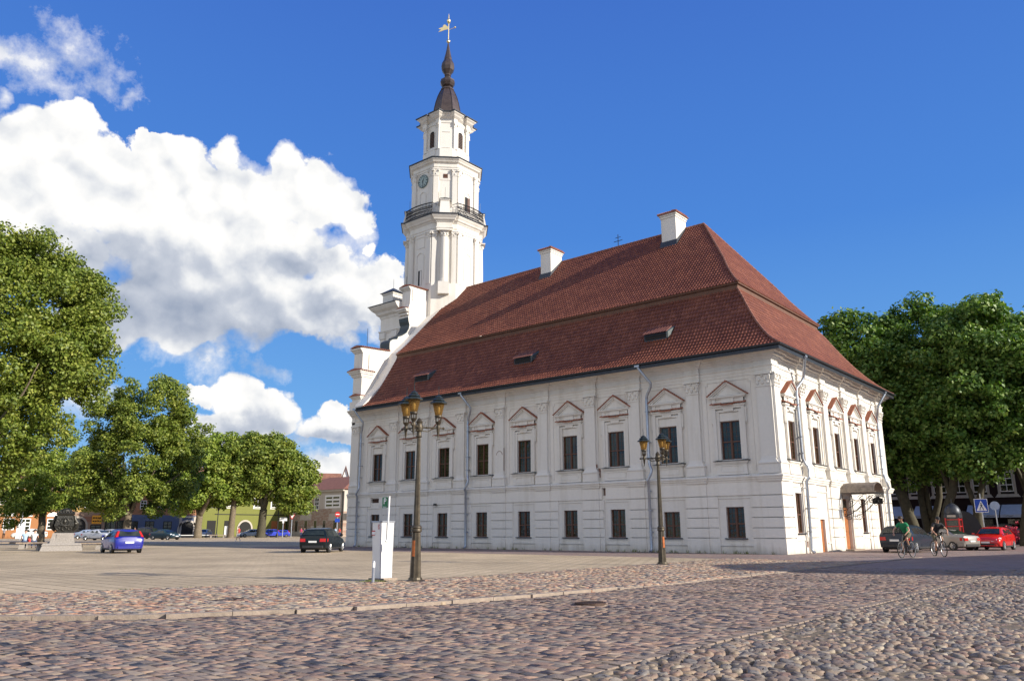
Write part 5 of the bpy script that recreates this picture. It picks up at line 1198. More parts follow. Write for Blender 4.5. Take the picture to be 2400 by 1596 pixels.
tree('maple with a forked trunk right behind the pedestrian crossing sign', p, rel(2298, [(1.2, 0, 11.0, 4.2, 4.5, 4.4), (2.0, 0, 14.4, 2.8, 3.2, 2.8), (2.6, 0, 16.3, 1.4, 1.6, 1.4), (.4, 0, 7.6, 3.0, 3.4, 2.2), (4.2, 0, 9.9, 2.8, 3.2, 3.0), (-1.6, 0, 8.6, 2.4, 3, 2.8), (3.0, 0, 16.8, .8, 1, 1.1)]), 360, 46000, .25, .85, 'leafC', 44, [([(-.1, 0, -.2), (-.1, 0, 1.2), (0, 0, 2.6)], [.42, .33, .30]), ([(0, 0, 2.4), (-.45, 0, 4.2), (-.5, 0, 7)], [.2, .17, .13]), ([(0, 0, 2.4), (.55, 0, 4.4), (1.2, 0, 7.5)], [.24, .2, .14])], 'barkd', 'maples behind the town hall', name='maple_tree', sc=MSC)
MSC = 1.31
p = dp(2400, 1243, 71)
tree('maple cut off by the right edge of the photo', p, rel(2400, [(.8, 0, 11.6, 3.2, 4, 3.2), (-.6, 0, 13.2, 2.2, 2.6, 2.0), (2.8, 0, 12.2, 3.2, 4, 3.4)]), 240, 28000, .26, .95, 'leafC', 45, fork(3.6, 10, .6, .3, 4, 7, 2.2), 'barkd', 'maples behind the town hall', name='maple_tree', sc=MSC)
# ------------------------------------------------------------------ street lamps, parking machine
MT['lampmetal'] = simple('aged_bronze_paint', (.075, .06, .04), .5, .5, var=.45, scale=7, bumps=.3, bscale=20)
MT['lamproof'] = simple('lantern_roof', (.035, .045, .042), .42, .5, var=.3, scale=9)
def ambermat():
    m = bpy.data.materials.new('amber_glass'); m.use_nodes = True; nt = m.node_tree; nt.nodes.clear(); o = N(nt, 'ShaderNodeOutputMaterial')
    p = N(nt, 'ShaderNodeBsdfPrincipled'); p.inputs['Base Color'].default_value = (.27, .165, .06, 1); p.inputs['Roughness'].default_value = .15
    t = N(nt, 'ShaderNodeBsdfTransparent'); t.inputs[0].default_value = (.74, .58, .32, 1); tr = N(nt, 'ShaderNodeBsdfTranslucent'); tr.inputs[0].default_value = (.46, .30, .12, 1)
    a = N(nt, 'ShaderNodeMixShader'); a.inputs[0].default_value = .5; L(nt, p.outputs[0], a.inputs[1]); L(nt, tr.outputs[0], a.inputs[2])
    b = N(nt, 'ShaderNodeMixShader'); b.inputs[0].default_value = .45; L(nt, t.outputs[0], b.inputs[1]); L(nt, a.outputs[0], b.inputs[2]); L(nt, b.outputs[0], o.inputs[0]); return m
MT['amber'] = ambermat()
MT['bulb'] = simple('lamp_bulb', (.85, .82, .72), .2, var=0)
MT['rust'] = simple('orange_rust_patch', (.42, .12, .03), .8, var=.4, scale=12)
def fluted(mb, z0, z1, r0, r1, n=12, m=0):
    k = n*4; vs = []
    for z, r in ((z0, r0), (z1, r1)):
        for i in range(k): a = 2*math.pi*i/k; q = r*(1-.09*abs(math.cos(a*n/2))**.6); vs.append((q*math.cos(a), q*math.sin(a), z))
    mb.add(vs, [(i, (i+1) % k, k+(i+1) % k, k+i) for i in range(k)]+[tuple(range(k, 2*k))], m)
def lamp(label, pos, ang, rust):
    t = thing('street_lamp', label, 'street lamp', (pos.x, pos.y, .004), 0, 'three-armed lamps in front of the town hall')
    mb = MB(); mb.lathe([(.30, -.05), (.30, .02), (.24, .05), (.18, .07), (.165, .12)], n=12)
    mb.build('base', 'kerbst' if rust > 0 else 'lampmetal', t)
    mb = MB(); fluted(mb, .06, 1.20, .145, .105, 9); mb.lathe([(.105, 1.19), (.13, 1.21), (.135, 1.25), (.12, 1.28), (.135, 1.30), (.12, 1.34), (.09, 1.37)], n=18)
    fluted(mb, 1.36, 3.55, .088, .048, 8)
    mb.lathe([(.05, 3.54), (.085, 3.56), (.06, 3.6), (.06, 3.68), (.085, 3.7), (.10, 3.78), (.09, 3.86), (.07, 3.9), (.085, 3.94), (.05, 4.0), (.02, 4.04)], n=16)
    mb.build('pole', 'lampmetal', t, smooth=True)
    r_ = MB(); fb_ = lambda a: a
    aa = rust
    vs = []
    for z, rr_ in ((.62, .1285), (.74, .1245), (.98, .1165), (1.0, .116)):
        for i in range(5): a = aa+(-.34+.17*i); vs.append((rr_*math.cos(a)*1.012, rr_*math.sin(a)*1.012, z))
    r_.add(vs, [(j*5+i, j*5+i+1, (j+1)*5+i+1, (j+1)*5+i) for j in range(3) for i in range(4)]); r_.build('rusted_patch', 'rust', t)
    for q in range(3):
        a = ang+q*2*math.pi/3; c, s_ = math.cos(a), math.sin(a); rad = .50
        mb = MB(); mb.tube([(0, 0, 3.80), (c*rad*1.25, s_*rad*1.25, 3.80)], .022, 8); mb.ball((c*rad*1.28, s_*rad*1.28, 3.80), .035, n=8, k=5)
        mb.tube([(0, 0, 3.72), (c*.22, s_*.22, 3.70), (c*.40, s_*.40, 3.79)], .013, 6)
        for u in (.2, .35): mb.ball((c*u, s_*u, 3.8), .032, n=8, k=4)
        arm = mb.build('arm', 'lampmetal', t, smooth=True)
        X, Y = c*rad, s_*rad
        mb = MB(); mb.lathe([(.004, 3.52), (.03, 3.66), (.045, 3.78), (.055, 3.84), (.035, 3.88), (.07, 3.93), (.085, 3.96), (.06, 3.97)], (X, Y, 0), 12)
        for i in range(8): w_ = i*math.pi/4; mb.tube([(X+.07*math.cos(w_), Y+.07*math.sin(w_), 3.95), (X+.075*math.cos(w_), Y+.075*math.sin(w_), 4.07)], .01, 5)
        mb.lathe([(.06, 4.065), (.095, 4.08), (.10, 4.11), (.09, 4.13)], (X, Y, 0), 12)
        ln_ = mb.build('lantern', 'lampmetal', t, smooth=True)
        mb = MB(); mb.lathe([(.092, 4.12), (.165, 4.44)], (X, Y, 0), 8, R(22.5), cap=False); mb.build('lamp_glass', 'amber', ln_, fix=False)
        mb = MB(); mb.lathe([(.02, 4.16), (.04, 4.22), (.045, 4.30), (.03, 4.36), (.01, 4.4)], (X, Y, 0), 10); mb.build('bulb', 'bulb', ln_, smooth='all')
        mb = MB(); rt_ = R(22.5)
        mb.lathe([(.17, 4.425), (.235, 4.43), (.235, 4.45), (.165, 4.495), (.15, 4.50)], (X, Y, 0), 8, rt_); mb.lathe([(.13, 4.50), (.165, 4.515), (.165, 4.53), (.105, 4.575)], (X, Y, 0), 8, rt_)
        mb.lathe([(.09, 4.575), (.105, 4.59), (.10, 4.605), (.03, 4.655), (.012, 4.67)], (X, Y, 0), 8, rt_); mb.tube([(X, Y, 4.65), (X, Y, 4.9)], [.012, .006], 6)
        mb.build('lantern_roof', 'lamproof', ln_)
    return t
base_a = math.atan2(RT.y, RT.x)
lamp('nearer bronze lamp post with three amber lanterns beside the parking machine', gp(973, 1365), base_a+R(20), base_a-R(115))
lamp('farther lamp post with three amber lanterns standing on a round stone', gp(1553, 1325), base_a+R(40), base_a-R(60))
mb = MB(); mb.lathe([(.75, -.03), (.75, .035), (.72, .04), (.001, .045)], (0, 0, 0), 28); q = gp(1553, 1325)
o = mb.build('round_paving_stone', 'kerbst', loc=(q.x, q.y, 0)); tag(o, kind='structure')

def text(body, size, ext, mat, parent, mtx, name='lettering', bold=0):
    cu = bpy.data.curves.new('t', 'FONT'); cu.body = body; cu.size = size; cu.extrude = ext; cu.align_x = 'CENTER'; cu.align_y = 'CENTER'; cu.offset = bold
    ob = bpy.data.objects.new('t', cu); COL.objects.link(ob); dg = bpy.context.evaluated_depsgraph_get(); me = bpy.data.meshes.new_from_object(ob.evaluated_get(dg)); bpy.data.objects.remove(ob)
    me.name = name; me.materials.clear(); me.materials.append(MT[mat] if isinstance(mat, str) else mat)
    o = bpy.data.objects.new(name, me); COL.objects.link(o); o.parent = parent; o.matrix_local = mtx; return o
MT['white'] = simple('white_enamel', (.78, .78, .77), .35, var=.05)
MT['machine'] = simple('white_cabinet', (.74, .73, .71), .4, var=.06, scale=2)
MT['green'] = simple('green_enamel', (.02, .16, .05), .4, var=.05)
MT['red'] = simple('red_enamel', (.5, .02, .02), .4, var=.05)
MT['blue'] = simple('blue_enamel', (.015, .06, .38), .35, var=.05)
g = Vector((-.20, -26.80))
pm = thing('parking_machine', 'white parking ticket machine on a concrete foot beside the nearer lamp post', 'parking machine', (g.x, g.y, .004))
mb = MB(); mb.box((-.22, -.02, -.05), (.20, .58, .07)); mb.build('plinth', 'kerbst', pm)
mb = MB(); mb.hexa([(-.15, .05, .07), (.12, .05, .07), (.12, .46, .07), (-.15, .46, .07)], [(-.17, .0, 1.44), (.13, .0, 1.44), (.13, .47, 1.44), (-.17, .47, 1.44)]); bd = mb.build('body', 'machine', pm)
mb = MB(); mb.box((-.19, -.02, 1.441), (.15, .49, 1.475)); mb.build('lid', 'zinc', pm)
mb = MB(); mb.box((.131, .05, .3), (.134, .055, 1.35)); mb.box((.131, .44, .3), (.134, .445, 1.35)); mb.build('door_seam', 'zinc', pm)
mb = MB(); mb.box((-.17, -.006, 1.12), (-.06, .006, 1.135)); mb.box((-.17, -.006, 1.21), (-.06, .006, 1.235)); mb.build('label', 'red', bd)
mb = MB(); mb.box((-.17, -.004, 1.136), (-.06, .006, 1.209)); mb.build('label', 'white', bd)
text('070', .085, .002, 'red', bd, Matrix.Translation((.095, -.004, 1.33)) @ Matrix.Rotation(R(90), 4, 'X') @ Matrix.Rotation(R(90), 4, 'Z'))
mb = MB(); mb.tube([(.15, .24, .98), (.17, .25, 2.10)], .022, 8); mb.box((.13, .2, .96), (.16, .28, 1.0)); mb.build('sign_post', 'white', pm)
mb = MB(); mb.box((-.06, .21, 1.80), (.145, .225, 2.08)); sg = mb.build('parking_sign', 'green', pm)
mb = MB(); mb.box((-.07, .212, 1.79), (.145, .222, 2.09)); mb.build('sign_back', 'white', sg)
text('P', .21, .002, 'white', sg, Matrix.Translation((.045, .207, 1.97)) @ Matrix.Rotation(R(90), 4, 'X'), bold=.004)
text('bilietas', .05, .002, 'white', sg, Matrix.Translation((.043, .207, 1.83)) @ Matrix.Rotation(R(90), 4, 'X'))
q = gp(874, 1368); mb = MB(); mb.tube([(0, 0, -.05), (0, 0, .5)], .036, 12); mb.lathe([(.036, .5), (.038, .505), (.03, .525), (.001, .53)], (0, 0, 0), 12); mb.lathe([(.038, .38), (.038, .5)], (0, 0, 0), 12, m=1)
tag(mb.build('bollard', ['zinc', 'white'], loc=(q.x, q.y, 0)), 'short grey metal post with white top beside the parking machine', 'bollard')
# ------------------------------------------------------------------ cars
MT['tyre'] = simple('tyre_rubber', (.02, .02, .02), .85, var=.2)
MT['rim'] = simple('alloy_rim', (.5, .5, .5), .35, .7, var=.1)
MT['trimblack'] = simple('black_plastic', (.025, .025, .027), .6, var=.2)
MT['tail'] = simple('tail_lamp', (.5, .02, .015), .2, var=0)
MT['headl'] = simple('head_lamp', (.8, .82, .82), .12, var=0)
MT['plate'] = simple('number_plate', (.75, .75, .72), .4, var=.05)
MT['orange'] = simple('orange_lamp', (.8, .2, .02), .25, var=0)
def prof(kind):
    # x, z_low, z_belt, z_top, w_low, w_belt, w_top ; glass: (windscreen base x, roof front x, roof rear x, rear glass base x)
    if kind == 'hatch': return ([(-2.05, .42, .62, .74, .62, .70, .62), (-1.99, .28, .86, .94, .76, .80, .74), (-1.86, .24, .95, 1.02, .82, .85, .80), (-1.60, .22, .97, 1.38, .84, .87, .60), (-1.25, .2, .97, 1.43, .85, .88, .60), (-.2, .2, .95, 1.47, .86, .88, .62), (.35, .2, .93, 1.42, .86, .88, .60), (1.05, .2, .91, .97, .86, .88, .78), (1.55, .2, .82, .90, .85, .86, .74), (1.9, .24, .68, .78, .80, .80, .68), (2.02, .36, .56, .62, .66, .70, .6)], (1.02, .40, -1.5, -1.88))
    if kind == 'estate': return ([(-2.25, .42, .66, .78, .66, .74, .68), (-2.2, .28, .90, .98, .78, .82, .78), (-2.1, .24, .95, 1.04, .82, .85, .80), (-1.92, .22, .96, 1.38, .84, .86, .62), (-1.6, .2, .96, 1.44, .85, .88, .62), (-.2, .2, .94, 1.47, .86, .88, .64), (.30, .2, .92, 1.42, .86, .88, .62), (1.0, .2, .90, .96, .86, .88, .80), (1.6, .2, .80, .88, .85, .86, .76), (2.05, .24, .66, .78, .80, .82, .72), (2.2, .36, .56, .62, .66, .72, .62)], (.97, .35, -1.84, -2.12))
    if kind == 'sedan': return ([(-2.25, .42, .70, .84, .66, .74, .68), (-2.18, .26, .90, .97, .80, .82, .76), (-1.75, .22, .94, 1.02, .84, .86, .80), (-1.42, .2, .95, 1.05, .85, .87, .78), (-.85, .2, .95, 1.36, .85, .88, .60), (-.1, .2, .94, 1.41, .86, .88, .62), (.30, .2, .92, 1.37, .86, .88, .60), (1.0, .2, .90, .95, .86, .88, .80), (1.6, .2, .80, .87, .85, .86, .76), (2.05, .24, .66, .76, .80, .82, .72), (2.2, .36, .54, .60, .66, .72, .62)], (.97, .35, -.78, -1.45))
    return ([(-2.2, .42, .80, 1.0, .70, .78, .7), (-2.15, .26, 1.0, 1.2, .82, .86, .8), (-2.02, .24, 1.02, 1.74, .86, .88, .68), (-1.5, .22, 1.02, 1.80, .87, .89, .70), (0, .22, 1.0, 1.80, .88, .9, .70), (.7, .22, .98, 1.70, .88, .9, .68), (1.45, .22, .96, 1.04, .88, .9, .82), (1.9, .24, .84, .92, .84, .86, .76), (2.15, .36, .6, .68, .7, .76, .66)], (1.4, .75, -2.0, -2.14))
def car(label, kind, paintm, pos, rz, plate='plate', scale=1.0, group=None, name='parked_car', taillow=True, cat='car'):
    st, (wb, rf, rr_, rb) = prof(kind); t = thing(name, label, cat, (pos[0], pos[1], .004), rz, group); t.scale = (scale,)*3
    xs = [s[0] for s in st]
    def at(x):
        for a, b in zip(st, st[1:]):
            if x <= b[0]: f = (x-a[0])/(b[0]-a[0]); return [u+(v-u)*f for u, v in zip(a, b)]
        return list(st[-1])
    X = sorted(set(xs+[a+(b-a)*i/3 for a, b in zip(xs, xs[1:]) for i in (1, 2)]))
    V = []; F = []; rows = []
    for x in X:
        _, zl, zb, zt, wl, wbt, wt = at(x); zm = zl+(zb-zl)*.45
        half = [(0, zl), (wl*.8, zl), (wl, zl+.04), (wl+(wbt-wl)*.6+.015, zm), (wbt+.005, zb-.10), (wbt-.02, zb), (wt+.03, zt-.07), (wt-.06, zt-.01), (wt*.5, zt+.025), (0, zt+.032)]
        rows.append(half+[(-a, b) for a, b in half[-2:0:-1]])
    k = len(rows[0])
    for x, r in zip(X, rows): V += [(x, a, b) for a, b in r]
    for i in range(len(X)-1): F += [(i*k+j, i*k+(j+1) % k, (i+1)*k+(j+1) % k, (i+1)*k+j) for j in range(k)]
    F += [tuple(range(k))[::-1], tuple(range((len(X)-1)*k, len(X)*k))]
    mb = MB(); mb.add(V, F); body = mb.build('body', paintm, t, smooth=True)
    # panes
    def side(x, f, s_, off=.012):
        _, zl, zb, zt, wl, wbt, wt = at(x); a = Vector((wbt-.02, zb)); b = Vector((wt+.03, zt-.07)); p = a.lerp(b, f); return (x, s_*(p.x+off), p.y)
    for s_ in (-1, 1):
        rb2 = rb+.12; wb2 = wb-.1
        segs = [(wb2, rf-.02, 'front'), (rf-.1, rf-.9, 'door'), (rf-1.0, max(rr_+.1, rf-1.9), 'door')] if kind != 'hatch' else [(rf-.1, rf-.95, 'door'), (rf-1.05, rr_+.15, 'door')]
        if kind in ('estate', 'van'): segs.append((rf-1.98, rr_+.12, 'rear'))
        first = True
        for a, b, nm in segs:
            if nm == 'front': 
                q = [side(wb2-.02, .1, s_), side(rf-.08, .1, s_), side(rf-.06, .88, s_), side(rf+.06, .8, s_)]
            else:
                fa = .88; q = [side(a, .12, s_), side(b, .12, s_), side(b, fa if nm != 'rear' or kind == 'van' else .85, s_), side(a, fa, s_)]
                if first and kind != 'van': q = [side(a+.38, .12, s_), side(b, .12, s_), side(b, fa, s_), side(a, fa, s_)]
                first = False
            mb = MB(); inn = [(x, y-s_*.02, z) for x, y, z in q]; mb.hexa(inn, q); mb.build('side_window', 'carglass', t)
    def cross(xa, za_f, xb, zb_f, name, fw):
        a = at(xa); b = at(xb); q = []
        q = [(xa, -a[6]*fw, za_f), (xa, a[6]*fw, za_f), (xb, b[6]*.86, zb_f), (xb, -b[6]*.86, zb_f)]
        n_ = (Vector(q[1])-Vector(q[0])).cross(Vector(q[3])-Vector(q[0])).normalized(); n_ = n_ if n_.z > 0 else -n_
        mb = MB(); mb.hexa([tuple(Vector(v)-n_*.03) for v in q], [tuple(Vector(v)+n_*.03) for v in q]); mb.build(name, 'carglass', t)
    cross(wb-.02, at(wb-.02)[3]+.03, rf+.06, at(rf+.06)[3]-.0, 'windscreen', .84)
    if kind == 'sedan': cross(rb+.05, at(rb+.05)[3]+.03, rr_-.04, at(rr_-.04)[3]-.0, 'rear_window', .84)
    else:
        a = at(rb); q = [(rb-.0, -.66, at(rb)[3]+.02), (rb-.0, .66, at(rb)[3]+.02), (rr_-.10, .56, at(rr_-.1)[3]-.04), (rr_-.10, -.56, at(rr_-.1)[3]-.04)]
        mb = MB(); mb.hexa([(x+.06, y, z-.01) for x, y, z in q], [(x-.035, y, z+.012) for x, y, z in q]); mb.build('rear_window', 'carglass', t)
    # wheels in dark arches
    r = .31
    for x in (xs[0]+.80+(.1 if kind == 'sedan' else 0), xs[-1]-.78):
        for s_ in (-1, 1):
            y = s_*(at(x)[4]-.06)
            w_ = MB(); w_.lathe([(.20, -.09), (r-.02, -.095), (r, -.07), (r, .07), (r-.02, .095), (.20, .09)], (x, y, r), 22, axis=1); wh = w_.build('wheel', 'tyre', t, smooth=True)
            w_ = MB(); w_.lathe([(.21, 0), (.205, s_*.01), (.19, s_*-.01)], (x, y+s_*.09, r), 18, axis=1)
            for i in range(5): a = i*1.2566; w_.tube([(x+.03*math.cos(a), y+s_*.10, r+.03*math.sin(a)), (x+.19*math.cos(a), y+s_*.095, r+.19*math.sin(a))], .028, 5)
            w_.ball((x, y+s_*.10, r), (.05, .015, .05), n=8, k=4); w_.build('rim', 'rim', wh)
            w_ = MB(); w_.lathe([(.001, -.02), (r+.05, -.02), (r+.055, s_*.0+.02), (.001, .021)], (x, s_*(at(x)[4]-.005), r+.02), 22, axis=1); w_.build('wheel_arch', 'trimblack', t)
    mb = MB(); x0, x1 = xs[0], xs[-1]
    mb.box((x0+.35, -.7, .17), (x1-.35, .7, .26)); mb.box((x0+1.2, -.885, .22), (x1-1.2, .885, .30)); mb.build('underbody', 'trimblack', t)
    # bumpers, lamps, plates
    for e, sgn in ((x0, -1), (x1, 1)):
        mb = MB(); mb.hexa([(e-sgn*.25, -.80, .27), (e-sgn*.25, .80, .27), (e+sgn*.015, .62, .29), (e+sgn*.015, -.62, .29)], [(e-sgn*.25, -.82, .44), (e-sgn*.25, .82, .44), (e+sgn*.02, .64, .44), (e+sgn*.02, -.64, .44)]); mb.build('bumper', paintm if kind == 'hatch' else 'trimblack', t)
        mb = MB(); pz = .50 if sgn > 0 else (.66 if kind != 'sedan' else .62)
        px_ = e+sgn*.045 if sgn > 0 else e-.02
        mb.box((px_-.012, -.25, pz-.055), (px_+.012, .25, pz+.055)); mb.build('number_plate', plate, t)
    for s_ in (-1, 1):
        a = at(x1-.22)
        mb = MB(); mb.hexa([(x1+.015, s_*.34, .56), (x1-.01, s_*.63, .56), (x1-.30, s_*.835, .62), (x1-.3, s_*.6, .66)], [(x1-.05, s_*.38, .70), (x1-.09, s_*.64, .72), (x1-.38, s_*.855, .80), (x1-.40, s_*.62, .84)]); mb.build('headlight', 'headl', t)
        mb = MB()
        if kind == 'hatch': mb.hexa([(-1.93, s_*.66, 1.0), (-1.93, s_*.81, .98), (-1.78, s_*.86, .98), (-1.85, s_*.7, 1.0)], [(-1.66, s_*.56, 1.34), (-1.66, s_*.66, 1.34), (-1.58, s_*.68, 1.34), (-1.6, s_*.6, 1.34)])
        else: mb.hexa([(x0-.03, s_*.44, .66), (x0-.02, s_*.775, .66), (x0+.28, s_*.885, .66), (x0+.2, s_*.6, .66)], [(x0-.02, s_*.46, .85), (x0+.0, s_*.785, .85), (x0+.30, s_*.885, .85), (x0+.2, s_*.6, .85)])
        mb.build('tail_light', 'tail', t)
        mb = MB(); mb.box((wb-.28, s_*.88, .98) if s_ > 0 else (wb-.28, -1.04, .98), (wb-.16, 1.04, 1.10) if s_ > 0 else (wb-.16, -.88, 1.10)); mb.build('mirror', paintm, t)
    mb = MB(); g0 = x1+.005
    mb.hexa([(g0-.1, -.34, .60), (g0-.1, .34, .60), (g0-.02, .34, .60), (g0-.02, -.34, .60)], [(g0-.16, -.34, .71), (g0-.16, .34, .71), (g0-.1, .34, .71), (g0-.1, -.34, .71)]); mb.box((g0-.08, -.5, .34), (g0+.035, .5, .43)); mb.build('grille', 'trimblack', t)
    if kind != 'van':
        for s_ in (-1, 1):
            mb = MB()
            for xx in (rf-.98, wb-.25): mb.box((xx-.006, s_*(at(xx)[5]+.0)-.006, .32), (xx+.006, s_*(at(xx)[5]+.0)+.006, .88))
            mb.box((rf-.85, s_*.885-.015, .80), (rf-.72, s_*.885+.015, .83)); mb.build('door_seam', 'trimblack', t)
    return t
P_ = {n: paint('paint_'+n, c, r) for n, c, r in (('violet_blue', (.014, .019, .25), .25), ('dark_green', (.006, .011, .014), .22), ('bright_red', (.55, .012, .01), .22), ('slate_blue', (.02, .028, .042), .25), ('silver', (.42, .44, .48), .25), ('beige', (.27, .25, .225), .28), ('black', (.014, .014, .018), .2), ('cream', (.72, .70, .62), .3), ('dark_teal', (.02, .045, .06), .22), ('royal_blue', (.02, .04, .42), .25), ('sky_silver', (.35, .42, .52), .25), ('maroon', (.10, .01, .02), .25))}
def yaw(px, ang): # heading relative to the line of sight of a photo column: 0 = facing away, +90 = to the left
    p = dp(px, 1243, 10)-CAM; return math.atan2(p.y, p.x)+R(ang)
def ahead(px, py, ang, half):
    q = gp(px, py); z = yaw(px, ang); return (q.x+math.cos(z)*half, q.y+math.sin(z)*half)
NEARCARS = 'cars parked on the square'
car('violet-blue hatchback seen from behind beside the bronze monument', 'hatch', P_['violet_blue'], ahead(300, 1296.5, 13, 1.75), yaw(300, 13), scale=.91, name='hatchback')
car('dark green estate car with roof rails parked at the hall west corner', 'estate', P_['dark_green'], ahead(736, 1295, -17, 1.7), yaw(736, -17), scale=.93, name='estate_car')
q = gp(386, 1264.5); car('dark sedan with bright headlights driving across the square', 'sedan', P_['dark_teal'], (q.x, q.y), yaw(386, 180+43), scale=1.0, name='sedan')
def far(px, d): q = dp(px, 1243, d); return (q.x, q.y)
car('silver sedan parked nearest to the yellow house', 'sedan', P_['silver'], far(233, 122), yaw(233, 180+48), group=NEARCARS, name='sedan')
car('pale silver sedan behind the nearer silver one', 'sedan', P_['sky_silver'], far(211, 141), yaw(211, 180+50), group=NEARCARS, name='sedan')
car('silver car half hidden behind the trunk of the dome-shaped linden', 'hatch', P_['silver'], far(272, 140), yaw(272, 180+50), group=NEARCARS, name='hatchback')
car('old cream sedan parked side-on at the far left house', 'sedan', P_['cream'], far(70, 150), yaw(70, 92), scale=1.12, group=NEARCARS, name='sedan')
car('black people carrier parked before the blue-grey house', 'van', P_['black'], far(352, 138), yaw(352, 180+45), scale=.95, group=NEARCARS, name='people_carrier')
car('silver-blue car with white roof parked by the forked linden', 'hatch', P_['sky_silver'], far(479, 160), yaw(479, 160), group=NEARCARS, name='hatchback')
car('silver estate car parked by the arch of the green house', 'estate', P_['sky_silver'], far(588, 158), yaw(588, 112), group=NEARCARS, name='estate_car')
car('bright blue hatchback facing the square, rightmost but one of the far cars', 'hatch', P_['royal_blue'], far(630, 158), yaw(630, 128), group=NEARCARS, name='hatchback')
car('bright blue hatchback at the right end of the far row of cars', 'hatch', P_['royal_blue'], far(656, 160), yaw(656, 100), scale=.9, group=NEARCARS, name='hatchback')
# street east of the hall
car('slate-blue estate car parked behind the cyclists', 'estate', P_['slate_blue'], ahead(2106, 1294.5, -19, 1.8), yaw(2106, -19), scale=.98, name='estate_car')
q = dp(2208, 1243, 56); car('beige sedan parked right behind the second cyclist', 'sedan', P_['beige'], (q.x, q.y), yaw(2208, 52), scale=.86, name='sedan')
car('bright red hatchback with large pale headlights driving towards the hall', 'hatch', P_['bright_red'], ahead(2313, 1289.5, 180-14, -1.8), yaw(2313, 180-14), scale=.92, name='hatchback')
q = gp(2350, 1274); car('greyish beige saloon parked just behind the red hatchback', 'sedan', P_['beige'], (q.x+.3, q.y), yaw(2350, 52), scale=1.18, name='sedan')
q = gp(2272, 1272); car('dark brown saloon between the kiosk and the red hatchback', 'sedan', P_['black'], (q.x, q.y), yaw(2272, 100), scale=1.05, name='sedan')
q = gp(2405, 1268); car('maroon car cut off by the right edge of the photo', 'hatch', P_['maroon'], (q.x, q.y), yaw(2405, 70), scale=1.1, name='hatchback')

# ------------------------------------------------------------------ people
MT['skin'] = simple('skin', (.50, .27, .17), .5, var=.08); MT['hairb'] = simple('dark_hair', (.03, .018, .01), .6, var=.2)
def cloth(n, c): return simple(n, c, .85, var=.15, scale=12)
CL = {k: cloth('cloth_'+k, c) for k, c in dict(green=(.02, .22, .08), black=(.02, .02, .022), olive=(.10, .085, .05), white=(.72, .72, .72), orange=(.75, .12, .02), lightblue=(.40, .55, .72), red=(.5, .05, .04), beige=(.45, .36, .25), magenta=(.42, .03, .12), navy=(.03, .04, .12), grey=(.25, .25, .27), jean=(.08, .11, .2)).items()}
def skinmesh(name, chains, mat, parent, sub=2, root=None):
    """chains of (point, radius) lists; equal points are shared joints; grown by a Skin modifier"""
    V = []; Rr = []; E = []; key = {}
    def idx(p, r):
        k = tuple(round(c, 4) for c in p)
        if k not in key: key[k] = len(V); V.append(k); Rr.append(r)
        return key[k]
    for ch in chains:
        ids = [idx(p, r) for p, r in ch]; E += [(a, b) for a, b in zip(ids, ids[1:]) if a != b]
    me = bpy.data.meshes.new(name); me.from_pydata(V, E, []); o = bpy.data.objects.new(name, me); COL.objects.link(o)
    sk = o.modifiers.new('skin', 'SKIN'); sk.use_smooth_shade = True
    for i, d in enumerate(me.skin_vertices[0].data): d.radius = (Rr[i] if hasattr(Rr[i], '__len__') else (Rr[i], Rr[i])); d.use_root = (i == 0)
    s = o.modifiers.new('sub', 'SUBSURF'); s.levels = sub; s.render_levels = sub
    dg = bpy.context.evaluated_depsgraph_get(); m2 = bpy.data.meshes.new_from_object(o.evaluated_get(dg)); bpy.data.objects.remove(o)
    m2.name = name; m2.materials.clear(); m2.materials.append(MT[mat] if isinstance(mat, str) else mat); m2.polygons.foreach_set('use_smooth', [True]*len(m2.polygons))
    o = bpy.data.objects.new(name, m2); COL.objects.link(o); o.parent = parent; return o
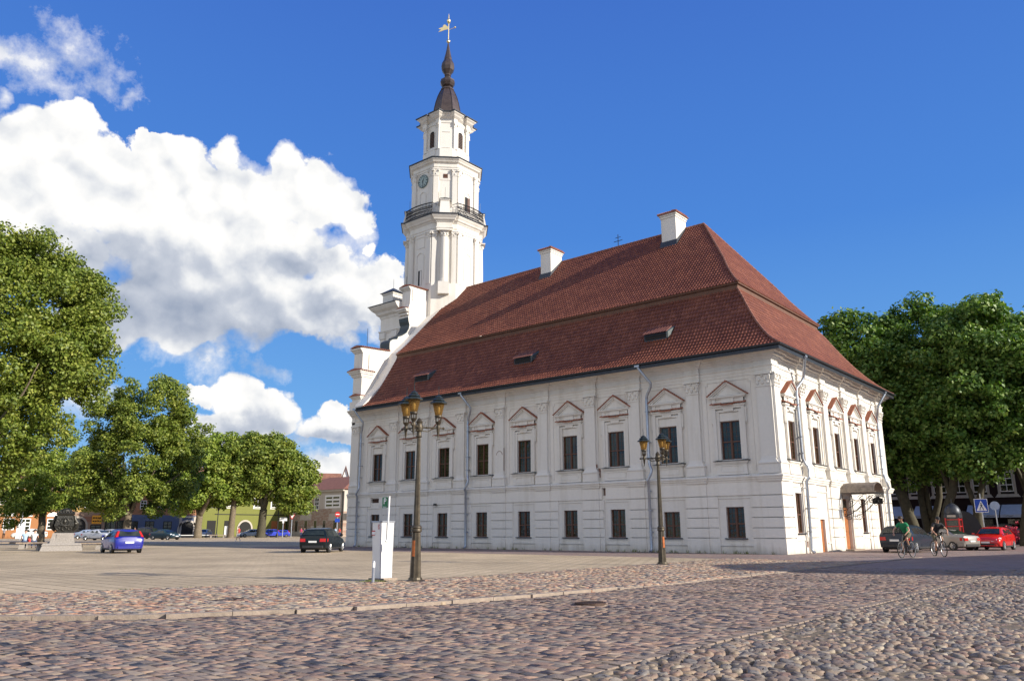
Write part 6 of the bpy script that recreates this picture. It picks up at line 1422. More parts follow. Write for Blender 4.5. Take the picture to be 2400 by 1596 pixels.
def person(label, pos, rz, J, top, bottom, sleeves=.5, legs=1.0, hair='hairb', cap=None, shoes='black', scale=1.0, group=None, bare=False):
    """J: joints in metres, x forward, y left: pelvis, chest, neck, head, and l/r elbow, hand, knee, foot"""
    t = thing('person', label, 'person', (pos[0], pos[1], .004), rz, group); t.scale = (scale,)*3
    g = lambda k: Vector(J[k])
    pel, ch, nk, hd = g('pelvis'), g('chest'), g('neck'), g('head'); mid = (pel+ch)/2
    C = [[(tuple(pel), .115), (tuple(mid), .105), (tuple(ch), .125), (tuple(nk), .05), (tuple(nk.lerp(hd, .35)), .05), (tuple(hd.lerp(nk, .3)), (.072, .066)), (tuple(hd), (.088, .08)), (tuple(hd+(hd-nk).normalized()*.075), (.062, .055))]]
    sh = {}
    for s_, n_ in ((1, 'l'), (-1, 'r')):
        yv = Vector(J.get('side', (0, 1, 0)))*s_
        s1 = ch+yv*.17+(nk-ch)*.35; sh[n_] = s1; e, h = g(n_+'elbow'), g(n_+'hand'); fd = (h-e).normalized()
        C.append([(tuple(ch), .125), (tuple(s1), .055), (tuple(s1.lerp(e, .5)), .045), (tuple(e), .037), (tuple(e.lerp(h, .5)), .034), (tuple(h), .024)])
        hp = pel+yv*.095-(ch-pel).normalized()*.03; k, f = g(n_+'knee'), g(n_+'foot'); fwd = Vector(J.get(n_+'toe', (1, 0, -.15))).normalized()
        C.append([(tuple(pel), .115), (tuple(hp), .085), (tuple(hp.lerp(k, .5)), .072), (tuple(k), .052), (tuple(k.lerp(f, .35)), .052), (tuple(k.lerp(f, .8)), .034), (tuple(f), .034), (tuple(f+fwd*.06), .034)])
        # palm and five fingers
        pm_ = h+fd*.055; side_ = fd.cross(Vector((0, 0, 1))); side_ = side_.normalized() if side_.length > .1 else Vector((1, 0, 0)); curl = Vector((0, 0, -1))-fd*fd.dot(Vector((0, 0, -1)))
        C.append([(tuple(h), .024), (tuple(pm_), .028)])
        for q in range(4):
            b0 = pm_+side_*(.027-.018*q)+fd*.02; l = (.032, .038, .036, .028)[q]; C.append([(tuple(pm_), .028), (tuple(b0), .011), (tuple(b0+fd*l+curl*.01), .009), (tuple(b0+fd*l*1.5+curl*.035), .008)])
        C.append([(tuple(h+fd*.02), .022), (tuple(h+fd*.035+side_*.035), .012), (tuple(h+fd*.06+side_*.05+curl*.01), .009)]); C.append([(tuple(h), .024), (tuple(h+fd*.02), .022)])
    skinmesh('body', C, 'skin', t, 1)
    up = (hd-nk).normalized(); fw = Vector(J.get('face', (1, 0, 0))).normalized(); fw = (fw-up*fw.dot(up)).normalized(); sd_ = up.cross(fw)
    mb = MB(); n0 = hd+fw*.085
    mb.tube([n0+up*.02, n0+fw*.022-up*.015, n0-up*.02], [.008, .016, .012], 6)
    for s_ in (-1, 1): mb.ball(tuple(hd+sd_*s_*.082-up*.005), (.014, .02, .028), n=6, k=4)
    mb.tube([n0-up*.045+sd_*.02, n0-up*.045+fw*.004, n0-up*.045-sd_*.02], .006, 5); mb.build('face', 'skin', t)
    mb = MB()
    for s_ in (-1, 1): mb.ball(tuple(hd+fw*.083+sd_*s_*.032+up*.022), .010, n=6, k=4)
    mb.build('eyes', 'black_eye', t)
    mb = MB(); vs = []
    c0 = hd+up*.03-fw*.012
    n, k = 14, 6
    for j in range(k+1):
        a = j/k*math.pi*.58
        for i in range(n):
            b = 2*math.pi*i/n; front = max(0, math.cos(b)); ex = a*(1-.38*front); r = .108
            vs.append(tuple(c0+up*(r*math.cos(ex))+(fw*math.cos(b)+sd_*math.sin(b))*(r*.95*math.sin(ex))))
    mb.add(vs, [(j*n+i, j*n+(i+1) % n, (j+1)*n+(i+1) % n, (j+1)*n+i) for j in range(k) for i in range(n)])
    if cap: mb.hexa([tuple(c0+fw*.09+up*.03-sd_*.06), tuple(c0+fw*.09+up*.03+sd_*.06), tuple(c0+fw*.165+up*.015+sd_*.045), tuple(c0+fw*.165+up*.015-sd_*.045)], [tuple(c0+fw*.09+up*.045-sd_*.06), tuple(c0+fw*.09+up*.045+sd_*.06), tuple(c0+fw*.165+up*.025+sd_*.045), tuple(c0+fw*.165+up*.025-sd_*.045)])
    mb.build('cap' if cap else 'hair', cap or hair, t, smooth='all')
    # clothes: same skeleton, a little thicker, cut short
    base = pel-(ch-pel).normalized()*.06
    TCh = [[(tuple(base), .15), (tuple(mid), .15), (tuple(mid.lerp(ch, .6)), .165), (tuple(ch), .172), (tuple(nk.lerp(ch, .25)), .085)]]
    for n_ in ('l', 'r'):
        e, h = g(n_+'elbow'), g(n_+'hand'); s1 = sh[n_]
        c_ = [(tuple(ch), .172), (tuple(s1), .082), (tuple(s1.lerp(e, min(sleeves, 1))), .068)]
        if sleeves > 1: c_ += [(tuple(h.lerp(e, .15)), .042)]
        TCh.append(c_)
    skinmesh('shirt', TCh, CL[top], t, 1)
    L_ = [[(tuple(pel+(ch-pel)*.12), .128), (tuple(pel), .132)]]
    for s_, n_ in ((1, 'l'), (-1, 'r')):
        yv = Vector(J.get('side', (0, 1, 0)))*s_; hp = pel+yv*.095-(ch-pel).normalized()*.03; k, f = g(n_+'knee'), g(n_+'foot')
        c_ = [(tuple(pel), .132), (tuple(hp), .10), (tuple(hp.lerp(k, .5)), .088)]
        if legs <= .6: c_ += [(tuple(hp.lerp(k, .9)), .082)]
        else: c_ += [(tuple(k), .068), (tuple(k.lerp(f, .9)), .055)]
        L_.append(c_)
        fwd = Vector(J.get(n_+'toe', (1, 0, -.15))).normalized(); skinmesh('shoe', [[(tuple(f-fwd*.05), .043), (tuple(f+fwd*.05), .045), (tuple(f+fwd*.17), .034)]], CL[shoes], t, 1)
    skinmesh('shorts' if legs <= .6 else 'trousers', L_, CL[bottom], t, 1)
    return t
MT['black_eye'] = simple('eye', (.01, .01, .01), .2, var=0)
RIDE = dict(pelvis=(-.18, 0, 1.0), chest=(.13, 0, 1.36), neck=(.23, 0, 1.50), head=(.31, 0, 1.64), face=(1, 0, -.35), lelbow=(.34, .34, 1.16), lhand=(.50, .27, 1.02), relbow=(.34, -.34, 1.16), rhand=(.50, -.27, 1.02),
            lknee=(.22, .13, .80), lfoot=(.05, .13, .50), rknee=(.14, -.13, .62), rfoot=(-.02, -.13, .20), ltoe=(1, 0, -.1), rtoe=(1, 0, -.25))
def bicycle(label, pos, rz, col, scale=1):
    t = thing('bicycle', label, 'bicycle', (pos[0], pos[1], .004), rz, 'bicycles ridden side by side'); t.scale = (scale,)*3
    fm = simple('bike_paint', col, .3, .3, var=.05)
    r = .335; A = Vector((-.50, 0, r)); B = Vector((.56, 0, r)); BB = Vector((-.04, 0, .29)); ST = Vector((-.18, 0, .84)); HT = Vector((.34, 0, .90)); HB = Vector((.38, 0, .72))
    mb = MB(); mb.tube([BB, ST], .018, 8); mb.tube([ST*.96+Vector((0, 0, .03)), HT], .018, 8); mb.tube([BB, HB], .02, 8); mb.tube([HT+Vector((-.02, 0, .06)), HB-Vector((-.01, 0, .03))], .022, 8)
    for s_ in (-.05, .05): mb.tube([ST*.95, A+Vector((0, s_, 0))], .010, 6); mb.tube([BB, A+Vector((0, s_, 0))], .010, 6)
    mb.build('frame', fm, t, smooth=True)
    mb = MB()
    for s_ in (-.05, .05): mb.tube([HB, HB+Vector((.03, s_, -.05)), B+Vector((0, s_, 0))], .013, 6)
    mb.build('fork', fm, t)
    for c in (A, B):
        mb = MB(); mb.tube([c+Vector((r*math.cos(a), 0, r*math.sin(a))) for a in [i*2*math.pi/32 for i in range(32)]], .022, 7, closed=True); wl = mb.build('wheel', 'tyre', t, smooth='all')
        mb = MB(); mb.tube([c+Vector(((r-.03)*math.cos(a), 0, (r-.03)*math.sin(a))) for a in [i*2*math.pi/32 for i in range(32)]], .010, 5, closed=True); mb.tube([c+Vector((0, -.05, 0)), c+Vector((0, .05, 0))], .02, 8)
        for i in range(18): a = i*2*math.pi/18; mb.tube([c+Vector((0, .02*(-1)**i, 0)), c+Vector(((r-.03)*math.cos(a), 0, (r-.03)*math.sin(a)))], .002, 3)
        mb.build('rim', 'rim', wl)
    mb = MB(); H = HT+Vector((.06, 0, .13)); mb.tube([HT, H], .014, 6); mb.tube([H+Vector((-.02, .31, .0)), H+Vector((.02, .15, .01)), H, H+Vector((.02, -.15, .01)), H+Vector((-.02, -.31, .0))], .013, 7); 
    for s_ in (-1, 1): mb.tube([H+Vector((-.02, s_*.31, 0)), H+Vector((-.01, s_*.22, 0))], .019, 7)
    mb.build('handlebar', 'iron', t)
    mb = MB(); mb.hexa([(-.34, -.08, .95), (-.34, .08, .95), (-.05, .02, .95), (-.05, -.02, .95)], [(-.36, -.09, .99), (-.36, .09, .99), (-.04, .025, .985), (-.04, -.025, .985)]); mb.tube([(-.19, 0, .84), (-.2, 0, .96)], .013, 6); mb.build('saddle', 'trimblack', t)
    mb = MB(); mb.lathe([(.001, -.01), (.09, -.01), (.09, .01), (.001, .01)], (BB.x, -.06, BB.z), 16, axis=1)
    mb.tube([BB+Vector((0, .08, 0)), Vector((.03, .09, .46))], .012, 6); mb.tube([BB-Vector((0, .08, 0)), Vector((-.09, -.09, .13))], .012, 6); mb.box((-.02, .08, .44), (.08, .18, .465)); mb.box((-.14, -.18, .115), (-.04, -.08, .14)); mb.build('crank', 'iron', t)
    return t
for px, py, ang, col, lab, bl, top, bot, cp in ((2128, 1306, 180-24, (.05, .05, .06), 'cyclist in green t-shirt and olive shorts bent over the handlebar', 'bicycle ridden by the cyclist in the green t-shirt', 'green', 'olive', None), (2202, 1303, 180+22, (.12, .12, .14), 'cyclist in dark t-shirt and cap riding on the right', 'bicycle ridden by the cyclist in the dark t-shirt', 'black', 'olive', CL['black'])):
    q = gp(px, py); z = yaw(px, ang); bicycle(bl, (q.x, q.y), z, col, 1.03); person(lab, (q.x, q.y), z, RIDE, top, bot, .55, .6, cap=cp, shoes='black', scale=1.03, group='two cyclists')
STAND = dict(pelvis=(0, 0, .92), chest=(.0, 0, 1.28), neck=(.0, 0, 1.46), head=(.03, 0, 1.60), lelbow=(-.05, .25, 1.10), lhand=(.08, .26, .90), relbow=(.0, -.25, 1.10), rhand=(.14, -.24, .95), lknee=(.10, .09, .50), lfoot=(.22, .09, .09), rknee=(.0, -.09, .50), rfoot=(-.22, -.09, .12))
SIT = dict(pelvis=(0, 0, .55), chest=(.06, 0, .92), neck=(.10, 0, 1.09), head=(.14, 0, 1.23), lelbow=(.12, .25, .80), lhand=(.30, .16, .66), relbow=(.12, -.25, .80), rhand=(.30, -.16, .66), lknee=(.42, .12, .55), lfoot=(.44, .12, .09), rknee=(.42, -.12, .55), rfoot=(.44, -.12, .09))
q = gp(558, 1268.5); person('woman in red top and white skirt walking across the square', (q.x, q.y), yaw(558, 60), STAND, 'red', 'white', .4, .6, shoes='white')
for px, d, ang, lab, top, bot in ((303, 128, 0, 'person in white shirt standing left of the one in orange', 'white', 'jean'), (316, 128, 20, 'person in orange shirt standing by the dome-shaped linden', 'orange', 'jean'), (706, 150, 200, 'person in magenta top near the brick house', 'magenta', 'navy'), (714, 152, 30, 'person in navy clothes beside the one in magenta', 'navy', 'navy'), (786, 140, 10, 'person in light blue shirt at the hall west corner', 'lightblue', 'grey'), (796, 142, 190, 'person in red shirt next to the hall wall', 'red', 'navy'), (10, 150, 0, 'person in grey at the far left houses', 'grey', 'black')):
    q = dp(px, 1243, d); person(lab, (q.x, q.y), yaw(px, ang), STAND, top, bot)
# ------------------------------------------------------------------ monument and stone benches
MT['granite'] = simple('grey_granite', (.30, .27, .24), .8, var=.3, scale=14, bumps=.5)
MT['bronze'] = simple('dark_bronze', (.045, .042, .035), .42, .7, var=.4, scale=6, bumps=.6, bscale=14)
MT['bench'] = simple('worn_stone_slab', (.33, .26, .2), .85, var=.3, scale=8, bumps=.5)
q = gp(150, 1291); mrz = yaw(150, 180)-R(0)
mo = thing('monument', 'bronze heraldic monument on a stepped granite pedestal among stone benches', 'monument', (q.x-1.0, q.y+.2, 0), mrz); mo.scale = (.87,)*3
def obox(mb, w0, d0, w1, d1, z0, z1, m=0, x=0, y=0): mb.taper((x, y), (d0, w0), (d1, w1), z0, z1, m)
mb = MB(); obox(mb, 2.75, 2.3, 2.5, 2.0, -.05, .40); obox(mb, 2.62, 2.1, 2.4, 1.9, .401, .55); mb.build('base', 'granite', mo)
mb = MB(); obox(mb, 1.62, 1.3, 1.34, 1.1, .551, 1.28); mb.box((.56, -.42, .7), (.63, .42, 1.2)); mb.build('pedestal', 'granite', mo)
mb = MB()
obox(mb, 1.15, .8, 1.22, .8, 1.281, 1.40); obox(mb, .95, .7, 1.30, .8, 1.401, 1.8); obox(mb, 1.30, .8, 1.10, .72, 1.801, 2.35); obox(mb, 1.10, .72, 1.02, .66, 2.351, 2.55)
for s_ in (-1, 1):
    mb.tube([(0, s_*.55, 1.45), (0, s_*.76, 1.7), (.02, s_*.82, 2.0), (.02, s_*.66, 2.25), (0, s_*.6, 2.55)], [.12, .17, .16, .12, .09], 9); mb.ball((.05, s_*.72, 1.95), .16, n=9, k=6); mb.ball((.1, s_*.45, 2.4), .12, n=8, k=5)
body_m = mb.build('body', 'bronze', mo)
mb = MB(); mb.tube([(.40, .27*math.cos(a), 2.1+.25*math.sin(a)) for a in [i*math.pi/8 for i in range(16)]], .045, 6, closed=True); mb.ball((.38, 0, 2.1), (.08, .13, .2), n=8, k=6); mb.tube([(.44, .14*math.cos(a), 1.62+.14*math.sin(a)) for a in [i*math.pi/6 for i in range(12)]], .035, 6, closed=True)
mb.tube([(.42, -.35, 1.86), (.46, 0, 1.80), (.42, .35, 1.86)], .05, 6)
for y, z in ((-.4, 2.2), (.4, 2.25), (-.38, 1.6), (.38, 1.6)): mb.tube([(.4, y+.1*math.cos(a), z+.1*math.sin(a)) for a in [i*math.pi/5 for i in range(8)]], .03, 5)
mb.build('shield_relief', 'bronze', body_m)
mb = MB(); obox(mb, 1.1, .75, 1.26, .85, 2.551, 2.66); obox(mb, 1.26, .85, 1.0, .6, 2.661, 2.86); mb.ball((0, 0, 2.86), (.3, .42, .2), n=12, k=6)
for i in range(7): a = (i-3)*.36; mb.ball((.34, a*.5, 2.78), .08, n=7, k=4)
mb.ball((0, 0, 3.05), .07, n=8, k=5); mb.build('crown', 'bronze', mo)
def bench(label, px, py, w_, ang):
    q = gp(px, py); t = thing('stone_bench', label, 'bench', (q.x, q.y, 0), yaw(px, ang), 'low stone benches round the monument')
    mb = MB(); mb.hexa([(-.28, -w_/2, .36), (.28, -w_/2, .36), (.28, w_/2, .36), (-.28, w_/2, .36)], [(-.30, -w_/2-.02, .46), (.30, -w_/2-.02, .46), (.30, w_/2+.02, .46), (-.30, w_/2+.02, .46)]); mb.build('slab', 'bench', t)
    for s_ in (-1, 1):
        mb = MB(); mb.taper((0, s_*(w_/2-.35)), (.40, .36), (.34, .28), -.03, .359); mb.build('support', 'granite', t)
    return t
bench('stone bench at the left edge of the photo', 22, 1285, 2.6, 0); bench('stone bench under the two seated people', 72, 1286, 1.9, 0); bench('stone bench just left of the monument', 108, 1289, 1.5, 20)
bench('stone bench between the monument and the blue hatchback', 208, 1287, 1.9, -10)
q = gp(52, 1285.5); SC = 1.0
person('person in pale blue shirt sitting on the bench with back turned', (q.x, q.y+.1), yaw(52, 5), SIT, 'lightblue', 'jean')
q = gp(73, 1285.5); person('person in patterned white top sitting beside the one in pale blue', (q.x, q.y+.1), yaw(73, -5), SIT, 'white', 'jean')
q = gp(63, 1285.0); mb = MB(); mb.taper((0, 0), (.22, .30), (.18, .26), .462, .70); mb.tube([(0, -.1, .69), (0, -.06, .82), (0, .06, .82), (0, .1, .69)], .012, 5); o = mb.build('handbag', CL['red'], loc=(q.x, q.y, 0)); tag(o, 'red handbag standing on the bench between the two seated people', 'handbag')
# ------------------------------------------------------------------ houses round the square
MT['yellow'] = plaster('yellow_render', (.44, .29, .10), .2); MT['orangew'] = plaster('orange_brick_render', (.36, .165, .07), .3)
MT['bluew'] = plaster('blue_grey_render', (.10, .13, .22), .25); MT['greenw'] = plaster('olive_green_render', (.19, .20, .055), .25); MT['pinkw'] = plaster('salmon_render', (.32, .16, .09), .3)
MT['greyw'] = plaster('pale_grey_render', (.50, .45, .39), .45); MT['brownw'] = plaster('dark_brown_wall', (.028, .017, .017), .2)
MT['oldroof'] = simple('old_tile_roof', (.26, .12, .075), .85, var=.4, scale=1.5, bumps=.3, bscale=8); MT['redroof'] = simple('red_tile_roof', (.24, .10, .065), .8, var=.3, scale=2)
MT['brick2'] = brickmat('patched_brick', (.26, .12, .075), (.36, .27, .19), (.38, .33, .27), rot=(R(90), 0, R(90)), w=.5, h=.16)
MT['brick3'] = brickmat('patched_brick_south', (.34, .19, .13), (.46, .38, .30), (.48, .43, .37), w=.5, h=.16)
def hwin(T, a, b, z0, z1, parent, fr='white', arch=False, o=0, grid=True, sur=None):
    mb = MB(T)
    if arch: mb.prism([(a, z0), (b, z0)]+[((a+b)/2+(b-a)/2*math.cos(R(t)), z1-(b-a)/2*.0+(b-a)/2*.55*math.sin(R(t))) for t in range(0, 181, 20)], o-.02, o+.03, 2)
    else: mb.box((a, z0, o-.02), (b, z1, o+.03))
    w_ = mb.build('window', fr, parent)
    g = MB(T); nx = 2; m_ = (b-a)*.08
    for i in range(nx):
        for j in range(3 if grid else 1):
            u0 = a+m_+(b-a-m_)*i/nx; u1 = a+(b-a-m_)*(i+1)/nx; n = 3 if grid else 1; v0 = z0+m_+(z1-z0-m_)*j/n; v1 = z0+(z1-z0-m_)*(j+1)/n
            g.box((u0, v0, o+.031), (u1, v1, o+.05))
    g.build('pane', 'glass', w_)
    if sur:
        s_ = MB(T); e = .18
        for q in ((a-e, a, z0-e, z1+e), (b, b+e, z0-e, z1+e), (a, b, z1, z1+e), (a-.1-e, b+.1+e, z0-e-.12, z0-e)): s_.box((q[0], q[2], o-.02), (q[1], q[3], o+.08))
        s_.build('frame', sur, w_)
def archdoor(T, u, r, z, parent, mat='dark', ring=None, o=0):
    mb = MB(T); mb.prism([(u-r, 0), (u+r, 0)]+[(u+r*math.cos(R(t)), z+r*math.sin(R(t))) for t in range(0, 181, 12)], o-.02, o+.04, 2); d = mb.build('door', mat, parent)
    if ring:
        mb = MB(T); archband(mb, u, z, r, .35, o-.02, o+.12, 0); mb.build('frame', ring, d)
WX = -135.0
def yat(px): # y where the column px meets the plane of the west row
    p = dp(px, 1243, 10)-CAM; return CAM.y+p.y*(WX-CAM.x)/p.x
def zat(px, py): p = dp(px, py, 1)-CAM; return CAM.z+p.z*(WX-CAM.x)/p.x
WR = lambda p: (WX+p[2], p[0], p[1])
def house(name, label, px0, px1, zlow, ztop, mlow, mup, hroof, depth=12, cornice='white', roofm='oldroof'):
    y0, y1 = yat(px0), yat(px1); t = thing(name, label, 'house', (WX, y0, 0))
    t.location = (0, 0, 0)
    mb = MB(WR); mb.box((y0+.01, 0, -depth), (y1-.01, zlow, 0), 0); mb.box((y0+.01, zlow, -depth+.01), (y1-.01, ztop, -.05), 1); mb.build('wall', [mlow, mup], t)
    mb = MB(WR); mb.box((y0, ztop-.35, -.04), (y1, ztop, .35)); mb.build('cornice', cornice, t)
    mb = MB(WR); mb.prism([(ztop+.0, .6), (ztop+hroof, -depth/2), (ztop, -depth)], y0, y1, 0); mb.build('roof', roofm, t)
    return t, y0, y1
t, y0, y1 = house('town_house', 'yellow town house with orange brick ground floor and white arched windows', -60, 168, 4.6, 8.6, 'orangew', 'yellow', 3.4)
for px in (-20, 18, 56, 120):
    u = yat(px); hwin(WR, u-.85, u+.85, 1.4, 3.3, t, 'white', o=.0); mb = MB(WR); mb.prism([(u-1.0, 3.65)]+[(u+1.0*math.cos(R(q_)), 3.65+.75*math.sin(R(q_))) for q_ in range(0, 181, 20)], -.02, .1, 2); mb.build('window_head', 'white', t)
for px in (-30, 0, 66, 101, 129): u = yat(px); hwin(WR, u-.6, u+.6, 5.5, 7.2, t, 'white', o=-.05, sur='white')
mb = MB(WR); mb.box((y0, 4.5, -.01), (y1, 4.75, .12)); mb.build('string_course', 'orangew', t)
t, y0, y1 = house('town_house', 'yellow house above a patched brick ground floor with arched doorway', 168, 236, 4.5, 8.9, 'brick2', 'yellow', 3.6)
archdoor(WR, yat(179), 1.45, 2.0, t, 'dark', 'brick2')
for px in (183, 212): u = yat(px); hwin(WR, u-.6, u+.6, 5.6, 7.4, t, 'white', o=-.05, sur='white')
u = yat(223); hwin(WR, u-.95, u+.95, .9, 2.3, t, 'dark')
mb = MB(WR); mb.box((yat(150), 0, -.0), (yat(151.2), 8.6, .2)); mb.build('downpipe', 'iron', t)
sg = MB(WR); sg.box((yat(212), 2.5, .05), (yat(234), 3.95, .2)); so_ = sg.build('shop_sign', simple('yellow_sign', (.75, .33, .02), .5, var=.05), t)
sg = MB(WR); rr = random.Random(2)
for row, (za, zb) in enumerate(((3.35, 3.65), (2.8, 3.05))):
    u = yat(213.5)
    while u < yat(232): w_ = rr.uniform(.15, .4); sg.box((u, za, .2), (u+w_*.7, zb, .22)); u += w_
sg.build('lettering', 'brownw', so_)
t, y0, y1 = house('town_house', 'brown-pink house behind the trunk of the dome-shaped linden', 236, 303, 4.4, 8.4, 'brick2', 'pinkw', 3.3)
for px in (257, 285): u = yat(px); hwin(WR, u-1.0, u+1.0, .9, 3.1, t, 'dark', grid=False); hwin(WR, u-.6, u+.6, 5.3, 7.0, t, 'white', o=-.05)
t, y0, y1 = house('town_house', 'house with dark blue ground floor, salmon upper wall and arched gateway', 303, 464, 4.15, 8.3, 'bluew', 'pinkw', 3.2)
for px in (311, 349, 391): u = yat(px); hwin(WR, u-.85, u+.85, 1.0, 3.0, t, 'iron')
archdoor(WR, yat(438), 1.65, 1.35, t, 'dark', 'greyw')
for px in (330, 372, 404, 425): u = yat(px); hwin(WR, u-.6, u+.6, 5.2, 6.8, t, 'white', o=-.05)
mb = MB(WR); u0, u1 = yat(418), yat(457); mb.box((u0, 0, .0), (u0+.5, 4.0, .12)); mb.box((u1-.5, 0, .0), (u1, 4.0, .12)); mb.box((u0, 3.7, .0), (u1, 4.0, .13)); mb.build('gateway_frame', 'greyw', t)
t, y0, y1 = house('town_house', 'olive green house with round-arched gate and dark doors', 464, 676, 4.9, 10.2, 'greenw', 'greenw', 4.0, cornice='greenw')
archdoor(WR, yat(573), 1.45, 1.6, t, 'dark', 'greyw')
for px, w_ in ((494, .95), (534, .95), (643, .85), (664, .3)): u = yat(px); mb = MB(WR); mb.box((u-w_, 0, -.02), (u+w_, 3.2, .04)); mb.build('door', 'dark' if px < 600 else 'door', t)
for px in (497, 536, 600, 640): u = yat(px); hwin(WR, u-.85, u+.85, 6.0, 8.4, t, 'white', o=-.05, sur='white')
mb = MB(WR); mb.box((yat(500), 4.4, .0), (yat(668), 4.55, .08)); mb.build('string_course', 'iron', t)
mb = MB(WR); mb.box((yat(669), 0, .01), (yat(670), 10, .2)); mb.build('downpipe', 'iron', t)
# north-west corner: patched brick house facing south (in shade)
NY = 62.0
def xat(px, Y=NY): p = dp(px, 1243, 10)-CAM; return CAM.x+p.x*(Y-CAM.y)/p.y
NR = lambda p: (p[0], NY-p[2], p[1])
x0, x1 = xat(676), xat(803)
t = thing('town_house', 'shaded brick house with peeling grey render left of the town hall', 'house', (0, 0, 0))
mb = MB(NR); mb.box((x0, 0, -13), (x1, 5.0, 0), 0); mb.box((x0+.01, 5.0, -12.9), (x1-.01, 9.3, -.04), 1); mb.build('wall', ['brick3', 'greyw'], t)
mb = MB(NR); mb.box((x0, 9.1, -.03), (x1, 9.5, .35)); mb.build('cornice', 'greyw', t)
mb = MB(NR); mb.hexa([(x0-.3, 9.5, .5), (x1+.3, 9.5, .5), (x1+.3, 9.5, -13.3), (x0-.3, 9.5, -13.3)], [(x0+4.5, 12.6, -6.2), (x1-4, 12.6, -6.2), (x1-4, 12.6, -6.8), (x0+4.5, 12.6, -6.8)]); mb.build('roof', 'redroof', t)
for px, w_ in ((716, .55), (739, .75)): u = xat(px); hwin(NR, u-w_, u+w_, 5.5, 8.0, t, 'white', o=-.04)
u = xat(776); hwin(NR, u-2.6, u+2.6, 5.7, 8.4, t, 'white', o=-.04)
for px in (694, 716, 738, 759, 784): u = xat(px); hwin(NR, u-.5, u+.5, .9, 3.3, t, 'greyw', grid=False)
mb = MB(NR)
for a, b, c, d in ((0, 5.2, 5.05, 6.1), (9, 15, 5.05, 5.6), (3, 4.2, 6, 9), (7.0, 8.6, 5.1, 9.0)): mb.box((x0+a, c, -.03), (x0+b, d, -.02+.006))
mb.build('exposed_brick', 'brick3', t)
mb = MB(NR)
for a, b, c, d in ((1, 5, 0, 1.1), (8, 12, .2, 2.2), (14, 20, 3.2, 4.6), (4, 8, 3.4, 4.9)): mb = MB(NR); mb.box((x0+a, c, -.01), (x0+b, d, .012)); mb.build('render_patch', 'greyw', t)
mb = MB(NR); mb.box((xat(800), 0, .01), (xat(801), 9.2, .2)); mb.build('downpipe', 'iron', t)
# roofs behind
def backhouse(label, px0, px1, d, zt, zr, mat, roofm, gable=False):
    a = dp(px0, 1243, d); b = dp(px1, 1243, d); r_ = (b-a); r_.z = 0; l = r_.length; r_.normalize(); f = Vector((-r_.y, r_.x, 0))
    T = lambda p: tuple(Vector((a.x, a.y, 0))+r_*p[0]+f*-p[2]+Vector((0, 0, p[1])))
    t = thing('house', label, 'house', (0, 0, 0)); mb = MB(T); mb.box((0, 0, -10), (l, zt, 0)); 
    if gable: mb.prism([(0, zt), (l, zt), (l*.5, zr)], -10, 0, 2)
    mb.build('wall', mat, t)
    mb = MB(T)
    if gable:
        mb.hexa([(-.3, zt-.2, .4), (l*.5, zr+.02, .4), (l*.5, zr+.02, -10.2), (-.3, zt-.2, -10.2)], [(-.3, zt+.1, .4), (l*.5, zr+.35, .4), (l*.5, zr+.35, -10.2), (-.3, zt+.1, -10.2)])
        mb.hexa([(l+.3, zt-.2, .4), (l*.5, zr+.02, .4), (l*.5, zr+.02, -10.2), (l+.3, zt-.2, -10.2)], [(l+.3, zt+.1, .4), (l*.5, zr+.35, .4), (l*.5, zr+.35, -10.2), (l+.3, zt+.1, -10.2)])
    else: mb.prism([(zt, .5), (zr, -5), (zt, -10.5)], -.4, l+.4, 0)
    mb.build('roof', roofm, t); return t, T, l
t, T, l = backhouse('long house with brown tiled roof showing behind the brick house', 672, 792, 205, 12.3, 15.6, 'greyw', 'oldroof')
mb = MB(T); mb.box((l*.02, 15, -5.5), (l*.08, 17.2, -4)); mb.build('chimney', 'brick3', t); mb = MB(T); mb.box((l*.42, 12.8, -1.5), (l*.48, 14.6, -.5)); mb.box((l*.7, 12.6, -1.2), (l*.8, 13.9, -.2)); mb.build('dormer', 'greyw', t)
t, T, l = backhouse('small white gabled house on the roofline beside the hall', 795, 812, 195, 12.9, 16.2, 'white', 'redroof', True)
mb = MB(T); mb.box((l*.38, 12.3, .0), (l*.6, 13.8, .05)); mb.build('window', 'dark', t)
# wooded hill beyond
rg = np.random.default_rng(77)
hp = dp(770, 1243, 420)
hx = thing('x', 'x', 'x') ; bpy.data.objects.remove(hx)
mb = MB(); mb.lathe([(150, -1), (120, 12), (80, 22), (30, 27), (1, 28)], (hp.x, hp.y, 0), 30); tag(mb.build('hill', 'grass', smooth='all', loc=(0, 0, -11)), kind='structure')
ells = [(rg.uniform(-60, 60), rg.uniform(-60, 60), 27+rg.uniform(-3, 2), 7, 7, 5) for _ in range(46)]
e0 = crown('wood', ells, 420, 26000, 1.7, 2.4, 'leafC', None, 78, (0, 0, 0)); e0.location = (hp.x, hp.y, -11); tag(e0, 'dark woods on the hill behind the brown roofs', 'woods', kind='stuff')
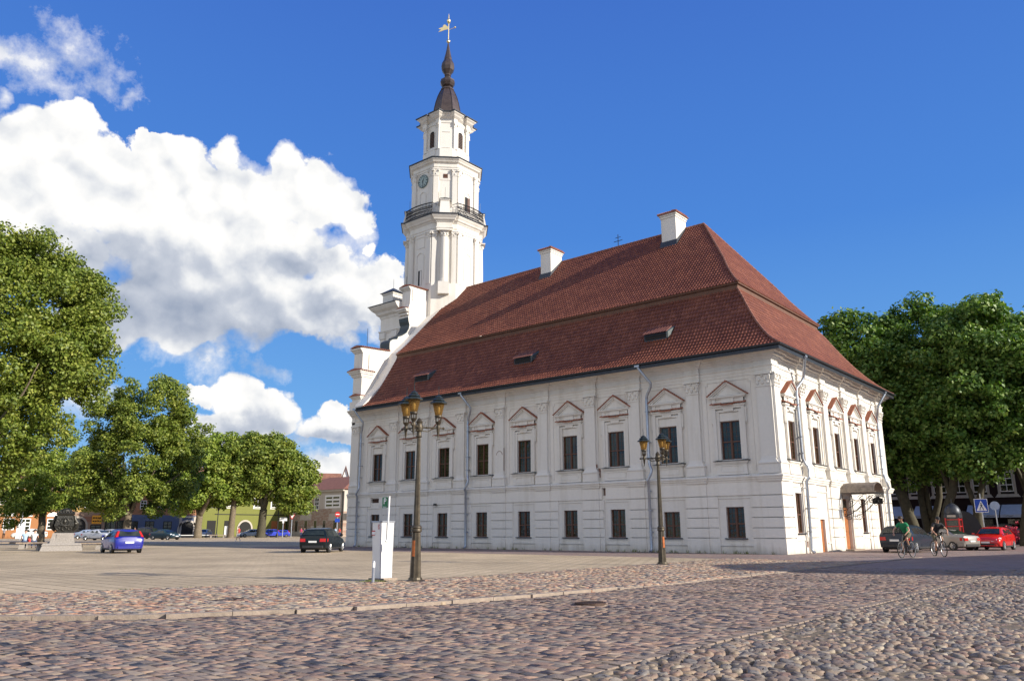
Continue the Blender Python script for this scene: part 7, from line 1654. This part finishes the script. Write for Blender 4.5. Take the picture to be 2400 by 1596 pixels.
# signs and lamps by the far houses
def signpost(label, px, d, h, build, cat='road sign', name='road_sign', post='zinc'):
    q = dp(px, 1243, d); t = thing(name, label, cat, (q.x, q.y, 0), yaw(px, 180)); mb = MB(); mb.tube([(0, 0, -.1), (0, 0, h)], .035 if d < 90 else .06, 8); mb.build('post', post, t); build(t); return t
def tri(t, s=1.0, z=3.0):
    mb = MB(); mb.prism([(-.45*s, z+.4*s), (.45*s, z+.4*s), (0, z-.38*s)], .07, .10, 0); mb.build('board', 'red', t); mb = MB(); mb.prism([(-.30*s, z+.31*s), (.30*s, z+.31*s), (0, z-.2*s)], .101, .11, 0); mb.build('board', 'white', t)
signpost('white give-way sign near the corner of the green house', 682.6, 150, 3.4, lambda t: tri(t, 1.3, 3.6))
def tsg(t): mb = MB(); mb.box((.07, -.65, 2.9), (.12, .65, 3.5)); mb.build('board', 'white', t); mb = MB(); mb.box((.121, -.15, 2.5), (.13, .15, 3.3)); mb.build('board', 'white', t)
signpost('white T-shaped sign in front of the green house', 662.5, 150, 3.4, tsg)
def noent(t):
    mb = MB(); mb.lathe([(.001, .06), (.45, .06), (.45, .10), (.001, .10)], (0, 0, 3.9), 20, axis=0); mb.build('board', 'red', t); mb = MB(); mb.box((.101, -.3, 3.82), (.12, .3, 3.98)); mb.build('bar', 'white', t); mb = MB(); mb.box((.07, -.4, 2.6), (.1, .4, 3.2)); mb.build('plate', 'blue', t)
signpost('red no-entry sign above a blue plate by the hall west corner', 789.5, 140, 4.2, noent)
def flagb(t): mb = MB(); mb.box((-.03, -.5, .2), (.03, .5, 2.3)); mb.build('board', 'white', t)
signpost('white advertising board before the left houses', 48, 130, 5.2, flagb, 'sign', 'advertising_board')
signpost('pale advertising board beside the reddish linden trunk', 532, 150, 1.4, lambda t: (lambda mb: mb.build('board', 'white', t))(MB().box((.0, -.45, .3), (.08, .45, 2.0))), 'sign', 'advertising_board')
def lan(t):
    mb = MB(); mb.lathe([(.12, 4.6), (.3, 5.2), (.42, 5.25), (.05, 5.7)], (0, 0, 0), 6); mb.build('lantern', 'iron', t); mb = MB(); mb.lathe([(.25, -.1), (.2, .5), (.08, .8), (.07, 4.7)], (0, 0, 0), 8); mb.build('pole', 'iron', t)
for px, lb in ((508, 'dark street lamp silhouetted against the green house'), (650, 'dark street lamp beside the row of far blue cars')): signpost(lb, px, 150, 4.6, lan, 'street lamp', 'street_lamp', 'iron')
for k, (px, d, w_, col, lb) in enumerate(((441, 150, 3.2, 'bench', 'long pale bench before the dark arched gateway'), (477, 152, 3.6, 'bench', 'long pale bench right of the forked linden'), (510, 150, 2.8, 'bench', 'pale bench between the two tree trunks'))):
    q = dp(px, 1243, d); t = thing('long_bench', lb, 'bench', (q.x, q.y, 0), yaw(px, 0), 'benches along the far side'); mb = MB(); mb.box((-.3, -w_/2, .4), (.3, w_/2, .52)); mb.build('seat', 'white' if k < 2 else 'bench', t)
    for s_ in (-1, 1): mb = MB(); mb.box((-.2, s_*w_*.38-.1, 0), (.2, s_*w_*.38+.1, .4)); mb.build('support', 'granite', t)

# ------------------------------------------------------------------ dark house east of the hall
EY = 40.0
ez = lambda z: 1.25+(z-1.25)*1.08 if z > 1.25 else z
ER = lambda p: (p[0], EY-p[2], ez(p[1]))
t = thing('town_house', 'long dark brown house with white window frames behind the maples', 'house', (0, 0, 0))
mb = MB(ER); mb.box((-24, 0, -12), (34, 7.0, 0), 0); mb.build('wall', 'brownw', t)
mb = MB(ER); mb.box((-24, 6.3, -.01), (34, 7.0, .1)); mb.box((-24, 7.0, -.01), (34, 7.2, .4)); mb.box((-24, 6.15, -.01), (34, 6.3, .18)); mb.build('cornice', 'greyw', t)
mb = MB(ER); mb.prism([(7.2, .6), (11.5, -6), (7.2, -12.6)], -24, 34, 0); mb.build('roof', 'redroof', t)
for px in (2098, 2160, 2216, 2262, 2311, 2375, 2440, 2506, 2574, 2644, 2718, 2796):
    u = xat(px, EY); w_ = .52
    hwin(ER, u-w_, u+w_, 4.15, 5.75, t, 'white', o=.02, sur='greyw')
    mb = MB(ER); mb.hexa([(u-.95, 3.72, .0), (u+.95, 3.72, .0), (u+.95, 3.72, .2), (u-.95, 3.72, .2)], [(u-.75, 3.95, .0), (u+.75, 3.95, .0), (u+.75, 3.95, .14), (u-.75, 3.95, .14)]); mb.box((u-.85, 6.0, 0), (u+.85, 6.16, .2)); mb.build('window_sill', 'greyw', t)
for i in range(13):
    u = -8+i*3.0; mb = MB(ER); mb.box((u, .3, -.0), (u+1.9, 2.0, .05)); mb.build('shop_window', 'glass', t)
MT['awning'] = simple('pale_blue_awning', (.46, .52, .66), .8, var=.12, scale=3)
for px0, px1, lb in ((2062, 2124, 'pale awning half hidden by the hall corner'), (2143, 2166, 'pale awning between the two left maple trunks'), (2180, 2204, 'pale awning left of the red kiosk'), (2268, 2346, 'pale awning behind the pedestrian crossing sign'), (2349, 2440, 'pale awning at the right edge of the photo')):
    a, b = xat(px0, EY-1.6), xat(px1, EY-1.6); zt_, zb_ = ez(3.0), ez(2.12)
    mb = MB(); mb.add([(a, EY-.05, zt_+.15), (b, EY-.05, zt_+.15), (b, EY-1.6, zb_+.25), (a, EY-1.6, zb_+.25), (a, EY-1.6, zb_), (b, EY-1.6, zb_), (a, EY-1.63, zb_+.25), (b, EY-1.63, zb_+.25), (a, EY-1.63, zb_), (b, EY-1.63, zb_), (a, EY-.05, zt_+.1), (b, EY-.05, zt_+.1), (b, EY-1.58, zb_+.2), (a, EY-1.58, zb_+.2)], [(0, 1, 2, 3), (6, 7, 9, 8), (3, 2, 7, 6), (8, 9, 5, 4), (4, 5, 12, 13), (13, 12, 11, 10), (10, 11, 1, 0)])
    aw = mb.build('awning', 'awning'); tag(aw, lb, 'awning', 'awnings along the dark house')
    nr_ = max(1, int((b-a)/1.2)); mk = MB()
    for i in range(nr_): c_ = a+(b-a)*(i+.5)/nr_; mk.tube([(c_-.28, EY-1.645, zb_+.1), (c_-.1, EY-1.645, zb_+.16), (c_+.05, EY-1.645, zb_+.1), (c_+.28, EY-1.645, zb_+.15)], .014, 4)
    mk.build('scribble_mark', 'iron', aw)
# pink flowers and parasols far right, kiosk, signs
q = dp(2238, 1243, 63); t = thing('phone_kiosk', 'red glazed kiosk with dark domed roof below the leaning maple', 'kiosk', (q.x, q.y, 0), yaw(2238, 180-12)); t.scale = (.66, .66, .90)
for sx in (-1, 1):
    for sy in (-1, 1): mb = MB(); mb.box((sx*.62-.06, sy*.62-.06, 0), (sx*.62+.06, sy*.62+.06, 2.25)); mb.build('post', 'red', t)
mb = MB()
for z in (0.05, .55, 1.05, 1.55, 2.05):
    for s_ in (-1, 1): mb.box((s_*.62-.03, -.56, z), (s_*.62+.03, .56, z+.06)); mb.box((-.56, s_*.62-.03, z), (.56, s_*.62+.03, z+.06))
mb.build('glazing_bars', 'red', t); mb = MB(); mb.box((-.57, -.57, .1), (.57, .57, 2.2)); mb.build('glass', 'carglass', t)
mb = MB(); mb.box((-.72, -.72, 2.2), (.72, .72, 2.5)); mb.lathe([(.80, 2.5), (.82, 2.56), (.74, 2.85), (.55, 3.1), (.25, 3.28), (.03, 3.34), (.03, 3.5), (.06, 3.56), (.01, 3.62)], (0, 0, 0), 20); mb.build('domed_roof', 'darkzinc', t, smooth=True)
mb = MB(); mb.box((.721, -.4, 2.26), (.73, .4, 2.42)); mb.build('sign_band', 'greyw', t)
q = dp(2262, 1243, 66); mb = MB(); n = 10; arc = [(1.1*math.cos(math.pi*i/n), .9+1.6*math.sin(math.pi*i/n)) for i in range(n+1)]; mb.prism([(-1.1, 0), (1.1, 0)]+arc, -.8, .8, 0); o = mb.build('arched_shelter', 'trimblack', loc=(q.x, q.y, 0)); o.rotation_euler.z = yaw(2262, 180); tag(o, 'dark arched shelter right of the red kiosk', 'shelter')
def pedsign(t):
    t.scale = (1.08, 1.08, 1.13)
    mb = MB(); mb.box((.05, -.36, 2.05), (.09, .36, 2.85)); b = mb.build('board', 'blue', t)
    mb = MB()
    for e in ((-.36, -.33, 2.05, 2.85), (.33, .36, 2.05, 2.85), (-.33, .33, 2.82, 2.85), (-.33, .33, 2.05, 2.08)): mb.box((.0901, e[0], e[2]), (.095, e[1], e[3]))
    mb.prism([(-.28, 2.15), (.28, 2.15), (0, 2.74)], .091, .097, 0); mb.build('white_triangle', 'white', b)
    mb = MB(); P = lambda y, z: (.10, y, z)
    mb.ball(P(0, 2.58), (.006, .035, .035), n=8, k=4); mb.tube([P(0, 2.54), P(.0, 2.40)], .028, 6); mb.tube([P(0, 2.42), P(-.08, 2.30), P(-.10, 2.19)], .018, 6); mb.tube([P(0, 2.42), P(.07, 2.31), P(.10, 2.19)], .018, 6); mb.tube([P(0, 2.52), P(-.07, 2.44)], .012, 5); mb.tube([P(0, 2.52), P(.07, 2.43)], .012, 5); mb.build('walking_figure', 'iron', b)
q = gp(2312, 1280); signpost('blue and white pedestrian crossing sign above the red hatchback', 2308, 62, 3.15, pedsign)
def rnd(t): mb = MB(); mb.lathe([(.001, .04), (.28, .04), (.28, .07), (.001, .07)], (0, 0, 2.72), 24, axis=0); mb.build('board', 'zinc', t)
signpost('round grey back of a road sign right of the crossing sign', 2340, 61, 2.75, rnd)
MT['pinkfl'] = simple('pink_petals', (.55, .03, .08), .7, var=.3)
q = dp(2392, 1243, 76); e0 = crown('flowers', [(0, 0, .9, .9, .5, .35), (-.8, 0, .8, .5, .4, .3)], 30, 800, .12, .25, 'pinkfl', None, 9, (0, 0, 0)); e0.location = (q.x, q.y, 0); tag(e0, 'red and pink flowers massed in front of the dark house', 'flowers', kind='stuff')
# corner house east of the street: outside the picture, its shadow lies across the setts
t = thing('corner_house', 'large plain corner house across the street whose shadow falls on the setts', 'house', (0, 0, 0))
PL = [(24.9, -11.0), (22.9, -8.4), (24.8, -3), (29.1, 12.9), (37, 40), (60, 40), (60, -1.5)]
mb = MB(); mb.prism(PL[::-1], 0, 9.0, 2); mb.build('wall', 'yellow', t); mb = MB(); mb.sweep(PL[::-1][:], [(-.1, 8.8), (.3, 8.8), (.3, 9.05), (-.1, 9.05)], closed=True); mb.build('cornice', 'white', t)
